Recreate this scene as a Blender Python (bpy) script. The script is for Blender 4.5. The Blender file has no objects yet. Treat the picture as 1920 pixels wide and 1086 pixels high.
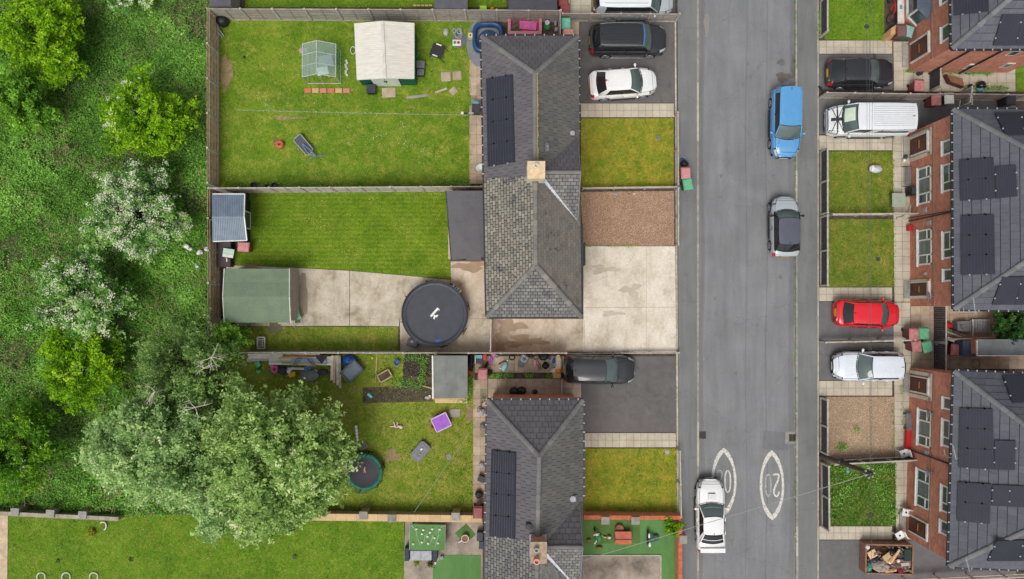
import bpy, math, random
import numpy as np
from mathutils import Vector, Matrix
random.seed(7); rng = np.random.default_rng(7)
scene = bpy.context.scene
COL = scene.collection
R = math.radians

# ---------------- camera, sky, sun, exposure ----------------
CAM_H = 46.0; FPX = 1380.0; TILT = math.atan(32.0/FPX)
cam_data = bpy.data.cameras.new("camera"); cam = bpy.data.objects.new("camera", cam_data); COL.objects.link(cam)
cam_data.sensor_width = 36.0; cam_data.lens = FPX/1920*36.0; cam_data.clip_end = 2000; cam_data.clip_start = .5
cam.location = (0, 0, CAM_H); cam.rotation_euler = (TILT, 0, 0); scene.camera = cam
world = bpy.data.worlds.new("World"); scene.world = world; world.use_nodes = True
wn = world.node_tree; wn.nodes.clear()
SUN_EL, SUN_AZ = R(62), R(200)
sky = wn.nodes.new("ShaderNodeTexSky"); sky.sky_type = 'NISHITA'; sky.sun_disc = False
sky.sun_elevation = SUN_EL; sky.sun_rotation = SUN_AZ; sky.air_density = 1.0; sky.dust_density = 4.0; sky.ozone_density = .6
hs = wn.nodes.new("ShaderNodeHueSaturation"); hs.inputs['Saturation'].default_value = .22
bg = wn.nodes.new("ShaderNodeBackground"); bg.inputs['Strength'].default_value = .12
wo = wn.nodes.new("ShaderNodeOutputWorld")
wn.links.new(sky.outputs[0], hs.inputs['Color']); wn.links.new(hs.outputs[0], bg.inputs['Color']); wn.links.new(bg.outputs[0], wo.inputs['Surface'])
sd = bpy.data.lights.new("sun", 'SUN'); sd.energy = 1.75; sd.angle = R(30); sd.color = (1, .97, .93)
sun = bpy.data.objects.new("sun", sd); COL.objects.link(sun)
sun.rotation_euler = (R(90)-SUN_EL, 0, R(180)-SUN_AZ)
vs = scene.view_settings; vs.view_transform = 'Standard'; vs.look = 'None'; vs.gamma = 1; vs.use_curve_mapping = False; vs.exposure = 0.0
EXPO = 1.0

# ---------------- picture-to-place tape measure ----------------
def ray(px, py):
    d = Vector(((px-960)/FPX, -(py-543)/FPX, -1.0)); c, s = math.cos(TILT), math.sin(TILT)
    return Vector((d.x, d.y*c - d.z*s, d.y*s + d.z*c))
def P(px, py, z=0.0):
    d = ray(px, py); k = (z-CAM_H)/d.z
    return Vector((d.x*k, d.y*k, z))
def onplane(px, py, p0, n):
    d = ray(px, py); c = Vector((0, 0, CAM_H)); k = (Vector(p0)-c).dot(n)/d.dot(n)
    return c + d*k

# ---------------- mesh helpers ----------------
OFF = {}
class MB:
    def __init__(s): s.v = []; s.f = []; s.m = []; s.a = []
    def add(s, vs_, fs, mi=0, a=0.5):
        o = len(s.v); s.v += [tuple(v) for v in vs_]
        for f in fs: s.f.append(tuple(i+o for i in f)); s.m.append(mi); s.a.append(a)
        return s
    def box(s, c, sz, rz=0, mi=0, a=.5, M=None):
        x, y, z = sz[0]/2, sz[1]/2, sz[2]/2; vs_ = []
        co, si = math.cos(rz), math.sin(rz)
        for dz in (-z, z):
            for dx, dy in ((-x, -y), (x, -y), (x, y), (-x, y)):
                p = Vector((c[0]+dx*co-dy*si, c[1]+dx*si+dy*co, c[2]+dz))
                vs_.append(M @ p if M else p)
        return s.add(vs_, [(3, 2, 1, 0), (4, 5, 6, 7), (0, 1, 5, 4), (1, 2, 6, 5), (2, 3, 7, 6), (3, 0, 4, 7)], mi, a)
    def hexa(s, b, t, mi=0, a=.5):
        return s.add(list(b)+list(t), [(3, 2, 1, 0), (4, 5, 6, 7), (0, 1, 5, 4), (1, 2, 6, 5), (2, 3, 7, 6), (3, 0, 4, 7)], mi, a)
    def prism(s, poly, z0, z1, mi=0, a=.5):
        n = len(poly); ar = sum(poly[i][0]*poly[(i+1) % n][1]-poly[(i+1) % n][0]*poly[i][1] for i in range(n))
        if ar < 0: poly = poly[::-1]
        vs_ = [(p[0], p[1], z0) for p in poly]+[(p[0], p[1], z1) for p in poly]
        return s.add(vs_, [tuple(range(n-1, -1, -1)), tuple(range(n, 2*n))]+[(i, (i+1) % n, n+(i+1) % n, n+i) for i in range(n)], mi, a)
    def tube(s, pts, r, n=6, mi=0, a=.5, closed=False):
        pts = [Vector(p) for p in pts]; rs = r if isinstance(r, (list, tuple)) else [r]*len(pts)
        rings = []; N = len(pts)
        for i, p in enumerate(pts):
            if closed: d = pts[(i+1) % N]-pts[i-1]
            else: d = pts[min(i+1, N-1)]-pts[max(i-1, 0)]
            d = d.normalized() if d.length > 1e-6 else Vector((0, 0, 1))
            up = Vector((0, 0, 1)) if abs(d.z) < .95 else Vector((1, 0, 0))
            e = d.cross(up).normalized(); g = d.cross(e)
            rings.append([p+(e*math.cos(2*math.pi*k/n)+g*math.sin(2*math.pi*k/n))*rs[i] for k in range(n)])
        vs_ = [q for rg in rings for q in rg]; fs = []
        for i in range(N if closed else N-1):
            j = (i+1) % N
            for k in range(n): fs.append((i*n+k, j*n+k, j*n+(k+1) % n, i*n+(k+1) % n))
        if not closed: fs += [tuple(range(n)), tuple(range((N-1)*n+n-1, (N-1)*n-1, -1))]
        return s.add(vs_, fs, mi, a)
    def lathe(s, c, prof, n=20, mi=0, a=.5, M=None, sx=1, sy=1):
        vs_ = []; fs = []; m = len(prof)
        for r, z in prof:
            for k in range(n):
                t = 2*math.pi*k/n; p = Vector((r*math.cos(t)*sx, r*math.sin(t)*sy, z))
                p = (M @ p) if M else p
                vs_.append(p+Vector(c))
        for i in range(m-1):
            for k in range(n): fs.append((i*n+k, i*n+(k+1) % n, (i+1)*n+(k+1) % n, (i+1)*n+k))
        if prof[0][0] > 1e-4: fs.append(tuple(range(n-1, -1, -1)))
        if prof[-1][0] > 1e-4: fs.append(tuple(range((m-1)*n, m*n)))
        return s.add(vs_, fs, mi, a)
    def ball(s, c, r, n=12, mi=0, a=.5, jit=0):
        r = r if isinstance(r, (list, tuple)) else (r, r, r); m = n//2+1; vs_ = []; fs = []
        for i in range(m+1):
            ph = math.pi*i/m-math.pi/2
            for k in range(n):
                t = 2*math.pi*k/n; j = 1+random.uniform(-jit, jit)
                vs_.append((c[0]+r[0]*math.cos(ph)*math.cos(t)*j, c[1]+r[1]*math.cos(ph)*math.sin(t)*j, c[2]+r[2]*math.sin(ph)*j))
        for i in range(m):
            for k in range(n): fs.append((i*n+k, i*n+(k+1) % n, (i+1)*n+(k+1) % n, (i+1)*n+k))
        return s.add(vs_, fs, mi, a)
    def grid(s, fn, nu, nv, mi=0, a=.5):
        vs_ = [fn(i/nu, j/nv) for j in range(nv+1) for i in range(nu+1)]
        return s.add(vs_, [(j*(nu+1)+i, j*(nu+1)+i+1, (j+1)*(nu+1)+i+1, (j+1)*(nu+1)+i) for j in range(nv) for i in range(nu)], mi, a)
    def bar(s, p, q, w, h, mi=0, a=.5):
        p, q = Vector(p), Vector(q); d = (q-p).normalized(); up = Vector((0, 0, 1)) if abs(d.z) < .95 else Vector((1, 0, 0))
        e = d.cross(up).normalized()*w/2; g = e.cross(d).normalized()*h/2
        b = [p-e-g, p+e-g, p+e+g, p-e+g]; t = [q-e-g, q+e-g, q+e+g, q-e+g]
        return s.add(b+t, [(3, 2, 1, 0), (4, 5, 6, 7), (0, 1, 5, 4), (1, 2, 6, 5), (2, 3, 7, 6), (3, 0, 4, 7)], mi, a)
    def mesh(s, name, mats, smooth=False, off=None):
        me = bpy.data.meshes.new(name)
        o = off or Vector((0, 0, 0))
        me.from_pydata([(v[0]-o[0], v[1]-o[1], v[2]-o[2]) for v in s.v], [], s.f)
        for m in (mats if isinstance(mats, (list, tuple)) else [mats]): me.materials.append(m)
        me.polygons.foreach_set('material_index', s.m)
        at = me.attributes.new('rnd', 'FLOAT', 'FACE'); at.data.foreach_set('value', s.a)
        if smooth: me.polygons.foreach_set('use_smooth', [True]*len(s.f))
        me.update(); return me
    def build(s, name, mats, parent=None, smooth=False, kind=None, label=None):
        off = OFF.get(parent.name) if parent is not None else None
        o = bpy.data.objects.new(name, s.mesh(name, mats, smooth, off)); COL.objects.link(o)
        if parent is not None:
            o.parent = parent
            if off is not None: OFF[o.name] = off
        if kind: o['kind'] = kind
        if label: o['label'] = label
        return o
def inst(name, me, parent, loc, rz=0, sc=None, kind=None):
    o = bpy.data.objects.new(name, me); COL.objects.link(o)
    off = (OFF.get(parent.name) if parent is not None else None) or Vector((0, 0, 0))
    if parent is not None: o.parent = parent
    o.location = Vector(loc)-off; o.rotation_euler = (0, 0, rz)
    if sc: o.scale = sc
    if kind: o['kind'] = kind
    return o
def thing(name, label, cat, loc=(0, 0, 0), rz=0, group=None, world=False):
    o = bpy.data.objects.new(name, None); COL.objects.link(o); o.empty_display_size = .3
    o.location = loc; o.rotation_euler = (0, 0, rz); o['label'] = label; o['category'] = cat
    if group: o['group'] = group
    if world: OFF[o.name] = Vector(loc)
    return o
def tag(o, label, cat, group=None):
    o['label'] = label; o['category'] = cat
    if group: o['group'] = group
    return o
def recentre(o, c):
    # put a one-mesh thing's origin at its base
    c = Vector(c)
    o.data.transform(Matrix.Translation(-c)); o.location = c; return o
def solo(name, mb, mats, label, cat, base, smooth=False, group=None):
    o = mb.build(name, mats, None, smooth); recentre(o, base); return tag(o, label, cat, group)
def copy_thing(root, loc, rz, label=None, group=None, swap=None):
    def cp(o, par):
        c = o.copy(); COL.objects.link(c)
        if par is not None: c.parent = par
        if swap and c.type == 'MESH' and c.name.split('.')[0] in swap:
            c.data = c.data.copy(); c.data.materials[0] = swap[c.name.split('.')[0]]
        for ch in o.children: cp(ch, c)
        return c
    r = cp(root, None); r.location = loc; r.rotation_euler = (0, 0, rz)
    if label: r['label'] = label
    if group: r['group'] = group
    return r
def np_obj(name, verts, faces, mat, rnd=None, parent=None, kind='stuff', smooth=False):
    me = bpy.data.meshes.new(name); nv = len(verts); nf, k = faces.shape
    off = (OFF.get(parent.name) if parent is not None else None)
    if off is not None: verts = verts-np.array(off)
    me.vertices.add(nv); me.vertices.foreach_set('co', np.ascontiguousarray(verts, dtype=np.float32).ravel())
    me.loops.add(nf*k); me.loops.foreach_set('vertex_index', faces.astype(np.int32).ravel())
    me.polygons.add(nf); me.polygons.foreach_set('loop_start', np.arange(0, nf*k, k, dtype=np.int32))
    me.update(calc_edges=True); me.materials.append(mat)
    if rnd is not None:
        at = me.attributes.new('rnd', 'FLOAT', 'FACE'); at.data.foreach_set('value', rnd.astype(np.float32))
    o = bpy.data.objects.new(name, me); COL.objects.link(o)
    if parent is not None: o.parent = parent
    if kind: o['kind'] = kind
    return o

# ---------------- colours and materials ----------------
def lin(v):
    v /= 255.0
    return v/12.92 if v <= .04045 else ((v+.055)/1.055)**2.4
ALB = 1.04   # how a white card laid flat reads under this sky
def S(r, g, b, k=1.0):
    return tuple(min(.85, lin(c)*k/ALB) for c in (r, g, b))
MATS = {}
def nt(name):
    m = bpy.data.materials.new(name); m.use_nodes = True; t = m.node_tree; t.nodes.clear()
    out = t.nodes.new('ShaderNodeOutputMaterial'); b = t.nodes.new('ShaderNodeBsdfPrincipled'); t.links.new(b.outputs[0], out.inputs[0])
    return m, t, b
def noise(t, vec, scale, detail=5, rough=.6, dist=0):
    n = t.nodes.new('ShaderNodeTexNoise'); n.inputs['Scale'].default_value = scale; n.inputs['Detail'].default_value = detail
    n.inputs['Roughness'].default_value = rough; n.inputs['Distortion'].default_value = dist
    t.links.new(vec, n.inputs['Vector']); return n.outputs['Fac']
def ramp(t, fac, stops):
    r = t.nodes.new('ShaderNodeValToRGB'); e = r.color_ramp.elements
    while len(e) < len(stops): e.new(.5)
    for i, (p, c) in enumerate(stops):
        e[i].position = p; e[i].color = (*c, 1) if len(c) == 3 else c
    t.links.new(fac, r.inputs['Fac']); return r.outputs['Color']
def mixc(t, fac, a, b, mode='MIX'):
    m = t.nodes.new('ShaderNodeMix'); m.data_type = 'RGBA'; m.blend_type = mode
    for sock, v in ((m.inputs[0], fac), (m.inputs[6], a), (m.inputs[7], b)):
        if isinstance(v, (int, float)): sock.default_value = v
        elif isinstance(v, (tuple, list)): sock.default_value = (*v[:3], 1)
        else: t.links.new(v, sock)
    return m.outputs[2]
def math_(t, op, a, b=None, clamp=False):
    m = t.nodes.new('ShaderNodeMath'); m.operation = op; m.use_clamp = clamp
    for i, v in enumerate((a, b)):
        if v is None: continue
        if isinstance(v, (int, float)): m.inputs[i].default_value = v
        else: t.links.new(v, m.inputs[i])
    return m.outputs[0]
def pos(t, sc=(1, 1, 1)):
    g = t.nodes.new('ShaderNodeNewGeometry'); v = t.nodes.new('ShaderNodeVectorMath'); v.operation = 'MULTIPLY'
    v.inputs[1].default_value = sc; t.links.new(g.outputs['Position'], v.inputs[0]); return v.outputs[0]
def rndval(t):
    a = t.nodes.new('ShaderNodeAttribute'); a.attribute_name = 'rnd'
    o = t.nodes.new('ShaderNodeObjectInfo')
    return math_(t, 'FRACT', math_(t, 'ADD', a.outputs['Fac'], o.outputs['Random']))
def bump(t, b, h, dist, strength=.6):
    n = t.nodes.new('ShaderNodeBump'); n.inputs['Distance'].default_value = dist; n.inputs['Strength'].default_value = strength
    t.links.new(h, n.inputs['Height']); t.links.new(n.outputs[0], b.inputs['Normal'])
def scalec(c, k): return tuple(min(.9, x*k) for x in c)
def mat(name, c1, c2=None, scale=3.0, rough=.8, bmp=0, bscale=30, metal=0, rnd=0, stretch=(1, 1, 1), spec=.4, coat=0, grime=.12):
    """surface with two tones, fine grain, and a per-piece shift"""
    if name in MATS: return MATS[name]
    m, t, b = nt(name); c2 = c2 or scalec(c1, 1-grime); v = pos(t, stretch)
    col = mixc(t, ramp(t, noise(t, v, scale, 6, .65), [(.35, (0, 0, 0)), (.65, (1, 1, 1))]), c1, c2)
    fine = noise(t, v, scale*9, 3, .7)
    f = math_(t, 'ADD', math_(t, 'MULTIPLY', fine, .3), .85)
    if rnd: f = math_(t, 'MULTIPLY', f, math_(t, 'ADD', math_(t, 'MULTIPLY', rndval(t), rnd*2), 1-rnd))
    cb = t.nodes.new('ShaderNodeCombineColor')
    for i in range(3): t.links.new(f, cb.inputs[i])
    col = mixc(t, 1.0, col, cb.outputs[0], 'MULTIPLY')
    t.links.new(col, b.inputs['Base Color']); b.inputs['Roughness'].default_value = rough; b.inputs['Metallic'].default_value = metal
    b.inputs['Specular IOR Level'].default_value = spec; b.inputs['Coat Weight'].default_value = coat; b.inputs['Coat Roughness'].default_value = .06
    if bmp: bump(t, b, noise(t, v, bscale, 4, .7), bmp)
    MATS[name] = m; return m
def paint(name, c, rough=.35): return mat(name, c, scalec(c, .93), 1.2, rough, coat=.7, spec=.5)
def glassy(name, c, rough=.06, spec=.7): return mat(name, c, scalec(c, .8), .8, rough, spec=spec)

def lawn_mat(name, g1, g2, yel, dry=None, stripes=None, patch=.45):
    if name in MATS: return MATS[name]
    m, t, b = nt(name); v = pos(t)
    c = mixc(t, ramp(t, noise(t, v, .42, 6, .65, .4), [(.32, (0, 0, 0)), (.68, (1, 1, 1))]), g1, g2)
    c = mixc(t, ramp(t, noise(t, v, 1.3, 7, .72, .3), [(patch, (0, 0, 0)), (patch+.24, (.85, .85, .85))]), c, yel)
    if dry: c = mixc(t, ramp(t, noise(t, pos(t, (1, 1.3, 1)), .33, 7, .75, .6), [(.6, (0, 0, 0)), (.74, (.8, .8, .8))]), c, dry)
    if stripes:
        w = t.nodes.new('ShaderNodeTexWave'); w.wave_type = 'BANDS'; w.bands_direction = 'Y'; w.inputs['Scale'].default_value = stripes
        w.inputs['Distortion'].default_value = 1.6; w.inputs['Detail'].default_value = 3; w.inputs['Detail Scale'].default_value = .8; t.links.new(v, w.inputs['Vector'])
        c = mixc(t, math_(t, 'MULTIPLY', w.outputs['Fac'], .42), c, scalec(g1, .72))
    c = mixc(t, 1.0, c, ramp(t, noise(t, v, 14, 6, .8), [(.25, (.5, .56, .46)), (.75, (1.6, 1.55, 1.5))]), 'MULTIPLY')
    c = mixc(t, 1.0, c, ramp(t, noise(t, v, 4, 5, .7), [(.3, (.8, .82, .8)), (.7, (1.2, 1.18, 1.2))]), 'MULTIPLY')
    t.links.new(c, b.inputs['Base Color']); b.inputs['Roughness'].default_value = .95; b.inputs['Specular IOR Level'].default_value = .1
    bump(t, b, noise(t, v, 25, 4, .8), .04); MATS[name] = m; return m
def tarmac_mat(name, c, spots=True, streak=(1, .12, 1), amt=.12):
    if name in MATS: return MATS[name]
    m, t, b = nt(name); v = pos(t)
    k = mixc(t, ramp(t, noise(t, v, .35, 6, .65, .5), [(.3, (0, 0, 0)), (.7, (1, 1, 1))]), scalec(c, 1-amt), scalec(c, 1+amt))
    k = mixc(t, 1.0, k, ramp(t, noise(t, pos(t, streak), 2.2, 4, .6), [(.3, (.87, .87, .87)), (.7, (1.1, 1.1, 1.09))]), 'MULTIPLY')
    k = mixc(t, 1.0, k, ramp(t, noise(t, v, 22, 5, .85), [(.3, (.8, .8, .8)), (.7, (1.22, 1.22, 1.22))]), 'MULTIPLY')
    if spots:
        vo = t.nodes.new('ShaderNodeTexVoronoi'); vo.inputs['Scale'].default_value = 1.1; t.links.new(v, vo.inputs['Vector'])
        k = mixc(t, ramp(t, vo.outputs['Distance'], [(.015, (.7, .7, .7)), (.05, (0, 0, 0))]), k, scalec(c, 2.1))
    # hairline cracks
    vc = t.nodes.new('ShaderNodeTexVoronoi'); vc.feature = 'DISTANCE_TO_EDGE'; vc.inputs['Scale'].default_value = .22
    dv = t.nodes.new('ShaderNodeVectorMath'); dv.operation = 'ADD'; nn = t.nodes.new('ShaderNodeTexNoise'); nn.inputs['Scale'].default_value = 1.2; nn.inputs['Detail'].default_value = 5
    t.links.new(v, nn.inputs['Vector']); t.links.new(v, dv.inputs[0]); t.links.new(nn.outputs['Color'], dv.inputs[1]); t.links.new(dv.outputs[0], vc.inputs['Vector'])
    k = mixc(t, ramp(t, vc.outputs['Distance'], [(.0, (.4, .4, .4)), (.006, (0, 0, 0))]), k, scalec(c, .55))
    t.links.new(k, b.inputs['Base Color']); b.inputs['Roughness'].default_value = .85; b.inputs['Specular IOR Level'].default_value = .3
    bump(t, b, noise(t, v, 60, 3, .8), .01); MATS[name] = m; return m
def concrete_mat(name, c1, c2, c3, scale=.8):
    if name in MATS: return MATS[name]
    m, t, b = nt(name); v = pos(t)
    k = ramp(t, noise(t, v, scale, 8, .62, .15), [(.3, c3), (.45, c2), (.6, c1), (.75, scalec(c1, 1.12))])
    k = mixc(t, 1.0, k, ramp(t, noise(t, pos(t, (1, .35, 1)), scale*2.2, 7, .7, .25), [(.34, (.84, .82, .79)), (.5, (1, 1, 1)), (.75, (1.06, 1.06, 1.06))]), 'MULTIPLY')
    k = mixc(t, 1.0, k, ramp(t, noise(t, v, 20, 4, .8), [(.3, (.86, .86, .86)), (.7, (1.12, 1.12, 1.12))]), 'MULTIPLY')
    k = mixc(t, 1.0, k, ramp(t, noise(t, v, 5, 6, .8), [(.3, (.86, .85, .83)), (.6, (1.03, 1.03, 1.03))]), 'MULTIPLY')
    vc = t.nodes.new('ShaderNodeTexVoronoi'); vc.feature = 'DISTANCE_TO_EDGE'; vc.inputs['Scale'].default_value = .3
    dv = t.nodes.new('ShaderNodeVectorMath'); dv.operation = 'ADD'; nn = t.nodes.new('ShaderNodeTexNoise'); nn.inputs['Scale'].default_value = 1.5; nn.inputs['Detail'].default_value = 6
    t.links.new(v, nn.inputs['Vector']); t.links.new(v, dv.inputs[0]); t.links.new(nn.outputs['Color'], dv.inputs[1]); t.links.new(dv.outputs[0], vc.inputs['Vector'])
    k = mixc(t, ramp(t, vc.outputs['Distance'], [(.0, (.45, .45, .45)), (.005, (0, 0, 0))]), k, scalec(c3, .6))
    t.links.new(k, b.inputs['Base Color']); b.inputs['Roughness'].default_value = .9; b.inputs['Specular IOR Level'].default_value = .25
    bump(t, b, noise(t, v, 30, 4, .7), .01); MATS[name] = m; return m
def brick_mat(name, c1, c2, mortar):
    if name in MATS: return MATS[name]
    m, t, b = nt(name); g = t.nodes.new('ShaderNodeNewGeometry'); sx = t.nodes.new('ShaderNodeSeparateXYZ'); t.links.new(g.outputs['Position'], sx.inputs[0])
    cx = t.nodes.new('ShaderNodeCombineXYZ'); t.links.new(math_(t, 'ADD', sx.outputs[0], sx.outputs[1]), cx.inputs[0]); t.links.new(sx.outputs[2], cx.inputs[1])
    br = t.nodes.new('ShaderNodeTexBrick'); br.inputs['Scale'].default_value = 1; br.inputs['Brick Width'].default_value = .225; br.inputs['Row Height'].default_value = .075
    br.inputs['Mortar Size'].default_value = .008; br.inputs['Color1'].default_value = (*c1, 1); br.inputs['Color2'].default_value = (*c2, 1); br.inputs['Mortar'].default_value = (*mortar, 1)
    br.inputs['Bias'].default_value = -.2; t.links.new(cx.outputs[0], br.inputs['Vector'])
    c = mixc(t, 1.0, br.outputs['Color'], ramp(t, noise(t, g.outputs['Position'], 1.6, 6, .75), [(.3, (.68, .66, .66)), (.7, (1.2, 1.15, 1.15))]), 'MULTIPLY')
    t.links.new(c, b.inputs['Base Color']); b.inputs['Roughness'].default_value = .9; bump(t, b, br.outputs['Fac'], -.006); MATS[name] = m; return m
def leaf_mat(name, stops, trans=.3):
    if name in MATS: return MATS[name]
    m, t, b = nt(name); a = t.nodes.new('ShaderNodeAttribute'); a.attribute_name = 'rnd'
    c = ramp(t, a.outputs['Fac'], stops)
    c = mixc(t, 1.0, c, ramp(t, noise(t, pos(t), 1.1, 4, .7), [(.3, (.75, .8, .7)), (.7, (1.25, 1.2, 1.2))]), 'MULTIPLY')
    t.links.new(c, b.inputs['Base Color']); b.inputs['Roughness'].default_value = .7; b.inputs['Specular IOR Level'].default_value = .25
    tr = t.nodes.new('ShaderNodeBsdfTranslucent'); t.links.new(c, tr.inputs['Color']); mx = t.nodes.new('ShaderNodeMixShader'); mx.inputs[0].default_value = trans
    t.links.new(b.outputs[0], mx.inputs[1]); t.links.new(tr.outputs[0], mx.inputs[2])
    out = [n for n in t.nodes if n.type == 'OUTPUT_MATERIAL'][0]; t.links.new(mx.outputs[0], out.inputs[0]); MATS[name] = m; return m
def tile_mat(name, cols, patch=None, moss=None, rough=.75):
    """roof covering: each tile has its own tone; optional weathered patches with their own outline"""
    if name in MATS: return MATS[name]
    m, t, b = nt(name); n = len(cols); v = pos(t)
    c = ramp(t, rndval(t), [(i/(max(1, n-1)), k) for i, k in enumerate(cols)])
    if patch: c = mixc(t, ramp(t, noise(t, v, patch[1], 5, .7, .5), [(patch[2], (0, 0, 0)), (patch[2]+.05, (1, 1, 1))]), c, patch[0])
    if moss: c = mixc(t, ramp(t, noise(t, v, 3.5, 7, .8), [(.55, (0, 0, 0)), (.75, (.7, .7, .7))]), c, moss)
    c = mixc(t, 1.0, c, ramp(t, noise(t, v, 16, 4, .8), [(.3, (.82, .82, .82)), (.7, (1.18, 1.18, 1.18))]), 'MULTIPLY')
    c = mixc(t, 1.0, c, ramp(t, noise(t, v, .9, 6, .7, .6), [(.3, (.86, .87, .9)), (.7, (1.13, 1.11, 1.08))]), 'MULTIPLY')
    t.links.new(c, b.inputs['Base Color']); b.inputs['Roughness'].default_value = rough; b.inputs['Specular IOR Level'].default_value = .3; MATS[name] = m; return m

M_tarmac = tarmac_mat('road_tarmac', S(127, 128, 130)); M_pave = tarmac_mat('pavement_tarmac', S(120, 121, 121))
M_drive = tarmac_mat('drive_tarmac', S(108, 107, 107), True, (1, 1, 1)); M_drivew = tarmac_mat('west_drive_tarmac', S(104, 101, 100), True, (1, 1, 1))
M_kerb = mat('kerb_concrete', S(165, 160, 150), S(135, 132, 126), 3, .9, rnd=.12); M_kerbp = mat('kerb_pale', S(196, 188, 172), S(170, 163, 150), 3, .9, rnd=.08)
M_edge = mat('edging_concrete', S(200, 190, 172), S(168, 158, 142), 3, .9, rnd=.1)
M_slab = mat('paving_slab', S(200, 191, 172), S(180, 170, 152), 1.1, .9, .004, rnd=.05); M_slabo = mat('old_paving_slab', S(192, 174, 152), S(160, 144, 124), 1.3, .9, .004, rnd=.1)
M_mortar = mat('joint_sand', S(156, 145, 122), S(124, 118, 92), 4, .95)
M_concpost = mat('concrete_post', S(196, 190, 178), S(160, 153, 142), 4, .9, .003, rnd=.06)
M_timber = mat('weathered_timber', S(176, 168, 158), S(140, 133, 124), 3, .9, .004, rnd=.16, stretch=(1, 1, 4))
M_timberb = mat('brown_timber', S(206, 184, 156), S(172, 152, 126), 3, .9, .004, rnd=.16)
M_newwood = mat('new_wood', S(205, 175, 130), S(180, 150, 108), 3, .8, rnd=.1)
M_dkpanel = mat('dark_panel', S(84, 82, 88), S(62, 60, 66), 5, .85, rnd=.1)
M_white = mat('white_plastic', S(236, 236, 232), S(214, 214, 210), 2, .4); M_whitep = mat('white_painted', S(225, 222, 214), S(196, 192, 182), 3, .7)
M_black = mat('black_plastic', S(40, 41, 45), S(28, 28, 31), 4, .5); M_dkgrey = mat('dark_grey', S(66, 68, 74), S(50, 52, 58), 4, .6)
M_grey = mat('mid_grey', S(128, 130, 134), S(104, 106, 110), 4, .6); M_lgrey = mat('light_grey', S(176, 180, 184), S(150, 154, 158), 4, .6)
M_metal = mat('galvanised', S(170, 174, 178), S(140, 144, 148), 4, .4, metal=.6); M_rubber = mat('rubber', S(44, 44, 46), S(34, 34, 36), 5, .85)
M_pink = mat('pink_plastic', S(226, 110, 170), S(200, 90, 150), 4, .5); M_red = mat('red_plastic', S(200, 40, 44), S(170, 34, 38), 4, .5)
M_blue = mat('blue_plastic', S(40, 92, 165), S(30, 72, 135), 4, .5); M_yellow = mat('yellow_plastic', S(232, 190, 50), S(210, 165, 40), 4, .5)
M_green = mat('green_plastic', S(40, 150, 80), S(34, 120, 66), 4, .5); M_orange = mat('orange_plastic', S(235, 140, 50), S(210, 115, 40), 4, .5)
M_purple = mat('purple_plastic', S(160, 90, 205), S(140, 76, 185), 4, .5); M_teal = mat('teal_plastic', S(110, 170, 190), S(90, 150, 172), 4, .5)
M_brown = mat('brown_board', S(150, 108, 76), S(122, 86, 60), 3, .85, rnd=.1); M_terra = mat('terracotta', S(196, 108, 72), S(170, 88, 58), 5, .85, rnd=.1)
M_soil = mat('soil', S(98, 86, 76), S(70, 60, 52), 3, .98, .03, 12); M_brick = brick_mat('red_brick', S(208, 126, 100), S(172, 100, 80), S(206, 182, 160))
M_brickw = brick_mat('orange_brick', S(226, 142, 106), S(200, 116, 86), S(206, 180, 156)); M_glass = glassy('window_glass', S(78, 92, 92)); M_curtain = mat('blind', S(150, 160, 158), S(120, 130, 128), 9, .8)
M_door = mat('brown_door', S(96, 50, 40), S(78, 40, 32), 5, .4); M_lead = mat('lead', S(168, 172, 176), S(140, 142, 146), 6, .6)
M_gutter = mat('black_gutter', S(48, 48, 52), S(36, 36, 38), 5, .5)

# ---------------- the ground ----------------
def vnoise(x, y, s, seed=0):
    r = np.zeros_like(x)
    for k in range(4):
        f = s*(1.9**k); a = seed*1.7+k*2.3; r += (np.sin(x*f+a+1.3*np.sin(y*f*.8+a))*np.cos(y*f*1.1-a*1.4+1.1*np.sin(x*f*.7)))*.55**k
    return r
def poly(pxs, z=0.0): return [P(x, y, z) for x, y in pxs]
def sheet(name, pxs, z, m, kind='structure', thick=.12):
    mb = MB(); mb.prism([(p.x, p.y) for p in poly(pxs, z)], z-thick, z); return mb.build(name, m, None, kind=kind)
gm = MB(); gm.box((0, 0, -.4), (400, 400, .3)); gm.build('ground', mat('far_ground', S(92, 118, 48), S(80, 96, 50), .3, .95), None, kind='structure')
sheet('soil_ground', [(-700, -500), (1268, -500), (1272, 1600), (-700, 1600)], -.03, M_soil, thick=.2)
sheet('soil_ground', [(1534, -500), (2700, -500), (2700, 1600), (1534, 1600)], -.03, M_soil, thick=.2)
sheet('road', [(1309, -500), (1493, -500), (1494, 1600), (1309, 1600)], -.1, M_tarmac, thick=.1)
pw = sheet('pavement', [(1269, -500), (1307, -500), (1307, 1600), (1274, 1600)], 0, M_pave, thick=.22)
pe = sheet('pavement', [(1495, -500), (1533, -500), (1533, 1600), (1497, 1600)], 0, M_pave, thick=.22)
def row_of(name, parent, a, b, ln, w, h, ztop, m, gap=.012, m2=None, pale=None):
    a, b = P(*a, ztop), P(*b, ztop); d = b-a; n = max(1, round(d.length/ln)); L = d.length/n; rz = math.atan2(d.y, d.x)
    me = {}
    for key, mm in (('a', m), ('b', m2 or m)):
        mb = MB(); mb.box((0, 0, -h/2), (L-gap, w, h)); me[key] = mb.mesh(name, mm)
    for i in range(n):
        c = a+d*((i+.5)/n); k = 'a'
        if pale:
            yy = 543-(c.y*math.cos(TILT)*FPX/CAM_H)  # rough row in the picture
            if any(y0 < yy < y1 for y0, y1 in pale): k = 'b'
        inst(name, me[k], parent, (c.x, c.y, ztop+random.uniform(-.004, .004)), rz+random.uniform(-.003, .003))
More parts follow.
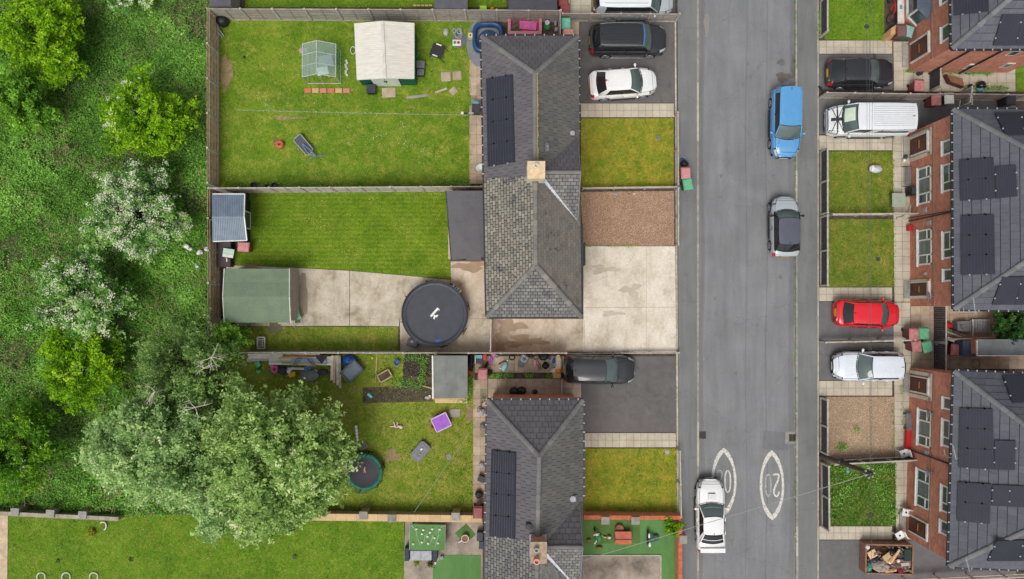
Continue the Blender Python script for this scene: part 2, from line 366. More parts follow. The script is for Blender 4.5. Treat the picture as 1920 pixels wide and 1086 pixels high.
row_of('kerbstone', pw, (1308.5, -10), (1309, 1100), .915, .125, .2, .012, M_kerb, m2=M_kerbp, pale=[(130, 220), (760, 845)])
row_of('kerbstone', pe, (1493, -10), (1495, 1100), .915, .125, .2, .012, M_kerb, m2=M_kerbp, pale=[(90, 180), (280, 380), (950, 1010)])
row_of('edging_stone', pw, (1266.5, 40), (1271.5, 1090), .915, .1, .2, .03, M_edge)
row_of('edging_stone', pe, (1534, -10), (1534, 1100), .915, .07, .2, .03, M_edge)
# drives
sheet('driveway', [(1088, -100), (1265, -100), (1265, 27), (1108, 27)], .006, M_drivew)
sheet('driveway', [(1087, 41), (1265, 41), (1265, 193), (1087, 193)], .006, M_drivew)
sheet('driveway', [(1091, 668), (1268, 668), (1269, 811), (1091, 811)], .006, M_drivew)
for y0, y1, x1 in ((102, 168, 1674), (184, 252, 1905), (566, 638, 1676), (643, 713, 1676), (1013, 1200, 1905)):
    sheet('driveway', [(1535, y0), (x1, y0), (x1, y1), (1535, y1)], .006, M_drive)
# concrete
M_conc = concrete_mat('old_concrete', S(208, 198, 180), S(192, 180, 160), S(156, 141, 120), .8)
M_concf = concrete_mat('pale_concrete', S(226, 218, 202), S(216, 206, 188), S(190, 179, 160), .6)
M_concd = concrete_mat('dirty_concrete', S(176, 164, 150), S(150, 140, 128), S(112, 102, 92), .6)
sheet('concrete_drive', [(1094, 462), (1266, 462), (1268, 660), (1094, 660)], .014, M_concf)
sheet('concrete_path', [(750, 598), (1094, 598), (1094, 660), (750, 660)], .012, M_conc)
sheet('concrete_yard', [(845, 487), (925, 487), (925, 597.5), (845, 597.5)], .012, M_conc)
sheet('concrete_yard', [(450, 498), (548, 502), (655, 508), (655, 611), (430, 612), (424, 498)], .012, M_conc)
sheet('concrete_yard', [(656, 508), (760, 517), (844, 525), (844, 597.5), (749, 598), (748, 612), (656, 611)], .013, M_conc)
sheet('concrete_yard', [(760, 972), (905, 972), (905, 1200), (752, 1200)], .012, M_concd)
sheet('concrete_yard', [(1090, 1043), (1238, 1043), (1238, 1200), (1090, 1200)], .03, M_concd)
jt = MB()
for a_, b_, w_ in (((1096, 577), (1266, 576), .035), ((1212, 463), (1212, 659), .02), ((1096, 600), (1096, 658), .03), ((1040, 599), (1040, 659), .03), ((925, 600), (925, 659), .03), ((846, 598), (846, 659), .03)):
    jt.bar(P(*a_, .0145), P(*b_, .0145), w_, .004)
jt.build('concrete_joint', mat('joint_dark', S(186, 176, 156), S(158, 150, 128), 4, .9), None, kind='structure')
e = MB()
for a, b in (((1092, 1041.5), (1239, 1041.5)), ((1239, 1041.5), (1239, 1100))): e.bar(P(*a, .04), P(*b, .04), .06, .08)
e.build('concrete_edging', M_edge, None, kind='structure')
# lawns
L_n = lawn_mat('north_lawn', S(84, 118, 30), S(118, 146, 44), S(158, 158, 72), S(178, 156, 104), patch=.47)
L_s = lawn_mat('striped_lawn', S(90, 120, 28), S(124, 152, 42), S(150, 158, 64), None, stripes=1.15, patch=.52)
L_so = lawn_mat('south_lawn', S(100, 122, 38), S(124, 142, 50), S(154, 148, 76), S(168, 144, 108), patch=.42)
L_f = lawn_mat('front_lawn', S(96, 120, 36), S(130, 140, 44), S(166, 148, 58), S(158, 130, 60), patch=.38)
L_b = lawn_mat('long_lawn', S(84, 120, 32), S(110, 142, 42), S(140, 150, 60), patch=.5)
L_e = lawn_mat('east_lawn', S(82, 106, 36), S(108, 124, 44), S(146, 134, 68), patch=.42)
L_w = lawn_mat('weedy_lawn', S(70, 108, 38), S(98, 130, 48), S(138, 142, 76), patch=.45)
LAWNS = [
 ([(410, 36), (903, 36), (884, 110), (882, 355), (411, 355)], L_n, .02, 260, .04),
 ([(470, 360), (836, 360), (846, 524), (655, 507), (548, 501), (440, 498), (440, 470)], L_s, .02, 320, .03),
 ([(412, 612.5), (747, 613), (747, 659), (412, 659)], L_so, .02, 260, .04),
 ([(405, 664), (890, 664), (887, 966), (405, 966)], L_so, .02, 240, .045),
 ([(16, 962), (758, 968), (756, 1300), (12, 1300)], L_b, .02, 300, .04),
 ([(1089, 222), (1263, 222), (1264, 352), (1090, 352)], L_f, .02, 240, .035),
 ([(1094, 841), (1269, 841), (1271, 960), (1092, 960)], L_f, .02, 240, .035),
 ([(1546, -60), (1658, -60), (1658, 76), (1546, 74)], L_b, .02, 280, .05),
 ([(1548, 284), (1677, 284), (1678, 404), (1548, 404)], L_e, .02, 260, .04),
 ([(1548, 411), (1679, 411), (1680, 538), (1550, 538)], L_e, .02, 260, .04),
 ([(1551, 866), (1680, 866), (1680, 986), (1552, 986)], L_w, .02, 420, .09),
 ([(460, -80), (950, -80), (950, 14), (460, 14)], L_b, .02, 200, .04),
 ([(1905, 120), (2000, 120), (2000, 172), (1905, 172)], L_b, .02, 200, .04),
 ([(1860, 574), (2000, 574), (2000, 600), (1860, 600)], L_f, .02, 200, .04),
]
def in_poly(xy, pg):
    x, y = xy[:, 0], xy[:, 1]; r = np.zeros(len(xy), bool); n = len(pg)
    for i in range(n):
        x1, y1 = pg[i][:2]; x2, y2 = pg[(i+1) % n][:2]
        c = ((y1 > y) != (y2 > y)) & (x < (x2-x1)*(y-y1)/((y2-y1)+1e-12)+x1); r ^= c
    return r
def scatter(pg, dens):
    xs = [p[0] for p in pg]; ys = [p[1] for p in pg]; A = (max(xs)-min(xs))*(max(ys)-min(ys)); n = int(A*dens)
    xy = np.stack([rng.uniform(min(xs), max(xs), n), rng.uniform(min(ys), max(ys), n)], 1); return xy[in_poly(xy, pg)]
def leafverts(C, size, bias=1.0, asp=.6):
    n = len(C); N = rng.normal(size=(n, 3)); N[:, 2] = np.abs(N[:, 2])+bias; N /= np.linalg.norm(N, axis=1)[:, None]
    A = rng.normal(size=(n, 3)); T = np.cross(N, A); T /= np.linalg.norm(T, axis=1)[:, None]; B = np.cross(N, T)
    s = (size*rng.uniform(.6, 1.3, n))[:, None]
    V = np.stack([C-T*s, C-B*s*asp, C+T*s, C+B*s*asp], 1).reshape(-1, 3); F = np.arange(n*4).reshape(n, 4); return V, F
M_grass = leaf_mat('grass_blades', [(0, S(62, 104, 24)), (.4, S(116, 148, 42)), (.72, S(156, 168, 64)), (1, S(204, 188, 108))], .25)
M_grassw = leaf_mat('weed_blades', [(0, S(54, 88, 32)), (.5, S(92, 126, 48)), (1, S(152, 160, 88))], .25)
for pg, m, z, dens, h in LAWNS:
    sheet('lawn', pg, z, m)
    w = [(p.x, p.y) for p in poly(pg, z)]; xy = scatter(w, dens); n = len(xy)
    # short blades: one thin triangle each
    a = rng.uniform(0, 2*np.pi, n); bl = rng.uniform(.015, .03, n); hh = rng.uniform(.5, 1.2, n)*h
    d = np.stack([np.cos(a), np.sin(a), np.zeros(n)], 1); C = np.concatenate([xy, np.full((n, 1), z)], 1)
    tip = C+np.stack([rng.normal(0, .05, n), rng.normal(0, .05, n), hh], 1)
    V = np.stack([C-d*bl[:, None], C+d*bl[:, None], tip], 1).reshape(-1, 3)
    np_obj('grass', V, np.arange(n*3).reshape(n, 3), M_grassw if m in (L_w,) else M_grass, np.clip(.45+.2*vnoise(xy[:, 0], xy[:, 1], 1.1, 4)+.14*vnoise(xy[:, 0], xy[:, 1], 4.5, 6)+rng.normal(0, .17, n), 0, 1))
# turf
M_turf = mat('artificial_turf', S(98, 142, 82), S(82, 124, 66), .8, .95, .01, 40, stretch=(1, .3, 1))
M_turf2 = mat('artificial_turf_olive', S(92, 124, 62), S(78, 108, 54), .9, .95, .01, 40)
sheet('artificial_grass', [(1092, 970), (1275, 970), (1275, 1200), (1240, 1200), (1240, 1041), (1092, 1041)], .02, M_turf)
sheet('artificial_grass', [(1093, 972), (1200, 972), (1200, 1018), (1093, 1020)], .026, M_turf2)
sheet('artificial_grass', [(833, 1041), (902, 1041), (902, 1200), (808, 1200), (812, 1062)], .03, M_turf)
# gravel
def gravel(pg, z, cols, dens=900):
    m = mat('gravel_bed_%d' % int(pg[0][0]), cols[1], cols[0], 12, .95, .02, 30)
    sheet('gravel_bed', pg, z, m); xy = scatter([(p.x, p.y) for p in poly(pg, z)], dens); n = len(xy)
    C = np.concatenate([xy, np.full((n, 1), z+.004)], 1); s = rng.uniform(.012, .03, n)[:, None]; a = rng.uniform(0, 6.28, n)
    ring = [C+np.stack([np.cos(a+k*2.09), np.sin(a+k*2.09), np.zeros(n)], 1)*s for k in range(3)]; top = C+np.stack([np.zeros(n), np.zeros(n), s[:, 0]*.9], 1)
    V = np.stack(ring+[top], 1).reshape(-1, 3); b = np.arange(n)[:, None]*4
    F = np.concatenate([b+np.array([[0, 1, 3]]), b+np.array([[1, 2, 3]]), b+np.array([[2, 0, 3]])], 0)
    lm = leaf_mat('stones_%d' % int(pg[0][0]), [(0, cols[0]), (.35, cols[1]), (.7, cols[2]), (1, cols[3])], 0.0)
    r = rng.random(n); np_obj('gravel', V, F, lm, np.concatenate([r, r, r]))
gravel([(1088, 360), (1264, 358), (1264, 461), (1094, 462)], .016, [S(136, 106, 84), S(170, 138, 114), S(192, 162, 138), S(220, 202, 182)])
gravel([(1549, 744), (1678, 744), (1679, 858), (1549, 862)], .016, [S(138, 116, 94), S(176, 150, 124), S(196, 172, 146), S(222, 208, 190)])
# loose patches on the ground
def blobsheet(name, c, r, z, m, kind='structure', n=22, j=.18, th=.004):
    mb = MB(); p0 = P(*c, z); rx, ry = (r if isinstance(r, tuple) else (r, r)); ph = random.random()*6
    pts = []
    for k in range(n):
        t = 2*math.pi*k/n; q = 1+j*math.sin(3*t+ph)+j*.6*math.sin(7*t+ph*2)+random.uniform(-j, j)*.4; pts.append((p0.x+rx/30*q*math.cos(t), p0.y+ry/30*q*math.sin(t)))
    mb.prism(pts, z-th, z); return mb.build(name, m, None, kind=kind)
M_earth = mat('bare_earth', S(166, 140, 112), S(138, 118, 88), 3, .95, .01); M_patch = tarmac_mat('tarmac_patch', S(116, 117, 120), False); M_stain = mat('dark_stain', S(96, 94, 92), S(110, 108, 106), 2, .6)
blobsheet('bare_earth', (424, 136), (11, 34), .028, M_earth)
blobsheet('bare_earth', (540, 221), (30, 3), .028, M_earth, j=.3); blobsheet('bare_earth', (470, 503), (24, 6), .028, M_earth, j=.3)
blobsheet('bare_earth', (735, 855), (14, 12), .028, M_earth); blobsheet('bare_earth', (880, 775), (7, 18), .028, M_earth); blobsheet('bare_earth', (515, 614), (13, 12), .028, mat('ash', S(120, 112, 92), None, 4, .9))
sheet('tarmac_patch', [(1432, 808), (1478, 811), (1478, 845), (1430, 843)], -.096, M_patch, thick=.004)
sheet('tarmac_patch', [(1279, 862), (1293, 864), (1293, 1200), (1279, 1200)], .004, M_patch, thick=.004)
sheet('tarmac_patch', [(1273, 226), (1290, 226), (1290, 420), (1275, 420)], .004, M_patch, thick=.004)
blobsheet('damp_and_dark_patch', (1470, 145), (16, 9), -.095, mat('damp', S(98, 90, 84), S(110, 104, 98), 3, .5)); blobsheet('damp_and_dark_patch', (1487, 125), (4, 22), -.0945, MATS['damp']); blobsheet('damp_and_dark_patch', (1465, 117), (8, 6), -.095, MATS['dark_stain'])
M_dc = mat('damp_concrete', S(166, 150, 126), S(150, 134, 110), 1.5, .8); M_dc2 = mat('grey_concrete_stain', S(198, 189, 172), S(184, 174, 156), 1.5, .9)
blobsheet('damp_and_dark_patch', (958, 612), (26, 12), .018, M_dc, j=.3); blobsheet('damp_and_dark_patch', (985, 640), (34, 10), .018, M_dc, j=.35); blobsheet('damp_and_dark_patch', (940, 640), (12, 14), .0185, M_dc, j=.3); blobsheet('damp_and_dark_patch', (1148, 588), (20, 5), .019, M_dc2, j=.3)
blobsheet('damp_and_dark_patch', (1130, 505), (22, 8), .019, M_dc2, j=.4); blobsheet('damp_and_dark_patch', (1185, 545), (16, 12), .0188, M_dc2, j=.4); blobsheet('damp_and_dark_patch', (568, 555), (9, 42), .018, mat('shed_side_strip', S(164, 150, 132), S(148, 134, 116), 1.5, .9), j=.12); blobsheet('damp_and_dark_patch', (880, 500), (30, 9), .018, M_dc, j=.25)  # strips beside the shed and lean-to: a darker tone laid over the concrete
blobsheet('oil_stain', (1214, 775), (5, 10), .012, M_stain, j=.3)
for ox, oy, orr in ((1352, 330, 2.5), (1420, 610, 2), (1380, 700, 3), (1463, 520, 3), (1340, 560, 2), (1372, 1015, 4), (1450, 330, 3), (1402, 120, 2.5)): blobsheet('oil_stain', (ox, oy), (orr, orr*1.5), -.0955, mat('oil_spot', S(108, 107, 106), S(118, 117, 116), 3, .6), j=.3)
blobsheet('oil_stain', (1226, 703), (6, 3), .012, M_stain); blobsheet('rust_stain', (1325, 45), (5, 22), -.095, mat('rust_stain', S(150, 138, 126), S(134, 132, 130), 2, .9))

# soil bed in the south garden: an L with dug clods
sheet('soil_bed', [(680, 727), (750, 724), (757, 698), (760, 668), (812, 668), (812, 753), (680, 756)], .03, M_soil)
cl = MB()
for i in range(420):
    x, y = random.uniform(757, 812), random.uniform(666, 706); 
    p = P(x, y, .04); s = random.uniform(.03, .13); cl.ball((p.x, p.y, .05), (s, s*random.uniform(.6, 1), s*.7), 5, a=random.random(), jit=.25)
for i in range(160):
    x, y = random.uniform(684, 808), random.uniform(728, 752); p = P(x, y, .03); s = random.uniform(.02, .05); cl.ball((p.x, p.y, .035), s, 4, jit=.25)
cl.build('soil_clods', mat('dug_soil', S(84, 74, 66), S(60, 52, 46), 6, .98, rnd=.25), None, kind='stuff')

# ---------------- paving ----------------
def slabs(pg, sz, m, name='paving', z=.03, ang=0.0, jit=.004, mj=None, miss=0):
    par = sheet(name, pg, z-.012, mj or M_mortar); w = [(p.x, p.y) for p in poly(pg, z)]
    sx, sy = sz; g = .012; mb = MB(); mb.box((0, 0, -.02), (sx-g*2, sy-g*2, .04)); me = mb.mesh('slab', m)
    x0, y1 = w[0][0], max(p[1] for p in w); xs = [p[0] for p in w]; ys = [p[1] for p in w]
    x0 = min(xs); nx = max(1, round((max(xs)-x0)/sx)); ny = max(1, round((y1-min(ys))/sy)); fx = (max(xs)-x0)/nx/sx; fy = (y1-min(ys))/ny/sy
    for i in range(nx):
        for j in range(ny):
            c = (x0+(i+.5)*sx*fx, y1-(j+.5)*sy*fy)
            if in_poly(np.array([c]), w)[0] and random.random() >= miss:
                inst('slab', me, par, (c[0], c[1], z+random.uniform(-jit, jit)), random.uniform(-.006, .006), (fx, fy, 1))
    return par
slabs([(1089, 194), (1264, 194), (1264, 220), (1089, 220)], (.45, .45), M_slab)
slabs([(1095, 812), (1267, 812), (1268, 839), (1095, 839)], (.45, .45), M_slab)
slabs([(1050, -40), (1109, -40), (1109, 27), (1050, 27)], (.6, .6), M_slab)
for y0, y1 in ((76, 101), (254, 282), (539, 565), (714, 742), (987, 1012)):
    slabs([(1536, y0), (1673, y0), (1673, y1), (1536, y1)], (.45, .45), M_slab)
slabs([(1676, 78), (1712, 78), (1712, 170), (1676, 170)], (.6, .6), M_slab)
slabs([(1677, 256), (1706, 256), (1707, 566), (1677, 566)], (.48, .48), M_slab)
slabs([(1678, 567), (1707, 567), (1707, 1012), (1680, 1012)], (.48, .48), M_slab)
slabs([(1709, 574), (1925, 574), (1925, 692), (1709, 692)], (.6, .6), M_slabo)
slabs([(1713, 122), (1904, 122), (1904, 172), (1713, 172)], (.6, .6), M_slab)
slabs([(880, 106), (906, 106), (908, 345), (886, 345)], (.45, .6), M_slabo, jit=.01, miss=.04)
slabs([(1050, 40), (1086, 40), (1086, 66), (1050, 66)], (.6, .6), M_slabo)
slabs([(887, 712), (914, 712), (914, 962), (889, 962)], (.45, .6), M_slabo, jit=.01, miss=.03)
slabs([(890, 668), (1058, 668), (1058, 699), (890, 699)], (.6, .6), M_slabo, jit=.01)
slabs([(915, 710), (1090, 710), (1090, 746), (915, 746)], (.6, .6), M_slabo)
slabs([(1060, 700), (1090, 700), (1090, 709), (1060, 709)], (.6, .3), M_slab)
def stepping(px, py, w, d, rz, lab, m=M_slabo):
    mb = MB(); p = P(px, py, .04); mb.box((0, 0, 0), (w, d, .05)); o = mb.build('paving_slab', m); o.location = p; o.rotation_euler = (0, 0, rz); tag(o, lab, 'paving slab'); return o
stepping(836, 144, .6, .6, .06, 'left one of two square stepping slabs lying in the north lawn'); stepping(857, 142, .55, .55, .05, 'right one of two square stepping slabs lying in the north lawn')
stepping(850, 171, .42, .42, .7, 'small pinkish slab set diagonally in the lawn below the two squares')
stepping(729, 174, .85, .6, .03, 'square slab at the double doors of the cream roofed shed')
stepping(783, 181, 1.4, .16, .12, 'long thin kerb piece lying in the north lawn, left of a shorter one', M_kerb); stepping(827, 170, .8, .13, .35, 'short thin kerb piece lying in the north lawn')
stepping(853, 775, .65, .5, .0, 'grey slab with two small holes lying beside the purple play table', M_kerb)
stepping(568, 95, .5, .3, .2, 'broken slab beside the corner of the greenhouse')
gb = thing('brick_edging', 'row of pink and buff paving bricks laid below the greenhouse', 'edging', P(612, 170, 0), world=True)
for i in range(6):
    mb = MB(); p = P(577+i*14.5, 170, .05); mb.box((p.x, p.y, .04), (.4, .28, .07), random.uniform(-.06, .06)); mb.build('brick', mat('edge_brick_%d' % (i % 3), (S(206, 120, 92), S(214, 168, 128), S(212, 132, 116))[i % 3], None, 6), gb)
# manhole covers, drain gratings
def disc(px, py, r, lab, m=M_grey, z=.03):
    mb = MB(); mb.lathe((0, 0, 0), [(r, 0), (r, .02), (r-.04, .035), (r*.6, .03), (0, .035)], 20); o = mb.build('drain_cover', m); o.location = P(px, py, z); tag(o, lab, 'drain cover')
disc(1235, 258, .14, 'round grey cover in the lawn beside the white juke-shaped car drive slabs'.replace('white juke-shaped car drive slabs', 'northern west front fence'))
disc(1251, 848, .14, 'round pale cover in the corner of the south front lawn', M_lgrey)
disc(1625, 50, .15, 'round grey cover in the top front lawn across the road', M_dkgrey); disc(1646, 486, .13, 'round grey cover in the yellowish front lawn across the road', M_dkgrey)
disc(1633, 966, .16, 'round grey cover in the overgrown front lawn under the telegraph pole', M_dkgrey)
def grate(px, py, lab):
    t = thing('drain_grating', lab, 'drain', P(px, py, -.088)); mb = MB()
    for s in (-1, 1): mb.box((s*.2, 0, .01), (.04, .44, .02)); mb.box((0, s*.2, .01), (.44, .04, .02))
    mb.build('frame', mat('iron', S(84, 74, 66), S(60, 54, 50), 8, .7), t); b = MB()
    for k in range(5): b.box((0, -.14+k*.07, .008), (.38, .03, .016))
    b.box((0, 0, .008), (.03, .38, .017)); b.build('bar', MATS['iron'], t); h = MB(); h.box((0, 0, -.0), (.4, .4, .008)); h.build('pit', M_black, t)
grate(1317, 816, 'iron drain grating by the left kerb of the road'); grate(1486, 821, 'iron drain grating by the right kerb, set in a pale square')
q = P(1483, 821, -.094); mb = MB(); mb.box((q.x-.02, q.y, -.095), (.66, .75, .01)); mb.build('concrete_surround', M_kerb, None, kind='structure')

# painted road markings
M_mark = None
def mark_mat():
    m, t, b = nt('worn_road_paint'); v = pos(t)
    f = ramp(t, noise(t, v, 9, 6, .8), [(.38, (0, 0, 0)), (.52, (1, 1, 1))]); c = mixc(t, f, S(150, 149, 146), S(218, 214, 204))
    t.links.new(c, b.inputs['Base Color']); b.inputs['Roughness'].default_value = .8; return m
M_mark = mark_mat()
m2, t2, b2 = nt('faint_road_paint'); v2 = pos(t2); c2 = mixc(t2, ramp(t2, noise(t2, v2, 9, 6, .8), [(.42, (0, 0, 0)), (.6, (1, 1, 1))]), S(132, 132, 134), S(190, 188, 182)); t2.links.new(c2, b2.inputs['Base Color']); b2.inputs['Roughness'].default_value = .8
def ribbon(mb, pts, w, z, closed=False):
    n = len(pts); L = []; Rr = []
    for i in range(n):
        a = pts[(i-1) % n] if closed or i > 0 else pts[i]; b = pts[(i+1) % n] if closed or i < n-1 else pts[i]
        d = Vector((b[0]-a[0], b[1]-a[1])).normalized(); nn = Vector((-d.y, d.x)); ww = (w[i] if isinstance(w, list) else w)/2*random.uniform(.88, 1.12)
        L.append((pts[i][0]+nn.x*ww, pts[i][1]+nn.y*ww, z)); Rr.append((pts[i][0]-nn.x*ww, pts[i][1]-nn.y*ww, z))
    m = n if closed else n-1
    mb.add(L+Rr, [(i, (i+1) % n, n+(i+1) % n, n+i) for i in range(m)])
def roundel(cx, cy, hw, hh, flip, lab, k_=1.25):
    z = -.095; c = P(cx, cy, z); t = thing('speed_roundel', lab, 'road marking', c, world=True); s = 1/30
    pts = []
    for k in range(48):
        a = 2*math.pi*k/48; y = math.sin(a); y = math.copysign(1-(1-abs(math.asin(max(-1, min(1, y))))/(math.pi/2)), y); x = math.copysign((1-abs(y)**2.3)**.85, math.cos(a)); pts.append((c.x+x*hw*s, c.y+y*hh*s))
    o = MB(); ws = [.15+.12*abs(math.sin(2*math.pi*k/48))**6 for k in range(48)]; ribbon(o, pts, ws, z, True); o.build('ring', M_mark, t)
    def dig(pp, name, m, ww): 
        q = MB(); f = -1 if flip else 1
        ribbon(q, [(c.x+f*x*s, c.y+f*y*s) for x, y in pp], ww, z); q.build(name, m, t)
    zero = [(7+5*math.cos(a), 20*math.copysign(abs(math.sin(a))**.7, math.sin(a))) for a in [math.pi*2*k/24+.1 for k in range(25)]]
    two = [(-13, 12), (-12, 17), (-9, 21), (-6, 20), (-3.5, 15), (-4, 8), (-7, 0), (-11, -8), (-13, -17), (-12, -20.5), (-8, -20), (-2, -20)]
    dig(zero, 'digit_zero', M_mark if not flip else bpy.data.materials['faint_road_paint'], .09); dig(two, 'digit_two', M_mark if flip else bpy.data.materials['faint_road_paint'], .11 if flip else .07)
def seam(px, w, m, z=-.097):
    mb = MB(); pts = []
    for i in range(60):
        q_ = P(px+math.sin(i*.31)*1.6+random.uniform(-.4, .4), -60+i*21, z); pts.append((q_.x, q_.y))
    ribbon(mb, pts, w, z); mb.build('tarmac_seam', m, None, kind='structure')
seam(1437, .07, tarmac_mat('seam_dark', S(115, 116, 119), False)); seam(1399, .05, MATS['seam_dark'], -.0965); seam(1484, .3, tarmac_mat('channel', S(118, 118, 118), False), -.0968); seam(1316, .25, MATS['channel'], -.0968)
roundel(1357.5, 903, 21, 59, False, 'worn white 20 speed roundel partly under the white saloon on the road'); roundel(1447.5, 910, 20.5, 61, True, 'worn white 20 speed roundel painted upside down in the right lane')

# ---------------- fences ----------------
FM = {}
def fence_meshes(L, h, style):
    k = (round(L, 3), h, style)
    if k in FM: return FM[k]
    pn, gb, ps = MB(), MB(), MB()
    if style in ('timber', 'conc'):
        nb = max(4, int((h-.15)/.14))
        for i in range(nb):
            z = .17+(h-.2)*(i+.5)/nb; pn.box((0, .006*(i % 2), z), (L-.1, .02, (h-.2)/nb-.012), a=random.random())
        for x in (-L/2+.08, 0, L/2-.08): pn.box((x, -.025, .1+h/2), (.045, .035, h-.25), a=.4)
        pn.box((0, 0, h-.02), (L-.1, .06, .03)); gb.box((0, 0, .07), (L-.1, .05, .16)); ps.box((0, 0, h/2+.02), (.1, .11, h+.06))
    elif style == 'rail':   # west boundary: long rails seen on the garden side
        for i in range(16): pn.box((-L/2+.1+(L-.2)*(i+.5)/16, 0, .1+h/2), ((L-.2)/16-.01, .02, h-.1), a=random.random())
        for z in (.3, .75, 1.2, 1.62): pn.box((0, -.04, z), (L-.1, .05, .07), a=.2)
        gb.box((0, 0, .07), (L-.1, .05, .16)); ps.box((0, 0, h/2+.02), (.11, .12, h+.06))
    elif style == 'low':
        for i in range(12): pn.box((-L/2+.08+(L-.16)*(i+.5)/12, 0, h/2+.06), ((L-.16)/12-.035, .03, h-.24), a=random.random())
        pn.box((0, .0, h/2+.06), (L-.12, .012, h-.26)); gb.box((0, 0, h-.02), (L-.08, .09, .06)); gb.box((0, 0, .06), (L-.08, .07, .16)); ps.box((0, 0, h/2+.02), (.11, .12, h+.06))
    elif style == 'bar':
        gb.box((0, 0, h-.05), (L, .07, .07)); gb.box((0, 0, h*.5), (L, .05, .06)); ps.box((0, 0, h/2), (.1, .1, h+.02)); pn.box((0, 0, h*.7), (L-.1, .02, .1))
    pm = {'conc': M_concpost, 'timber': M_timber, 'rail': M_timberb, 'low': M_dkpanel, 'bar': M_concpost}[style]
    FM[k] = (pn.mesh('panel', pm), gb.mesh('gravel_board', M_concpost), ps.mesh('post', M_concpost)); return FM[k]
def fence(lab, a, b, h=1.8, style='timber', L=1.93, last=True, group=None, first=True):
    a, b = P(*a, 0), P(*b, 0); d = b-a; n = max(1, round(d.length/L)); l = d.length/n; rz = math.atan2(d.y, d.x)
    t = thing('garden_fence', lab, 'fence', a, rz, group); pn, gb, ps = fence_meshes(l, h, style)
    for i in range(n):
        inst('panel', pn, t, ((i+.5)*l, 0, random.uniform(-.01, .01)), random.uniform(-.004, .004)); inst('rail' if style in ('low', 'bar') else 'gravel_board', gb, t, ((i+.5)*l, 0, 0))
    for i in range(0 if first else 1, n+(1 if last else 0)): inst('post', ps, t, (i*l, 0, 0), random.uniform(-.02, .02))
    return t
fence('tall brown boundary fence between the scrub and the north back garden', (411, 352), (411, 38), style='rail')
fence('tall brown boundary fence behind the blue shed and the green roofed shed', (413, 650), (412, 357), style='rail', first=True, last=False)
fence('long weathered fence of eleven grey panels along the top of the north garden', (412, 38), (1048, 41))
fence('short weathered fence running from the top fence to the house corner past the hot tub', (1047, 42), (1047, 92), last=True)
fence('low weathered fence between the white van and the black seven seater', (1052, 40), (1266, 41), 1.25)
fence('grey fence between the north garden and the striped lawn', (413, 361.5), (905, 358.5), 1.8, 'conc')
fence('low pale fence between the north front lawn and the orange gravel', (1092, 356), (1266, 353.5), .7, 'bar')
fence('fence with pale concrete posts between the striped lawn garden and the cluttered south garden', (470, 658.5), (1058, 659), 1.75, 'conc')
fence('low pale kerb fence between the big concrete drive and the tarmac drive south of it', (1060, 662), (1270, 661), .45, 'bar')
fence('low pale fence at the street side of the north front lawn', (1265, 218), (1266, 350), .95, 'bar')
fence('low pale fence at the street side of the orange gravel', (1266, 357), (1266, 461), .95, 'bar')
fence('low pale fence at the street side of the south front lawn', (1269, 841), (1271, 962), .95, 'bar')
fence('low dark panelled fence in front of the topmost lawn across the road', (1538, 70), (1538, -60), 1.1, 'low')
fence('low dark panelled fence in front of the lawn with the wrapped object', (1538, 403), (1538, 285), 1.1, 'low')
fence('low dark panelled fence in front of the yellowish lawn across the road', (1538, 536), (1538, 408), 1.1, 'low')
fence('low dark panelled fence in front of the gravel garden across the road', (1538, 846), (1538, 746), 1.1, 'low')
fence('low dark panelled fence in front of the overgrown lawn with the telegraph pole', (1541, 986), (1540, 868), 1.1, 'low')
fence('timber fence between the black hatchback drive and the union flag van drive', (1536, 184), (1738, 187), 1.2)
fence('pale fence continuing between the two brick houses at the top right', (1740, 187), (1925, 189), 1.3)
fence('thin pale fence dividing the two square lawns across the road', (1550, 405.5), (1706, 404), 1.0, 'bar')
fence('thin pale fence between the red car and the white car drives', (1536, 641), (1700, 637), 1.0, 'bar')
fence('low dark panelled fence between the gravel garden and the overgrown lawn', (1552, 864), (1708, 856), 1.1, 'low')
fence('narrow pale fence at the very bottom of the skip drive', (1690, 1082), (1930, 1070), 1.0, 'bar')
def gate(lab, a, b, h, mat_=M_dkpanel):
    a, b = P(*a, 0), P(*b, 0); d = b-a; L = d.length; rz = math.atan2(d.y, d.x); t = thing('side_gate', lab, 'gate', a, rz); n = int(L/.13)
    mb = MB(); mb.box((0, 0, h/2+.03), (L/n-.012, .025, h-.08)); me = mb.mesh('board', mat_)
    for i in range(n): inst('board', me, t, ((i+.5)*L/n, 0, random.uniform(-.005, .005)))
    f = MB(); f.box((L/2, 0, h), (L, .07, .06)); f.build('rail', M_concpost, t)
    p = MB(); p.box((0, 0, 0), (.1, .1, h+.08)); pm = p.mesh('post', M_concpost)
    for k in range(max(2, int(L/1.7)+1)): inst('post', pm, t, (k*L/max(1, int(L/1.7)), 0, h/2))
gate('dark boarded gate beside the wall of the top right brick house', (1742, 172), (1742, 127), 1.25)
gate('small pale gate at the end of the van drive', (1802, 205), (1802, 174), 1.1, M_timber)
gate('dark boarded gate in the passage below the middle brick house', (1750, 640), (1750, 574), 1.35)
gate('dark boarded gate in the passage above the lower right brick house', (1750, 692), (1750, 642), 1.35)
gate('white side gate between the old tiled house and the fence', (921, 656), (922, 600), 1.6, M_whitep)
# short wooden fence bottom-left with overlapping panels, timber strip

sheet('timber_walkway', [(0, 960), (15, 960), (12, 1200), (-6, 1200)], .05, M_timberb)

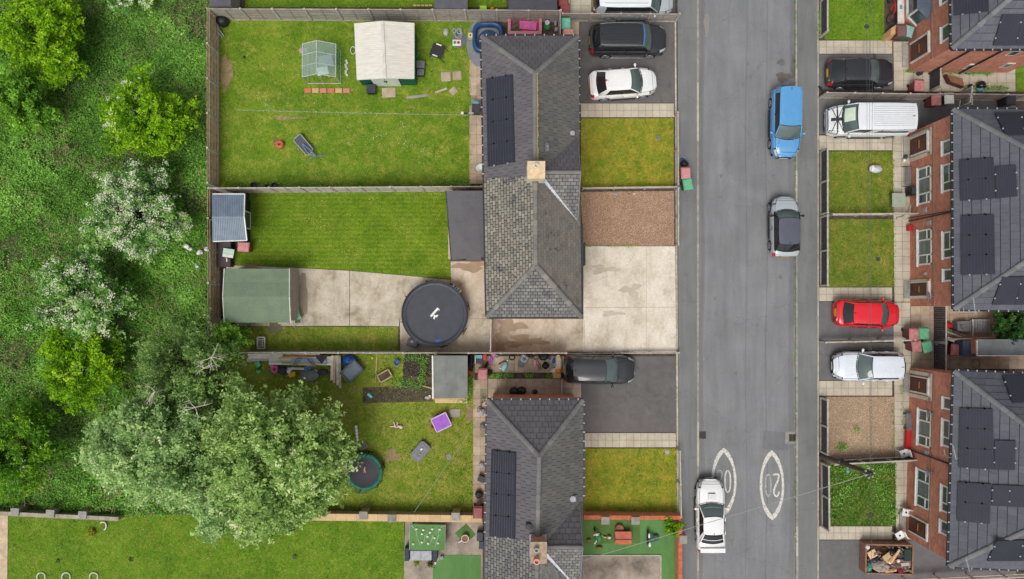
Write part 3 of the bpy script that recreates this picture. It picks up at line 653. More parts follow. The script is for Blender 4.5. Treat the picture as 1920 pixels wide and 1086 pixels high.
# low walls
def wall(name, lab, a, b, w, h, m, mcap, piers=(), coping=.62, cw=None):
    a, b = P(*a, 0), P(*b, 0); d = b-a; L = d.length; rz = math.atan2(d.y, d.x); t = thing(name, lab, 'wall', a, rz)
    mb = MB(); mb.box((L/2, 0, h/2), (L, w, h)); mb.build('wall', m, t); n = round(L/coping); c = MB(); c.box((0, 0, 0), (L/n-.01, cw or w+.06, .06)); me = c.mesh('coping', mcap)
    for i in range(n): inst('coping', me, t, ((i+.5)*L/n, 0, h+.03+random.uniform(-.003, .003)))
    for s, sgn in piers:
        p = MB(); p.box((L*s, sgn*.16, h/2+.06), (.46, .42, h+.1)); p.build('pier', m, t); q = MB(); q.box((L*s, sgn*.16, h+.14), (.5, .46, .06)); q.build('pier_cap', M_kerb, t)
M_sand = mat('sandstone_coping', S(216, 186, 140), S(200, 170, 132), 2, .9, rnd=.07)
wall('garden_wall', 'narrow grey coped wall between the scrub and the bottom left lawn', (-60, 952), (236, 966), .14, .8, mat('grey_block', S(160, 150, 136), None, 4), mat('grey_coping', S(178, 166, 148), S(150, 138, 122), 3, .9, rnd=.14), [(.36, 1), (.58, 1), (.78, 1)], .62, .24)
wall('garden_wall', 'buff garden wall between the cluttered garden and the bottom lawn', (560, 961), (905, 965), .3, .9, mat('block_wall', S(180, 160, 132), None, 4), M_sand, [(.37, 1), (.52, 0), (.86, 1)], .62, .42)
M_br = mat('brick_on_edge', S(206, 120, 84), S(186, 100, 70), 8, .9, rnd=.14)
wall('brick_wall', 'orange brick wall with two grey piers below the south front lawn', (1092, 962), (1270, 963), .22, .9, M_brickw, M_br, [(.22, -1), (.53, -1)], .11, .24)
wall('brick_wall', 'brick wall at the street side of the artificial grass, with a pier', (1269, 966), (1269, 1110), .22, .9, M_brickw, M_br, [(.25, 1)], .11, .24)

# ---------------- roofs ----------------
def clip(pg, u0, u1, v0, v1):
    def cut(pg, f):
        out = []
        for i in range(len(pg)):
            a, b = pg[i], pg[(i+1) % len(pg)]; fa, fb = f(a), f(b)
            if fa >= 0: out.append(a)
            if (fa >= 0) != (fb >= 0):
                k = fa/(fa-fb); out.append((a[0]+(b[0]-a[0])*k, a[1]+(b[1]-a[1])*k))
        return out
    for f in (lambda p: p[0]-u0, lambda p: u1-p[0], lambda p: p[1]-v0, lambda p: v1-p[1]):
        pg = cut(pg, f)
        if len(pg) < 3: return []
    return pg
def slope(parent, pts, g, tw, m, singles=0, th=.03, gap=.018, base=None, bond=.5, vg=.014):
    pts = [Vector(p) for p in pts]; p0 = pts[0]; u = (pts[1]-p0).normalized(); n = (pts[1]-p0).cross(pts[-1]-p0).normalized()
    if n.z < 0: n = -n
    v = n.cross(u)
    if (pts[-1]-p0).dot(v) < 0: v = -v
    pg = [((p-p0).dot(u), (p-p0).dot(v)) for p in pts]
    W = lambda a, b, h: p0+u*a+v*b+n*h
    mb = MB(); k = len(pg); up = [W(a, b, -.01) for a, b in pg]; dn = [W(a, b, -.09) for a, b in pg]
    fs = [tuple(range(k)), tuple(range(2*k-1, k-1, -1))]+[(i, (i+1) % k, k+(i+1) % k, k+i) for i in range(k)]
    mb.add(up+dn, fs); mb.build('roof_deck', base or M_gutter, parent)
    u0, u1 = min(p[0] for p in pg), max(p[0] for p in pg); v1 = max(p[1] for p in pg); nr = math.ceil(v1/g); rest = MB(); cnt = 0; cache = {}
    for j in range(nr):
        c0, c1 = j*g, (j+1)*g-vg; i0 = math.floor(u0/tw)-1
        for i in range(i0, math.ceil(u1/tw)+1):
            a0 = i*tw+(j % 2)*tw*bond+gap/2; a1 = a0+tw-gap; q = clip(pg, a0, a1, c0, c1)
            if len(q) < 3: continue
            ar = abs(sum(q[t][0]*q[(t+1) % len(q)][1]-q[(t+1) % len(q)][0]*q[t][1] for t in range(len(q))))/2
            if ar < .1*g*tw: continue
            H = lambda b: th*(1-.75*(b-c0)/g)+.004; rr = random.random(); cu, cv = a0+(a1-a0)/2, c0
            whole = abs(ar-(a1-a0)*(c1-c0)) < 1e-4; dz = random.uniform(-.003, .003)
            def geo(off):
                K = len(q); t_ = [W(a, b, H(b))-off for a, b in q]; b_ = [W(a, b, -.012)-off for a, b in q]
                ff = [tuple(range(K))]+[(K+i, K+(i+1) % K, (i+1) % K, i) for i in range(K)]
                if (t_[1]-t_[0]).cross(t_[2]-t_[0]).dot(n) < 0: ff = [f[::-1] for f in ff]
                return t_+b_, ff
            if cnt < singles:
                off = W(cu, cv, 0)
                if whole:
                    if 'm' not in cache:
                        x = MB(); vv, ff = geo(off); x.add(vv, ff, a=.0); cache['m'] = x.mesh('tile', m)
                    me = cache['m']
                else:
                    x = MB(); vv, ff = geo(off); x.add(vv, ff, a=.0); me = x.mesh('tile', m)
                inst('tile', me, parent, off+n*dz); cnt += 1
            else:
                vv, ff = geo(Vector((0, 0, 0))); rest.add([Vector(w)+n*dz for w in vv], ff, a=rr)
    if rest.v: rest.build('tiles' if True else '', m, parent, kind='stuff')
def caps(parent, a, b, m, r=.12, ln=.4, name='ridge_tile'):
    a, b = Vector(a), Vector(b); d = b-a; n = max(1, round(d.length/ln)); dd = d/n; mm = MB()
    u = d.normalized(); e = u.cross(Vector((0, 0, 1))).normalized(); w = e.cross(u)
    vs_ = []; 
    for s, k in ((0, 1.06), (1, .94)):
        for t in range(7):
            an = math.pi*(t/6)-0; vs_.append(u*(s*dd.length*1.01)+e*math.cos(an)*r*k+w*(math.sin(an)*r*.62*k))
    mm.add(vs_, [(t, t+1, 7+t+1, 7+t) for t in range(6)]+[tuple(range(6, -1, -1)), tuple(range(7, 14))])
    me = mm.mesh(name, m)
    for i in range(n): inst(name, me, parent, a+dd*i+Vector((0, 0, random.uniform(-.004, .004))))
def gutter(parent, a, b, out, bracket=True):
    a, b, out = Vector(a), Vector(b), Vector(out).normalized(); mb = MB(); mb.bar(a+out*.05+Vector((0, 0, -.06)), b+out*.05+Vector((0, 0, -.06)), .12, .09)
    mb.bar(a+Vector((0, 0, -.13)), b+Vector((0, 0, -.13)), .03, .16); mb.build('gutter', M_gutter, parent)
    if bracket:
        n = int((b-a).length/.55); k = MB(); d = (b-a).normalized()
        for i in range(n+1):
            p = a+(b-a)*((i+.5)/(n+1))+out*.05; k.bar(p-d*.03+Vector((0, 0, -.0)), p+d*.03+Vector((0, 0, -.0)), .14, .03)
        k.build('gutter_brackets', M_lgrey, parent, kind='stuff')
def solar(parent, corners_px, p0, n, nu, nv, clips=True):
    """nu x nv panels filling the pixel quad on the roof plane (corner order: a b c d round the block)"""
    n = Vector(n).normalized(); q = [onplane(x, y, Vector(p0)+n*.13, n) for x, y in corners_px]
    def B(s, t): return q[0]*(1-s)*(1-t)+q[1]*s*(1-t)+q[2]*s*t+q[3]*(1-s)*t
    for i in range(nu):
        for j in range(nv):
            e = .004; c = [B((i+e)/nu, (j+e)/nv), B((i+1-e)/nu, (j+e)/nv), B((i+1-e)/nu, (j+1-e)/nv), B((i+e)/nu, (j+1-e)/nv)]
            mb = MB(); mb.hexa([p-n*.06 for p in c], [p for p in c]); pan = mb.build('solar_panel', M_solarf, parent)
            ce = sum(c, Vector())/4; ii = [ce+(p-ce)*.965 for p in c]
            k = MB(); nn = 10
            k.hexa([p-n*.01 for p in ii], [p+n*.004 for p in ii]); k.build('cell_sheet', M_solar, pan)
            l = MB(); w = (ii[1]-ii[0])
            for s in range(1, nn):
                x = s/nn; a = ii[0].lerp(ii[1], x)+n*.006; b = ii[3].lerp(ii[2], x)+n*.006; l.bar(a, b, .014, .004)
            l.build('cell_lines', M_solarl, pan)
    if clips:
        g = MB(); ec = [(0, .25), (0, .75), (1, .25), (1, .75)]
        for s in range(nu+1):
            for t in ((.0), (1.)):
                pass
        for s in range(nu+1):
            for j in range(nv):
                for f in (.25, .75):
                    if nu >= nv: p = B(s/nu, (j+f)/nv)
                    else: p = B(f, s/1 if False else (j+0)/nv)
                    g.box(p+n*.01, (.07, .07, .05))
        if nu < nv:
            for f in (.25, .75): g.box(B(f, 1)+n*.01, (.07, .07, .05))
        g.build('panel_clips', M_lgrey, parent, kind='stuff')
M_solar = glassy('solar_glass', S(52, 54, 66), .35, .4); M_solarf = mat('solar_frame', S(58, 60, 68), S(50, 52, 58), 3, .45); M_solarl = mat('cell_line', S(74, 76, 88), None, 3, .5)
T_dark = tile_mat('dark_slate', [S(98, 95, 99), S(103, 100, 104), S(107, 104, 107), S(101, 97, 101)])
T_dkn = tile_mat('dark_slate_mossy', [S(98, 96, 95), S(104, 102, 100), S(110, 108, 104), S(101, 99, 97)], None, S(120, 116, 106))
T_east = tile_mat('grey_concrete_tile', [S(90, 92, 100), S(94, 96, 104), S(98, 100, 108), S(92, 94, 102)])
T_old = tile_mat('lichened_old_tile', [S(126, 122, 112), S(146, 141, 129), S(158, 152, 139), S(138, 133, 122), S(120, 116, 108)], (S(96, 97, 98), 1.2, .55))
T_oldb = tile_mat('brown_old_tile', [S(116, 111, 104), S(128, 122, 113), S(121, 116, 109), S(110, 106, 100)], (S(92, 88, 84), 1.1, .6), S(134, 124, 108))
T_oldg = tile_mat('streaked_old_tile', [S(108, 107, 106), S(124, 123, 120), S(138, 135, 130), S(100, 100, 102)], (S(96, 97, 100), 1.4, .58), S(146, 140, 128))
T_cap = tile_mat('ridge_dark', [S(122, 121, 119), S(112, 111, 110), S(130, 128, 124)], None, S(138, 134, 120)); T_capo = tile_mat('ridge_old', [S(128, 126, 120), S(112, 110, 106), S(142, 138, 130)], None, S(140, 134, 122))
T_cape = tile_mat('ridge_east', [S(114, 115, 118), S(104, 105, 108), S(122, 122, 124)])
ZE, ZR = 4.9, 7.0
def pitch_n(a, b, c):
    n = (Vector(b)-Vector(a)).cross(Vector(c)-Vector(a)).normalized(); return n if n.z > 0 else -n
def walls(parent, q, ztop, m, ins=.2, z0=-.05, cuts=None):
    c = sum((Vector(p) for p in q), Vector())/len(q); mb = MB(); ii = []
    for p in q:
        d = Vector(p)-c; ii.append((p[0]-math.copysign(ins, d.x), p[1]-math.copysign(ins, d.y)))
    mb.prism(ii, z0, ztop-.06); mb.build('wall', m, parent); return ii

# --- west semi-detached pairs ---
def west_pair(yN, yS, xW_N, xE_N, xW_S, xE_S, ysplit, apexN, apexS, gab, mats, hipS=True, labs=(), solarpx=None, chim=None):
    """gab=(y_top, y_ridge, y_bot, x_front); apex=(px,py) of the ridge ends"""
    NW, NE, SW, SE = P(xW_N, yN, ZE), P(xE_N, yN, ZE), P(xW_S, yS, ZE), P(xE_S, yS, ZE); A = P(*apexN, ZR); B = P(*apexS, ZR)
    f = (ysplit[0]-yN)/(yS-yN); WM = NW.lerp(SW, f); EM = NE.lerp(SE, (ysplit[1]-yN)/(yS-yN)); RM = A.lerp(B, ((ysplit[0]+ysplit[1])/2-apexN[1])/(apexS[1]-apexN[1])); RM.z = ZR
    lean = pitch_n(NW, SW, A)
    ta = thing('brick_house', labs[0], 'house', P((xW_N+xE_N)/2, (yN+ysplit[0])/2, 0), world=True); tb = thing('brick_house', labs[1], 'house', P((xW_N+xE_N)/2, (yS+ysplit[0])/2, 0), world=True)
    # walls
    walls(ta, [NW, NE, EM, WM], ZE, M_brickw); walls(tb, [WM, EM, SE, SW], ZE, M_brickw)
    ra = MB(); ra.box((0, 0, -50), (.01, .01, .01))
    mW, mN, mE, mWs, mEs, mSs = mats
    slope(ta, [WM, NW, A, RM], .34, .33, mW, 300); slope(ta, [NE, NW, A], .34, .33, mN, 200); slope(ta, [NE, EM, RM, A], .34, .33, mE, 240)
    slope(tb, [SW, WM, RM, B], .2, .3, mWs, 120 if hipS else 0, .026, .034, vg=.05); slope(tb, [EM, SE, B, RM], .2, .3, mEs, 0, .016, .01, vg=.02); 
    if hipS: slope(tb, [SE, SW, B], .22, .26, mSs, 0, .02, .03, vg=.045)
    # front cross gable
    y0, yr, y1, xf = gab; V0 = P(xf-5, y0, ZE+.03); V1 = P(xf-5, y1, ZE+.03); C0 = P(xf, y0, ZE+.03); C1 = P(xf, y1, ZE+.03); zr = ZR-.12
    F = P(xf+3, yr, zr); Rr = A.lerp(B, (yr-apexN[1])/(apexS[1]-apexN[1])); Rr = Vector((Rr.x+.1, F.y, zr)); C0.x = C1.x = F.x
    slope(ta, [V0, C0, F, Rr], .34, .33, mN, 40, .03); slope(tb, [V1, C1, F, Rr], .22, .3, mSs, 0, .02, .03, vg=.04)
    gw = MB(); gw.prism([(F.x-.35, C0.y-.1), (F.x-.2, C0.y-.1), (F.x-.2, C1.y+.1), (F.x-.35, C1.y+.1)], 0, ZE-.05); gw.add([(F.x-.2, C0.y-.1, ZE-.05), (F.x-.2, C1.y+.1, ZE-.05), (F.x-.2, F.y, zr-.12)], [(0, 1, 2)]); gw.build('gable_wall', M_brickw, ta)
    vg = MB(); vg.bar(C0+Vector((-.02, 0, .05)), F+Vector((-.02, 0, .07)), .05, .05); vg.bar(C1+Vector((-.02, 0, .05)), F+Vector((-.02, 0, .07)), .07, .05); vg.build('verge', M_grey, ta)
    caps(ta, Rr, F+Vector((0, 0, .02)), T_cap, .1); l = MB(); n_ = 10
    l.bar(V1+Vector((0, 0, .07)), Rr+Vector((0, 0, .09)), .24, .04); l.build('valley_lead', mat('white_lead', S(216, 218, 222), S(176, 180, 186), 5, .6), tb)
    caps(ta, NW, A, T_cap, .14); caps(ta, NE, A, T_cap, .14); caps(ta, A, RM, T_cap, .13); caps(tb, RM, B, T_cap if not hipS else T_capo, .13)
    if hipS: caps(tb, SW, B, T_capo, .13, .36); caps(tb, SE, B, T_capo, .15, .36)
    gutter(ta, NW, NE, (0, 1, 0)); gutter(ta, WM, NW, (-1, 0, 0)); gutter(ta, NE, P(xE_N, y0, ZE), (1, 0, 0)); gutter(tb, WM, SW, (-1, 0, 0), False)
    if hipS: gutter(tb, SW, SE, (0, -1, 0), False)
    gutter(tb, P(xE_S, y1, ZE), SE, (1, 0, 0), False)
    if solarpx: solar(ta, solarpx, NW, lean, 1, 4)
    return ta, tb, (NW, NE, SW, SE, A, B, lean, RM)
def chimney(parent, cx, cy, w, d, ztop, mc, ms, pots, lab=None):
    p = P(cx, cy, ztop); st = MB(); st.box((p.x, p.y, (ztop+5.6)/2), (w-.1, d-.1, ztop-5.6)); ch = st.build('chimney', ms, parent)
    c = MB(); c.box((p.x, p.y, ztop), (w, d, .12)); c.box((p.x, p.y, ztop-.18), (w-.02, d-.02, .14)); c.build('chimney_cap', mc, ch)
    for dx, dy, r, h, m in pots:
        q = MB(); q.lathe((p.x+dx, p.y+dy, ztop), [(r*1.1, 0), (r, .1), (r*.85, h), (r*.95, h+.04), (r*.6, h+.04), (r*.6, h-.1), (0, h-.1)], 14); q.build('chimney_pot', m, ch)
    fl = MB(); fl.box((p.x, p.y, 6.45), (w+.04, d+.04, .9)); fl.build('flashing', M_lead, ch)
    return ch
nh, sh, K = west_pair(68, 594, 903, 1084, 913, 1090, (336, 326), (1003, 138), (1004, 497), (254, 323, 419, 1086), (T_dark, T_dark, T_dkn, T_old, T_oldb, T_oldg),
    labs=('brick house with dark slate roof and solar panels, north half of the pair', 'house with lichened old tile roof and white valley, beside the big concrete drive'), solarpx=[(911, 148), (961, 139), (965, 304), (914, 313)])
M_cream = mat('cream_render', S(232, 210, 178), S(208, 176, 134), 4, .85)
chimney(nh, 1005.5, 319, .92, .92, 8.0, M_cream, M_cream, [(0, .18, .13, .3, M_whitep)])
nh2, sh2, K2 = west_pair(751, 1290, 914, 1093, 908, 1091, (1008, 1018), (1011, 856), (1004, 1200), (938, 1026, 1110, 1090), (T_dark, T_dark, T_dkn, T_oldg, T_oldg, T_oldg), False,
    labs=('brick house with dark slate roof and solar panels below the cluttered garden', 'house with streaked old tile roof cut off by the bottom edge'), solarpx=[(921, 844), (967, 849), (965, 1010), (917, 1006)])
chimney(nh2, 1010, 1036, .85, 1.1, 8.0, mat('stone_cap', S(190, 168, 140), S(140, 126, 108), 6), M_brickw, [(-.12, .2, .13, .3, M_lgrey), (-.12, -.34, .16, .4, mat('pink_pot', S(224, 160, 146), None, 4))])
# old yellow lichen on the north ridge joint, vents and small roof furniture
def vent(parent, px, py, pl, m, w=.22, d=.3, h=.16):
    p0, n = pl; q = onplane(px, py, Vector(p0)+n*.06, n); mb = MB(); mb.box(q, (w, d, h*.4)); mb.lathe((q.x, q.y, q.z), [(w*.4, 0), (w*.4, h), (w*.5, h), (w*.45, h+.05), (0, h+.06)], 12); mb.build('roof_vent', m, parent)
eN = pitch_n(K[1], K[3], K[4]); eN2 = pitch_n(K2[1], K2[3], K2[4])
vent(nh, 1026, 276, (K[1], eN), M_grey, .22, .45); vent(nh2, 992, 986, (K2[0], K2[6]), M_dkgrey, .35, .3); vent(nh, 1073, 250, (K[1], eN), M_lgrey, .28, .24, .06); vent(nh2, 1074, 935, (K2[1], eN2), M_lgrey, .36, .3, .06)
lz = MB()
for i in range(60):
    f = i/60; p = K[4].lerp(K[7], f)+Vector((.12, 0, .03)); lz.box(p+Vector((random.uniform(-.01, .03), 0, 0)), (.05, .12, .012), random.random())
lz.build('ridge_mortar', mat('yellow_lichen', S(190, 168, 84), S(160, 146, 90), 9, .95), nh, kind='stuff')
ss = MB(); p = onplane(935, 1000, K2[0], K2[6]); 
# bay canopy on the front wall of the old tiled house and lean-to shed extension
bc = MB(); a = P(1088, 455, 2.5); b = P(1098, 497, 2.5); bc.hexa([(a.x, b.y, 0), (b.x, b.y, 0), (b.x, a.y, 0), (a.x, a.y, 0)], [(a.x, b.y, 2.6), (b.x, b.y, 2.45), (b.x, a.y, 2.45), (a.x, a.y, 2.6)]); bc.build('porch', mat('porch_felt', S(74, 74, 76), None, 4), sh)
t = thing('lean_to', 'flat grey felt roofed lean-to against the back of the old tiled house', 'outbuilding', P(872, 424, 0), world=True)
a, b = P(837, 359, 2.5), P(915, 488, 2.5); w = MB(); w.prism([(a.x+.1, a.y-.05), (b.x, a.y-.05), (b.x, b.y+.1), (a.x+.1, b.y+.1)], 0, 2.32); w.build('wall', M_brickw, t)
M_felt = tile_mat('felt_strip', [S(97, 95, 99), S(101, 99, 102), S(94, 92, 96)])
slope(t, [P(847, 488, 2.4), P(836, 358, 2.4), P(908, 358, 2.85), P(912, 488, 2.85)], .9, 2.2, M_felt, 90, .012, .004, vg=.0)
fa = MB(); fa.bar(P(836, 358, 2.38), P(846, 489, 2.38), .05, .14); fa.bar(P(845, 489.5, 2.38), P(912, 489.5, 2.8), .05, .14); fa.build('fascia', M_dkgrey, t)

# --- east brick pairs: long facade towards the road ---
def east_house(lab, nw, sw, D, facade, wallbase, sol, side='both', singlesW=230, cap_=None, ns=(120, 120)):
    """nw, sw: eave corners in the picture; facade: list of (kind, x0, x1, y0, y1) in the picture on the brick wall"""
    NW, SW = P(*nw, ZE), P(*sw, ZE); u = (SW-NW).normalized(); e = Vector((-u.y, u.x, 0)); e = e if e.x > 0 else -e; NE, SE = NW+e*D, SW+e*D
    run = D/2; A = NW+e*run-(-u)*run if False else NW+e*run+u*run*.98; B = SW+e*run-u*run*.98; ZZ = ZE+run*.76; A.z = B.z = ZZ
    base = P(*wallbase, 0); t = thing('brick_house', lab, 'house', base, world=True); ins = (base-Vector((NW.x, NW.y, 0))).dot(e)
    ins = .19
    q = [NW+e*ins+u*ins, NE-e*ins+u*ins, SE-e*ins-u*ins, SW+e*ins-u*ins]; mb = MB(); mb.prism([(p.x, p.y) for p in q], -.1, ZE-.08); mb.build('wall', M_brick, t)
    nW, nN, nS = pitch_n(NW, SW, A), pitch_n(NW, NE, A), pitch_n(SW, SE, B)
    slope(t, [SW, NW, A, B], .44, .42, T_east, singlesW, .03, .008, vg=.035); slope(t, [NW, NE, A], .44, .42, T_east, ns[0], .03, .008, vg=.035); slope(t, [SE, SW, B], .44, .42, T_east, ns[1], .03, .008, vg=.035)
    slope(t, [NE, SE, B, A], .44, .42, T_east, 0, .03, .008, vg=.035)
    for c_, d_ in ((NW, A), (SW, B), (NE, A), (SE, B), (A, B)): caps(t, c_, d_, T_cape, .15, .42)
    gutter(t, NW, SW, -e); gutter(t, NW, NE, -u); gutter(t, SW, SE, u)
    w0 = q[0]; wn_ = -e
    def on(x, y): return onplane(x, y, w0+wn_*.0, wn_)
    band = MB()
    for kind, x0, x1, y0, y1 in facade:
        ym = (y0+y1)/2; zb, zt = on(x0, ym).z, on(x1, ym).z; a, b = on((x0+x1)/2, y0), on((x0+x1)/2, y1); ca = Vector((a.x, a.y, 0)); cb = Vector((b.x, b.y, 0)); L = (cb-ca).length
        def fr(s, z, out): return ca+(cb-ca)*s+wn_*out+Vector((0, 0, z))
        def bx(mb, s0, s1, z0, z1, o0, o1): mb.hexa([fr(s0, z0, o0), fr(s1, z0, o0), fr(s1, z0, o1), fr(s0, z0, o1)], [fr(s0, z1, o0), fr(s1, z1, o0), fr(s1, z1, o1), fr(s0, z1, o1)])
        if kind in ('win', 'small', 'tri'):
            gl = MB(); bx(gl, .02, .98, zb+.03, zt-.03, -.02, .012); f = MB(); fw = .075/L
            bx(f, 0, 1, zb, zb+.09, -.02, .05); bx(f, 0, 1, zt-.09, zt, -.02, .04); bx(f, 0, fw*1.3, zb, zt, -.02, .04); bx(f, 1-fw*1.3, 1, zb, zt, -.02, .04)
            wo_ = f.build('window', M_white, t); gl.build('pane', M_glass, wo_)
            si = MB(); bx(si, -.03, 1.03, zb-.06, zb, -.02, .11); si.build('sill', M_white, wo_); mu = MB()
            if kind == 'win':
                for s in (.3, .72): bx(mu, s-fw*.6, s+fw*.6, zb, zt, -.01, .045)
                for s0, s1 in ((0, .3), (.72, 1)): bx(mu, s0, s1, zt-.42*(zt-zb)+.1, zt-.42*(zt-zb)+.17, -.01, .045)
                cu = MB()
                for k in range(9): bx(cu, .33, .69, zb+.12+(zt-zb-.2)*k/9, zb+.12+(zt-zb-.2)*(k+.45)/9, .013, .016)
                cu.build('blind', M_curtain, wo_)
            elif kind == 'tri': bx(mu, .66-fw*.5, .66+fw*.5, zb, zt, -.01, .045); bx(mu, .0, .66, zt-.3, zt-.24, -.01, .045)
            if mu.v: mu.build('mullion', M_white, wo_)
        elif kind == 'door':
            f = MB(); bx(f, 0, .08, zb, zt, -.02, .08); bx(f, .92, 1, zb, zt, -.02, .08); bx(f, 0, 1, zt, zt+.12, -.02, .14); fo = f.build('door_frame', M_whitep, t)
            d_ = MB(); bx(d_, .08, .92, zb, zt, -.02, .03)
            for s0, s1 in ((.14, .46), (.54, .86)):
                for z0, z1 in ((.12, .42), (.52, .86)): bx(d_, s0, s1, zb+(zt-zb)*z0, zb+(zt-zb)*z1, .03, .045)
            dd = d_.build('door', M_door, t); h = MB(); bx(h, .3, .7, zb+.98, zb+1.04, .045, .065); h.build('letter_box', mat('brass', S(206, 170, 80), None, 5, .4, metal=.5), dd)
            st = MB(); bx(st, -.08, 1.08, -.02, .1, .05, .42); st.build('doorstep', M_kerb, t)
        elif kind == 'surround':
            f = MB(); bx(f, 0, .13, zb, zt, -.02, .05); bx(f, .87, 1, zb, zt, -.02, .05); bx(f, 0, 1, zt-.3, zt+.05, -.02, .05); f.build('door_surround', mat('stone_surround', S(218, 208, 192), S(196, 186, 168), 3), t)
        elif kind == 'vent':
            f = MB(); bx(f, 0, 1, zb, zt, -.02, .05); f.build('wall_vent', M_lgrey, t)
        elif kind == 'dish':
            f = MB(); c_ = fr(.5, (zb+zt)/2, .35); M_ = Matrix.Rotation(R(55), 4, 'Y'); f.lathe(c_, [(0, .05), (.2, .02), (.31, -.05), (.3, -.07), (.19, 0), (0, .03)], 20, M=M_); f.bar(c_, fr(.5, (zb+zt)/2, .0), .04, .04); f.bar(c_, c_+Vector((-.3, 0, .1)), .02, .02); f.build('satellite_dish', mat('dish_grey', S(112, 118, 130), None, 3, .6), t)
        elif kind == 'pipe':
            f = MB(); f.tube([fr(.5, 0, .07), fr(.5, ZE-.3, .07), fr(.5, ZE-.1, -.1)], .045, 8); f.build('downpipe', M_gutter, t)
        elif kind == 'box':
            f = MB(); bx(f, 0, 1, zb, zt, 0, .28); f.build('meter_box', M_red if x0 < 1712 else M_lgrey, t)
    # projecting storey band
    bd = MB(); a, b = q[0]+wn_*.02, q[3]+wn_*.02
    for z, w_, hh in ((2.62, .05, .1),): bd.bar(Vector((a.x, a.y, z)), Vector((b.x, b.y, z)), w_, hh)
    bd.build('storey_band', mat('brick_band', S(158, 128, 108), S(132, 100, 84), 6), t)
    for c4, plane, nu, nv in sol:
        p0, n = {'W': (NW, nW), 'N': (NW, nN), 'S': (SW, nS)}[plane]; solar(t, c4, p0, n, nu, nv)
    return t, q, (u, e)
h2, q2, ax2 = east_house('brick house pair facing the road between the flag van and the red car', (1787, 205), (1789, 580), 6.6,
 [('surround', 1706, 1746, 247, 297), ('door', 1708, 1741, 252, 289), ('small', 1768, 1786, 262, 290), ('win', 1722, 1746, 313, 382), ('tri', 1768, 1786, 307, 359), ('win', 1722, 1747, 430, 497), ('tri', 1769, 1787, 434, 485),
  ('small', 1770, 1787, 504, 528), ('surround', 1706, 1744, 524, 560), ('door', 1708, 1743, 528, 557), ('vent', 1731, 1738, 389, 399), ('vent', 1739, 1746, 414, 422), ('vent', 1733, 1737, 511, 516), ('pipe', 1720, 1780, 404, 407), ('dish', 1750, 1757, 549, 563), ('box', 1708, 1713, 423, 433)],
 (1705, 400), [([(1799, 300), (1863, 295), (1866, 372), (1801, 377)], 'W', 1, 2), ([(1866, 312), (1905, 309), (1908, 368), (1867, 373)], 'W', 1, 1), ([(1802, 404), (1864, 402), (1866, 514), (1802, 516)], 'W', 1, 3), ([(1866, 211), (1960, 209), (1960, 252), (1885, 252)], 'N', 2, 1), ([(1880, 520), (1990, 517), (1990, 572), (1860, 572)], 'S', 3, 1)])
h3, q3, ax3 = east_house('brick house pair facing the road below the passage, with a gravel front garden', (1789, 696), (1779, 1062), 6.6,
 [('surround', 1706, 1747, 697, 748), ('door', 1708, 1742, 706, 738), ('small', 1769, 1786, 745, 769), ('win', 1722, 1746, 769, 838), ('tri', 1768, 1786, 787, 839), ('win', 1719, 1744, 882, 953), ('tri', 1766, 1782, 911, 962), ('small', 1764, 1780, 977, 1004),
  ('door', 1705, 1740, 972, 1006), ('vent', 1735, 1742, 845, 853), ('pipe', 1720, 1780, 857, 860), ('dish', 1748, 1757, 767, 784), ('dish', 1746, 1756, 878, 894), ('box', 1704, 1709, 800, 846)],
 (1704, 850), [([(1800, 765), (1862, 767), (1864, 881), (1797, 877)], 'W', 1, 3), ([(1865, 826), (1905, 827), (1903, 882), (1864, 881)], 'W', 1, 1), ([(1796, 904), (1859, 908), (1856, 983), (1794, 977)], 'W', 1, 2), ([(1861, 909), (1960, 914), (1960, 953), (1860, 949)], 'W', 3, 1), ([(1880, 704), (1970, 702), (1970, 752), (1899, 755)], 'N', 2, 1), ([(1869, 1015), (1970, 1012), (1970, 1052), (1851, 1053)], 'S', 2, 1)])
h1, q1, ax1 = east_house('brick house in the top right corner with a porch bay', (1780, -270), (1785, 91), 6.6,
 [('small', 1766, 1783, 46, 76), ('door', 1708, 1743, 70, 110), ('small', 1765, 1780, -12, 6)], (1706, 60), [([(1787, -40), (1851, -40), (1853, 21), (1789, 29)], 'W', 1, 2), ([(1880, 27), (1990, 27), (1990, 86), (1862, 86)], 'S', 3, 1)])
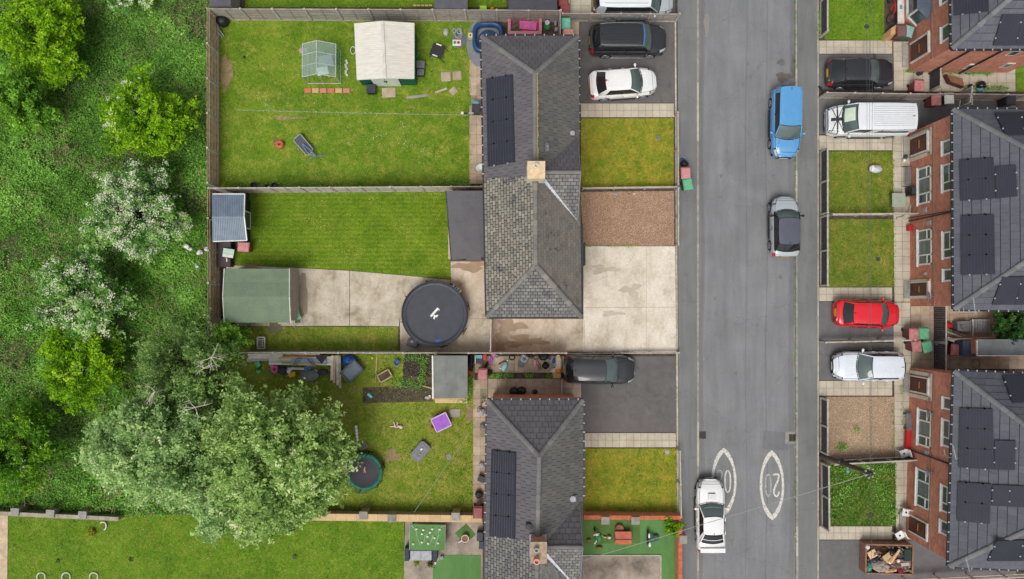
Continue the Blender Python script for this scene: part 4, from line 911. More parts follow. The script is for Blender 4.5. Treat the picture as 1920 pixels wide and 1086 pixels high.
# windows and pipes in its side wall
sp0 = q1[3]; sn = ax1[0]
for i, (x0, x1, y0, y1) in enumerate(((1804, 1832, 119, 128), (1884, 1903, 98, 103), (1888, 1904, 117, 126))):
    a, b = onplane(x0, y1, sp0, sn), onplane(x1, y0, sp0, sn); f = MB(); c0 = Vector((a.x, a.y, 0)); c1 = Vector((b.x, b.y, 0)); z0, z1 = sorted((a.z, b.z))
    L = (c1-c0); L = L.normalized()*max(.5, min(1.0, L.length)); 
    f.hexa([c0+Vector((0, 0, z0))-sn*.01, c0+L+Vector((0, 0, z0))-sn*.01, c0+L+Vector((0, 0, z0))+sn*.05, c0+Vector((0, 0, z0))+sn*.05], [c0+Vector((0, 0, z0+.8))-sn*.01, c0+L+Vector((0, 0, z0+.8))-sn*.01, c0+L+Vector((0, 0, z0+.8))+sn*.05, c0+Vector((0, 0, z0+.8))+sn*.05])
    w = f.build('window', M_white, h1); g = MB(); k = .1
    g.hexa([c0+L*k+Vector((0, 0, z0+k))+sn*.03, c0+L*(1-k)+Vector((0, 0, z0+k))+sn*.03, c0+L*(1-k)+Vector((0, 0, z0+k))+sn*.056, c0+L*k+Vector((0, 0, z0+k))+sn*.056], [c0+L*k+Vector((0, 0, z0+.8-k))+sn*.03, c0+L*(1-k)+Vector((0, 0, z0+.8-k))+sn*.03, c0+L*(1-k)+Vector((0, 0, z0+.8-k))+sn*.056, c0+L*k+Vector((0, 0, z0+.8-k))+sn*.056]); g.build('pane', M_glass, w)
for x in (1758, 1815):
    a = onplane(x, 127, sp0, sn); f = MB(); c = Vector((a.x, a.y, 0))+sn*.08; f.tube([c, c+Vector((0, 0, 4.7))], .05, 8); f.build('downpipe', M_gutter, h1)
# bay window porch
b0 = onplane(1712, 20, q1[0], -ax1[1]); bx0 = b0.x; y0, y1 = P(1710, -60, 1).y, P(1710, 48, 1).y
bay = [(bx0+.05, y1-.1), (bx0-.55, y1+.55), (bx0-.55, y0), (bx0+.05, y0)]
mb = MB(); mb.prism(bay, 0, .9); mb.build('bay_wall', M_brick, h1); mb = MB(); mb.prism([(x-.04 if i in (1, 2) else x, y) for i, (x, y) in enumerate(bay)], .9, 1.0); mb.prism(bay, 2.2, 2.32); fr_ = mb.build('bay_window', M_white, h1)
g = MB(); g.prism([(bx0+.05, y1+.0), (bx0-.48, y1+.58), (bx0-.48, y0), (bx0+.05, y0)], 1.0, 2.2); g.build('pane', M_glass, fr_); g = MB()
for p in (bay[0], bay[1], (bx0-.53, y1+1.7), (bx0-.53, y1+2.9)): g.box((p[0], p[1], 1.6), (.09, .09, 1.3))
g.build('mullion', M_white, fr_); g = MB(); k = .12; g.hexa([(bx0+.05, y1-.25, 2.33), (bx0-.7, y1+.5, 2.33), (bx0-.7, y0, 2.33), (bx0+.05, y0, 2.33)], [(bx0+.05, y1-.1, 2.75), (bx0-.1, y1+.45, 2.7), (bx0-.1, y0, 2.7), (bx0+.05, y0, 2.75)]); g.build('bay_roof', mat('bay_felt', S(92, 102, 118), S(80, 90, 104), 3), h1)
# aerials
def aerial(px0, py0, px1, py1, z, lab, base=None):
    a, b = P(px0, py0, z), P(px1, py1, z); d = (b-a); n = Vector((-d.y, d.x, 0)).normalized(); t = thing('tv_aerial', lab, 'aerial', b-Vector((0, 0, 1.2)), world=True); mb = MB(); mb.tube([a, b], .022, 6); mb.build('boom', M_lead, t)
    e_ = MB(); k = int(d.length/.1)
    for i in range(k): p = a+d*(i+.5)/k; w = .06+.1*i/k; e_.bar(p-n*w, p+n*w, .01, .01)
    e_.build('elements', M_lead, t); m_ = MB(); m_.tube([b, b-Vector((0, 0, 1.5))], .02, 6); m_.bar(b-Vector((0, 0, 1.0)), b+(a-b).normalized()*.35-Vector((0, 0, 1.0)), .03, .03); m_.build('mast', M_lead, t)
aerial(1825, 558, 1829, 589, 6.2, 'white tv aerial at the lower corner of the middle brick house'); aerial(1811, 1046, 1818, 1072, 5.9, 'white tv aerial at the bottom corner of the lower right brick house')
aerial(1786, 834, 1793, 862, 6.0, 'white tv aerial over the gutter of the lower right brick house'); aerial(1824, 160, 1819, 192, 5.0, 'white tv aerial standing over the van passage fence')

# ---------------- sheds and outbuildings ----------------
def strips(mb, q, n, r, axis_uv=True, mi=0):
    """n ribs across the quad q[0..3] running from side q0-q1 to side q3-q2"""
    for i in range(n+1):
        s = i/n; a = q[0].lerp(q[1], s); b = q[3].lerp(q[2], s); mb.bar(a+Vector((0, 0, r*.5)), b+Vector((0, 0, r*.5)), r*1.6, r)
t = thing('metal_shed', 'cream ribbed roof metal shed with green walls and white double doors', 'shed', P(720, 95, 0), world=True)
c = [P(664, 45, 1.95), P(777, 44, 1.95), P(777, 148, 1.95), P(669, 150, 1.95)]; r0 = P(717, 40, 2.45); r1 = P(722, 147, 2.45)
g0 = P(675, 52, 0); g1 = P(770, 158, 0); ax, bx_ = c[0].x+.12, c[1].x-.08; ya, yb = c[0].y-.12, P(700, 160, 0).y
w = MB(); w.prism([(ax, ya), (bx_, ya), (bx_, yb), (ax, yb)], 0, 1.93); w.add([(ax, yb, 1.93), (bx_, yb, 1.93), ((ax+bx_)/2, yb, 2.38)], [(0, 1, 2)]); w.build('wall', mat('green_cladding', S(20, 108, 88), S(16, 92, 76), 3, .5), t)
rb = MB()
for i in range(24): rb.box((ax+(bx_-ax)*(i+.5)/24, yb-.015, .95), (.03, .03, 1.85))
rb.build('cladding_rib', MATS['green_cladding'], t)
M_crm = mat('cream_steel', S(228, 225, 214), S(212, 208, 196), 2, .5, stretch=(1, 5, 1), grime=.1)
for nm, q in (('roof_panel', [c[0], r0, r1, c[3]]), ('roof_panel', [r0, c[1], c[2], r1])):
    mb = MB(); mb.hexa([p-Vector((0, 0, .03)) for p in q], q); o = mb.build(nm, M_crm, t); k = MB(); strips(k, [q[0], q[3], q[2], q[1]], 26, .022); k.build('rib', M_crm, o)
mb = MB(); mb.bar(r0+Vector((0, 0, .03)), r1+Vector((0, 0, .03)), .16, .04); mb.build('ridge_cap', M_whitep, t)
for s in (-1, 1):
    d = MB(); cx = P(723, 155, 1).x; d.box((cx+s*.42, yb-.04, .93), (.82, .05, 1.8)); dd = d.build('door', mat('door_white', S(214, 222, 214), None, 3, .5), t); h = MB(); h.box((cx+s*.06, yb-.09, 1.0), (.04, .05, .25)); h.build('handle', M_black, dd)
# greenhouse
t = thing('greenhouse', 'small aluminium framed greenhouse with clear panes in the north lawn', 'greenhouse', P(605, 125, 0), world=True)
X0, X1, Y0, Y1 = P(579, 0, 0).x, P(640, 0, 0).x, P(0, 157, 0).y, P(0, 97, 0).y; XM = (X0+X1)/2; hE, hR = 1.35, 1.95
f = MB(); r = .02
for y in (Y0, Y1): f.tube([(X0, y, 0), (X0, y, hE), (XM, y, hR), (X1, y, hE), (X1, y, 0)], r, 5)
for x, z in ((X0, hE), (X1, hE), (XM, hR), (X0, .06), (X1, .06)): f.tube([(x, Y0, z), (x, Y1, z)], r, 5)
for k in range(1, 3):
    y = Y0+(Y1-Y0)*k/3; f.tube([(X0, y, 0), (X0, y, hE), (XM, y, hR), (X1, y, hE), (X1, y, 0)], .014, 5)
f.tube([(X0, Y0, .06), (X1, Y0, .06)], r, 5); f.tube([(XM, Y0, 0), (XM, Y0, hR)], .014, 5); f.build('frame', mat('aluminium', S(212, 216, 214), S(190, 194, 194), 3, .4), t)
def glass_clear():
    m, tt, b = nt('clear_glass'); b.inputs['Base Color'].default_value = (.75, .85, .8, 1); b.inputs['Roughness'].default_value = .05
    tr = tt.nodes.new('ShaderNodeBsdfTransparent'); tr.inputs[0].default_value = (.82, .9, .87, 1); mx = tt.nodes.new('ShaderNodeMixShader'); mx.inputs[0].default_value = .16
    o = [n for n in tt.nodes if n.type == 'OUTPUT_MATERIAL'][0]; tt.links.new(tr.outputs[0], mx.inputs[1]); tt.links.new(b.outputs[0], mx.inputs[2]); tt.links.new(mx.outputs[0], o.inputs[0]); return m
M_clear = glass_clear()
for k in range(3):
    ya, yb_ = Y0+(Y1-Y0)*k/3, Y0+(Y1-Y0)*(k+1)/3
    for xx in (X0, X1):
        g = MB(); g.hexa([(xx, ya, hE), (xx, yb_, hE), (XM, yb_, hR), (XM, ya, hR)], [(xx, ya, hE+.006), (xx, yb_, hE+.006), (XM, yb_, hR+.006), (XM, ya, hR+.006)]); g.build('pane', M_clear, t)
        g = MB(); g.box((xx, (ya+yb_)/2, hE/2), (.005, (yb_-ya), hE-.1)); g.build('pane', M_clear, t)
for (px, py, a, b, z, mm, nm, lb) in ((610, 114, .9, .7, .8, M_lgrey, 'staging_table', 'grey slatted table inside the greenhouse'), (605, 133, .7, .5, .75, M_white, 'plastic_tray', 'white plastic tray and bags inside the greenhouse')):
    mb = MB(); p = P(px, py, z); mb.box((p.x, p.y, z), (a, b, .05), .2)
    for sx in (-1, 1):
        for sy in (-1, 1): mb.box((p.x+sx*a*.35, p.y+sy*b*.35, z/2), (.04, .04, z))
    solo(nm, mb, mm, lb, 'table', (p.x, p.y, 0))
# blue grey shed
t = thing('garden_shed', 'shed with ribbed blue grey roof and black glazed front in the west corner', 'shed', P(440, 405, 0), world=True)
q0, q1_, q2_, q3_ = P(399, 364, 2.1), P(459, 364, 2.1), P(463, 451, 2.1), P(400, 453, 2.1); ra_, rb_ = P(399, 406, 2.5), P(458, 406, 2.5)
x0, x1 = q0.x+.1, P(473, 0, 0).x; y0, y1 = q2_.y+.1, q0.y-.1; w = MB(); w.prism([(x0, y0), (x1, y0), (x1, y1), (x0, y1)], 0, 2.06); w.build('wall', mat('black_timber', S(46, 47, 50), S(38, 38, 42), 4, .6), t)
M_bg = mat('blue_grey_steel', S(128, 142, 158), S(112, 126, 142), 2, .5); M_bg2 = mat('blue_grey_steel_lower', S(112, 126, 142), S(98, 112, 128), 2, .5)
for q, m in (([q0, q1_, rb_, ra_], M_bg), ([ra_, rb_, q2_, q3_], M_bg)):
    mb = MB(); mb.hexa([p-Vector((0, 0, .03)) for p in q], q); o = mb.build('roof_panel', m, t); k = MB(); strips(k, q, 18, .03); k.build('rib', m, o)
mb = MB(); mb.bar(q1_, rb_, .06, .08); mb.bar(rb_, q2_, .06, .08); mb.bar(q2_, q3_, .06, .08); mb.bar(q0, q1_, .06, .08); mb.build('fascia', M_white, t)
wf = MB(); pc = P(473, 420, 0); 
for yy in (P(0, 396, 1).y, P(0, 427, 1).y): wf.box((x1+.02, yy, 1.0), (.05, .07, 1.9))
wf.box((x1+.02, (P(0, 396, 1).y+P(0, 427, 1).y)/2, .1), (.05, 1.05, .08)); wf.box((x1+.02, (P(0, 396, 1).y+P(0, 427, 1).y)/2, 1.92), (.05, 1.05, .08)); d = wf.build('door', M_white, t)
g = MB(); g.box((x1+.012, (P(0, 396, 1).y+P(0, 427, 1).y)/2, 1.0), (.02, .95, 1.8)); g.build('pane', M_glass, d)
# green roofed shed
t = thing('garden_shed', 'large shed with faded green felt roof beside the concrete yard', 'shed', P(485, 556, 0), world=True)
x0, x1 = P(421, 504, 2.05).x+.12, P(545, 504, 2.05).x-.06; y0, y1 = P(421, 605, 2.05).y+.12, P(421, 504, 2.05).y-.12; w = MB(); w.prism([(x0, y0), (x1, y0), (x1, y1), (x0, y1)], 0, 2.0); w.add([(x1, y0, 2), (x1, y1, 2), (x1, (y0+y1)/2, 2.35)], [(0, 1, 2)]); w.build('wall', M_timber, t)
M_gf = tile_mat('green_felt', [S(112, 130, 106), S(118, 136, 111), S(108, 126, 103)], None, S(128, 140, 116)); a0, a1, b0_, b1 = P(421, 504, 2.05), P(543, 504, 2.05), P(421, 605, 2.05), P(545, 605, 2.05); m0, m1 = P(418, 556, 2.45), P(543, 556, 2.45)
for A_, B_, Am, Bm in ((a0, a1, m0, m1), (b0_, b1, m0, m1)):
    for i in range(2):
        f0, f1 = i/2, (i+1)/2+.01; q = [A_.lerp(Am, f0), B_.lerp(Bm, f0), B_.lerp(Bm, min(1, f1)), A_.lerp(Am, min(1, f1))]; mb = MB(); lift = Vector((0, 0, .012*i)); mb.hexa([p-Vector((0, 0, .05))+lift for p in q], [p+lift for p in q]); mb.build('roof_felt', M_gf, t)
mb = MB(); mb.bar(a1, m1, .05, .1); mb.bar(m1, b1, .05, .1); mb.bar(a0, m0, .05, .1); mb.bar(m0, b0_, .05, .1); mb.build('bargeboard', M_whitep, t)
# grey felt shed in the cluttered garden
t = thing('garden_shed', 'open fronted shed with grey felt roof at the edge of the soil bed', 'shed', P(850, 706, 0), world=True)
x0, x1 = P(818, 0, 0).x, P(877, 0, 0).x; y0, y1 = P(0, 742, 0).y, P(0, 668, 0).y; w = MB(); w.prism([(x0, y0), (x1, y0), (x1, y1), (x0, y1)], 0, 1.9); w.build('wall', M_newwood, t)
q = [P(813, 667, 2.2), P(876, 667, 2.0), P(876, 747, 2.0), P(814, 747, 2.2)]
for i in range(3):
    qq = [q[0].lerp(q[1], i/3), q[0].lerp(q[1], (i+1)/3+.01), q[3].lerp(q[2], (i+1)/3+.01), q[3].lerp(q[2], i/3)]; mb = MB(); L_ = Vector((0, 0, .01*(i % 2))); mb.hexa([p-Vector((0, 0, .05))+L_ for p in qq], [p+L_ for p in qq]); mb.build('roof_felt', mat('grey_felt', S(134, 136, 132), S(116, 120, 116), 1.5, .95, rnd=.04), t)
mb = MB(); mb.bar(q[0]+Vector((-.06, 0, 0)), q[3]+Vector((-.06, 0, 0)), .08, .14); mb.build('fascia', M_white, t); mb = MB(); mb.box(((x0+x1)/2, P(0, 751, 0).y, .06), (x1-x0, .3, .12)); mb.build('deck', M_sand, t)
# small neighbours' roofs at the top edge
def flatshed(lab, x0, x1, y0, y1, z, m, mw=M_timber, n=2):
    a, b = P(x0, y0, z), P(x1, y1, z); t = thing('garden_shed', lab, 'shed', ((a.x+b.x)/2, (a.y+b.y)/2, 0), world=True); w = MB(); w.prism([(a.x+.12, a.y-.1), (b.x-.12, a.y-.1), (b.x-.12, b.y+.1), (a.x+.12, b.y+.1)], 0, z-.06); w.build('wall', mw, t)
    for i in range(n):
        X0 = a.x+(b.x-a.x)*i/n+.01; X1 = a.x+(b.x-a.x)*(i+1)/n-.01; mb = MB(); mb.hexa([(X0, b.y, z-.05), (X1, b.y, z-.05), (X1, a.y, z+.05), (X0, a.y, z+.05)], [(X0, b.y, z), (X1, b.y, z), (X1, a.y, z+.1), (X0, a.y, z+.1)]); mb.build('roof_panel', m, t)
    return t
M_gp = mat('grey_roof_panel', S(92, 92, 98), S(82, 82, 88), 2, .8, rnd=.04)
flatshed('flat grey shed roof cut by the top edge above the cream shed', 814, 877, -60, 16, 2.0, M_gp); flatshed('dark grey two panel roof cut by the top edge, right of the green play lawn', 953, 1045, -60, 17, 2.0, mat('anthracite_panel', S(74, 74, 82), S(66, 66, 74), 2, .7, rnd=.03))
flatshed('small grey shed roof at the top left corner of the fences', 393, 433, -60, 11, 1.8, M_gp, n=1)
# store in the passage of the lower right house
t = thing('outhouse', 'long grey flat roofed outhouse in the passage between the right brick houses', 'outbuilding', P(1850, 650, 0), world=True)
a, b = P(1831, 638, 2.2), P(2000, 667, 2.2); w = MB(); w.prism([(a.x+.1, a.y), (b.x, a.y), (b.x, b.y+.08), (a.x+.1, b.y+.08)], 0, 2.1); w.build('wall', M_brick, t); mb = MB(); mb.prism([(a.x, a.y+.05), (b.x, a.y+.05), (b.x, b.y), (a.x, b.y)], 2.1, 2.2); mb.build('roof', mat('weathered_felt', S(126, 132, 134), S(104, 112, 114), 1.5, .9), t)
mb = MB(); mb.bar((a.x, b.y, 2.2), (b.x, b.y, 2.2), .06, .12); mb.bar((a.x, a.y, 2.2), (a.x, b.y, 2.2), .05, .1); mb.build('fascia', M_whitep, t)
t = thing('plastic_store', 'small blue grey storage box beside the long outhouse', 'storage box', P(1818, 655, 0), world=True); a, b = P(1806, 640, 1.5), P(1832, 668, 1.5); mb = MB(); mb.prism([(a.x, a.y), (b.x, a.y), (b.x, b.y), (a.x, b.y)], 0, 1.4); mb.build('body', mat('slate_blue', S(62, 84, 104), None, 3, .6), t); mb = MB(); mb.prism([(a.x-.03, a.y+.03), (b.x, a.y+.03), (b.x, b.y-.03), (a.x-.03, b.y-.03)], 1.4, 1.5); mb.build('lid', MATS['slate_blue'], t)

# ---------------- vegetation ----------------
GC = [S(64, 98, 44), S(94, 142, 54), S(126, 182, 72), S(164, 214, 98), S(216, 244, 160)]
M_nettle = leaf_mat('scrub_leaves', [(0, GC[0]), (.25, GC[1]), (.5, GC[2]), (.78, GC[3]), (1, GC[4])], .3)
pg = [(p.x, p.y) for p in poly([(-90, -90), (407, -90), (408, 350), (408, 655), (408, 962), (235, 966), (-90, 950)])]
sheet('scrub_ground', [(-400, -400), (405, -400), (406, 970), (235, 968), (-400, 950)], -.015, mat('scrub_earth', S(74, 84, 48), S(104, 92, 72), .5, .98))
xy = scatter(pg, 760); n = len(xy); hx = vnoise(xy[:, 0], xy[:, 1], 1.3); hb = vnoise(xy[:, 0], xy[:, 1], .45, 3); gap = vnoise(xy[:, 0], xy[:, 1], .5, 9)+.35*vnoise(xy[:, 0], xy[:, 1], 2.5, 5)
keep = (gap > -1.15) | (rng.random(n) < .25); xy = xy[keep]; hx = hx[keep]; hb = hb[keep]; n = len(xy)
zz = np.clip(.38+.2*hx+.12*hb, .05, 1)*rng.uniform(.45, 1.05, n); C = np.concatenate([xy, zz[:, None]], 1); V, F = leafverts(C, .05+.012*(hb > .3), .8, .7)
rv = np.clip(.42+.12*hb+.22*(zz-.35)+rng.normal(0, .17, n), 0, 1); np_obj('scrub', V, F, M_nettle, rv)
# dry stalks through the scrub
n = 5200; xy = scatter(pg, 16); k = vnoise(xy[:, 0], xy[:, 1], .6, 9) < .15; xy = xy[k]; n = len(xy); C = np.concatenate([xy, rng.uniform(.3, .65, (n, 1))], 1); a = rng.uniform(0, 6.28, n); l = rng.uniform(.08, .3, n)
d = np.stack([np.cos(a), np.sin(a), rng.normal(0, .2, n)], 1)*l[:, None]; w = np.stack([-np.sin(a), np.cos(a), np.zeros(n)], 1)*.008
V = np.stack([C-d-w, C-d+w, C+d+w, C+d-w], 1).reshape(-1, 3); np_obj('dead_stalks', V, np.arange(n*4).reshape(n, 4), leaf_mat('dry_stalk', [(0, S(120, 104, 80)), (1, S(168, 152, 120))], 0), rng.random(n))

def tree(lab, px, py, rpx, h, stops, name='tree', nb=90, lpb=260, leaf=.07, feather=.5, blossom=0, bside=None, bare=0, squash=1.0, cat='tree', dense=1.0, bl_m=None, zlow=.12, seed=1, trunk=.16, lobes=.22, ds=.0):
    rpx *= .88; nb = int(nb*.72); lpb = int(lpb*1.35); stops = [scalec(q, 2.1) for q in stops]; stops = [tuple(v_*(1-ds)+ds*(.3*q[0]+.6*q[1]+.1*q[2]) for v_ in q) for q in stops]; rg = np.random.default_rng(seed); zc = h*.62; c = P(px, py, zc); r = rpx/30*(CAM_H-zc)/CAM_H; t = thing(name, lab, cat, (c.x, c.y, 0), world=True)
    az = rg.uniform(0, 2*np.pi, nb); el = np.arcsin(rg.uniform(.0, 1, nb)**.75*.999); ph = rg.uniform(0, 6.28, 3)
    rr = r*(1+lobes*np.sin(3*az+ph[0])*.5+lobes*np.sin(5*az+ph[1])*.5+rg.normal(0, .09, nb)); base = np.array([c.x, c.y, h*.28])
    tip = np.stack([c.x+rr*np.cos(az)*np.cos(el)*1.0, c.y+rr*squash*np.sin(az)*np.cos(el), h*.38+(h*.62)*np.sin(el)*rg.uniform(.82, 1.0, nb)], 1)
    # keep low branches reaching out, fill middle
    cs, rv, bl = [], [], []
    for i in range(nb):
        K_ = 7; m = int(lpb*dense*(.6+.6*np.hypot(*(tip[i, :2]-base[:2]))/r)/K_)+1; s = rg.uniform(.3, 1.04, m)**.8
        p = base+(tip[i]-base)*s[:, None]; p[:, 2] += np.sin(s*np.pi)*h*.08
        sp = (r*.15*(1.12-s)*(1-feather)+r*.045); side = rg.normal(size=(m, 3))*sp[:, None]; side[:, 2] *= .7
        # side twigs make the spray read as feathered
        tw = rg.integers(0, 9, m); ta = az[i]+np.where(tw % 2, .9, -.9)*(.6+.1*tw); tl = rg.uniform(0, 1, m)*r*.2*feather
        p = p+side+np.stack([np.cos(ta)*tl, np.sin(ta)*tl, np.zeros(m)], 1); p = np.repeat(p, K_, 0)+rg.normal(size=(m*K_, 3))*np.array([.075, .075, .04])*(leaf/.075); s = np.repeat(s, K_); m *= K_; p[:, 2] = np.maximum(p[:, 2], h*zlow); cs.append(p)
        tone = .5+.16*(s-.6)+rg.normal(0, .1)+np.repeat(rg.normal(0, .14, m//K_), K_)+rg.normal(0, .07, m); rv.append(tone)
        if blossom:
            f = blossom
            if bside is not None: f = blossom*max(0, math.cos(az[i]-bside))*1.5
            for c_i in range(rg.poisson(f*6)):
                k = rg.integers(0, m); c0 = p[k]
                if s[k] > .45: bl.append(c0+rg.normal(0, 1, (rg.integers(10, 30), 3))*np.array([.13, .1, .05])*r/2.6+np.array([0, 0, .07]))
    C = np.concatenate(cs); rvv = np.clip(np.concatenate(rv), 0, 1); V, F = leafverts(C, leaf, .6, .6)
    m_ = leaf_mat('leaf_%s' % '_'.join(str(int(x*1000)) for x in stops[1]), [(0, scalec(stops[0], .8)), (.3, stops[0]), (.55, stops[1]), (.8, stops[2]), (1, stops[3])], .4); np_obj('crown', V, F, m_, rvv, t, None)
    if bl and sum(len(b) for b in bl):
        B = np.concatenate(bl); V, F = leafverts(B, leaf*.62, 1.5, .8); np_obj('blossom', V, F, bl_m or M_bloss, rg.random(len(B)), t, None)
    mb = MB(); b0 = Vector((c.x, c.y, -.05)); top = Vector(base); mb.tube([b0, b0.lerp(top, .5)+Vector((.06, .03, 0)), top, top+Vector((0, 0, h*.3))], [trunk*1.3, trunk, trunk*.8, trunk*.3], 8); mb.build('trunk', M_bark, t)
    lb = MB(); k = min(nb, 34)
    for i in range(k):
        p0 = top; p1 = Vector(tip[i]); mid = p0.lerp(p1, .5)+Vector((0, 0, h*.12)); lb.tube([p0, mid, p0.lerp(p1, 1.02)], [trunk*.35, trunk*.16, .012], 4)
    lb.build('limb', M_bark, t)
    return t, c, r
M_bloss = leaf_mat('hawthorn_blossom', [(0, S(200, 210, 172)), (.5, S(226, 230, 204)), (1, S(244, 246, 230))], .2); M_bark = mat('bark', S(112, 100, 84), S(84, 74, 62), 8, .95)
YG = [S(60, 98, 12), S(98, 136, 16), S(126, 158, 22), S(156, 182, 56)]; MG = [S(54, 92, 28), S(84, 124, 36), S(110, 148, 48), S(146, 178, 82)]
HG = [S(50, 88, 36), S(88, 128, 56), S(122, 156, 84), S(168, 192, 128)]; SG = [S(84, 114, 62), S(120, 150, 84), S(148, 172, 106), S(190, 206, 150)]
LG = [S(76, 104, 42), S(116, 146, 64), S(146, 170, 90), S(190, 206, 146)]; CG = [S(62, 90, 40), S(92, 122, 54), S(118, 146, 70), S(156, 176, 100)]
tree('yellow green bushy tree in the top left corner of the scrub', 66, 66, 88, 4.6, YG, 'bushy_tree', 100, 300, feather=1.0, blossom=.015, seed=11)
tree('mid green tree at the left edge below the top left one', 28, 188, 66, 4.2, MG, 'bushy_tree', 80, 260, feather=.7, seed=12)
tree('yellow green tree with a patch of white blossom on its left side', 268, 222, 84, 4.4, YG, 'bushy_tree', 100, 280, feather=1.0, blossom=.3, bside=math.pi*.93, seed=13)
tree('hawthorn fully covered in white blossom', 243, 397, 90, 4.2, HG, 'hawthorn_tree', 100, 250, feather=.9, blossom=1.7, seed=14)
tree('hawthorn with scattered cream blossom sprays below the fully white one', 150, 562, 96, 4.4, HG, 'hawthorn_tree', 110, 240, feather=1.0, blossom=.75, seed=15)
tree('yellow green tree just below the cream blossomed hawthorn', 146, 688, 82, 4.2, YG, 'bushy_tree', 90, 270, feather=1.0, blossom=.02, seed=16)
tree('green tree with yellowish tips at the lower left edge above the wooden fence', 18, 850, 96, 4.6, [S(44, 84, 16), S(74, 114, 22), S(100, 136, 32), S(136, 162, 62)], 'bushy_tree', 100, 270, feather=.9, blossom=.03, seed=17)
tree('white flowering bush cut by the top edge of the photo', 238, -22, 46, 3.0, HG, 'hawthorn_tree', 50, 160, feather=.9, blossom=.8, seed=18)
tree('airy conifer like tree with dead white branches at the corner of the striped lawn garden', 345, 690, 105, 6.5, CG, 'airy_tree', 110, 230, leaf=.06, feather=.8, seed=19, dense=.85, lobes=.3, ds=.12)
tree('large silvery green tree left of the bright green one, over the scrub', 288, 842, 124, 7.5, SG, 'large_tree', 190, 330, leaf=.085, feather=.5, seed=20, trunk=.25, ds=.14)
tree('large bright green tree overhanging the cluttered garden and the bottom lawn', 506, 866, 148, 8.0, LG, 'large_tree', 250, 330, leaf=.09, feather=.55, seed=21, trunk=.3, squash=1.0, lobes=.16, ds=.16)
tree('smaller silvery crown between the two large trees', 425, 910, 100, 6.5, SG, 'large_tree', 110, 300, leaf=.085, feather=.35, seed=22, trunk=.2, ds=.16)
tree('dark green bush filling the passage between the right brick houses', 1900, 612, 44, 2.6, [S(24, 52, 24), S(44, 78, 34), S(66, 104, 46), S(104, 140, 78)], 'bush', 60, 200, leaf=.06, feather=.4, seed=23, trunk=.06, cat='bush')
tree('small yellow green shrub over the corner of the brick walls', 1262, 988, 20, 1.6, YG, 'shrub', 26, 90, leaf=.05, feather=.7, seed=24, trunk=.04, cat='shrub')
tree('light green sapling crown reaching over the fence corner by the green roofed shed', 425, 640, 42, 3.4, [S(70, 104, 34), S(98, 136, 46), S(124, 158, 62), S(156, 184, 96)], 'bushy_tree', 60, 150, leaf=.055, feather=.8, seed=25, trunk=.06, dense=.8)
# bare pale branches standing out of the airy tree
dm = mat('dead_wood', S(206, 198, 184), S(176, 166, 150), 6, .9)
for i, (x, y, s, lab) in enumerate(((366, 764, 1.0, 'white dead branch fork just above the silvery tree'), (290, 735, .9, 'thin white dead branch fork on the left of the airy tree'), (396, 670, .9, 'white dead branch at the red fence corner of the striped lawn garden'.replace('red ', '')), (382, 690, .6, 'small white dead twig between the two larger ones'))):
    c = P(x, y, 6.3); mb = MB(); rr = random.Random(40+i)
    for k in range(5):
        a = rr.uniform(0, 6.28); p = [c]
        for j in range(4): a += rr.uniform(-.4, .4); p.append(p[-1]+Vector((math.cos(a), math.sin(a), rr.uniform(-.1, .15)))*.24*s)
        mb.tube(p, [.024, .02, .015, .01, .006], 5)
        q = p[2]; a += .9; mb.tube([q, q+Vector((math.cos(a), math.sin(a), .1))*.35*s], [.018, .006], 4)
    mb.tube([c, c-Vector((.1, 0, 2.5))], [.04, .05], 5); solo('dead_branch', mb, dm, lab, 'branch', c-Vector((.1, 0, 2.5)))
# litter and blossom specks in lawns
def specks(name, areas, m, s=.02, z=.06):
    P_ = []
    for x, y, r, n in areas:
        for _ in range(n):
            a, q = random.uniform(0, 6.28), abs(random.gauss(0, .5)); p = P(x+r*q*math.cos(a), y+r*q*math.sin(a)*.8, z); P_.append(p)
    C = np.array([tuple(p) for p in P_]); V, F = leafverts(C, s, 2, .9); np_obj(name, V, F, m, rng.random(len(C)))
specks('daisies', [(500, 196, 16, 24), (585, 185, 50, 14), (700, 258, 26, 22), (760, 265, 50, 60), (790, 285, 36, 36), (755, 232, 8, 14), (715, 255, 10, 12), (654, 268, 10, 12), (530, 120, 5, 5), (640, 210, 160, 60), (560, 270, 100, 30)], M_bloss, .022)
C = np.array([tuple(P(450+430*(i/170)+random.gauss(0, 2), 207+i/170*9+random.gauss(0, .8), .06)) for i in range(170)]); V, F = leafverts(C, .02, 2, .9); np_obj('fallen_petals', V, F, M_bloss, rng.random(len(C)))
specks('dandelions', [(1150, 920, 60, 16), (1160, 290, 60, 16), (420, 300, 20, 10)], leaf_mat('dandelion', [(0, S(220, 200, 40)), (1, S(240, 220, 60))], 0), .02)
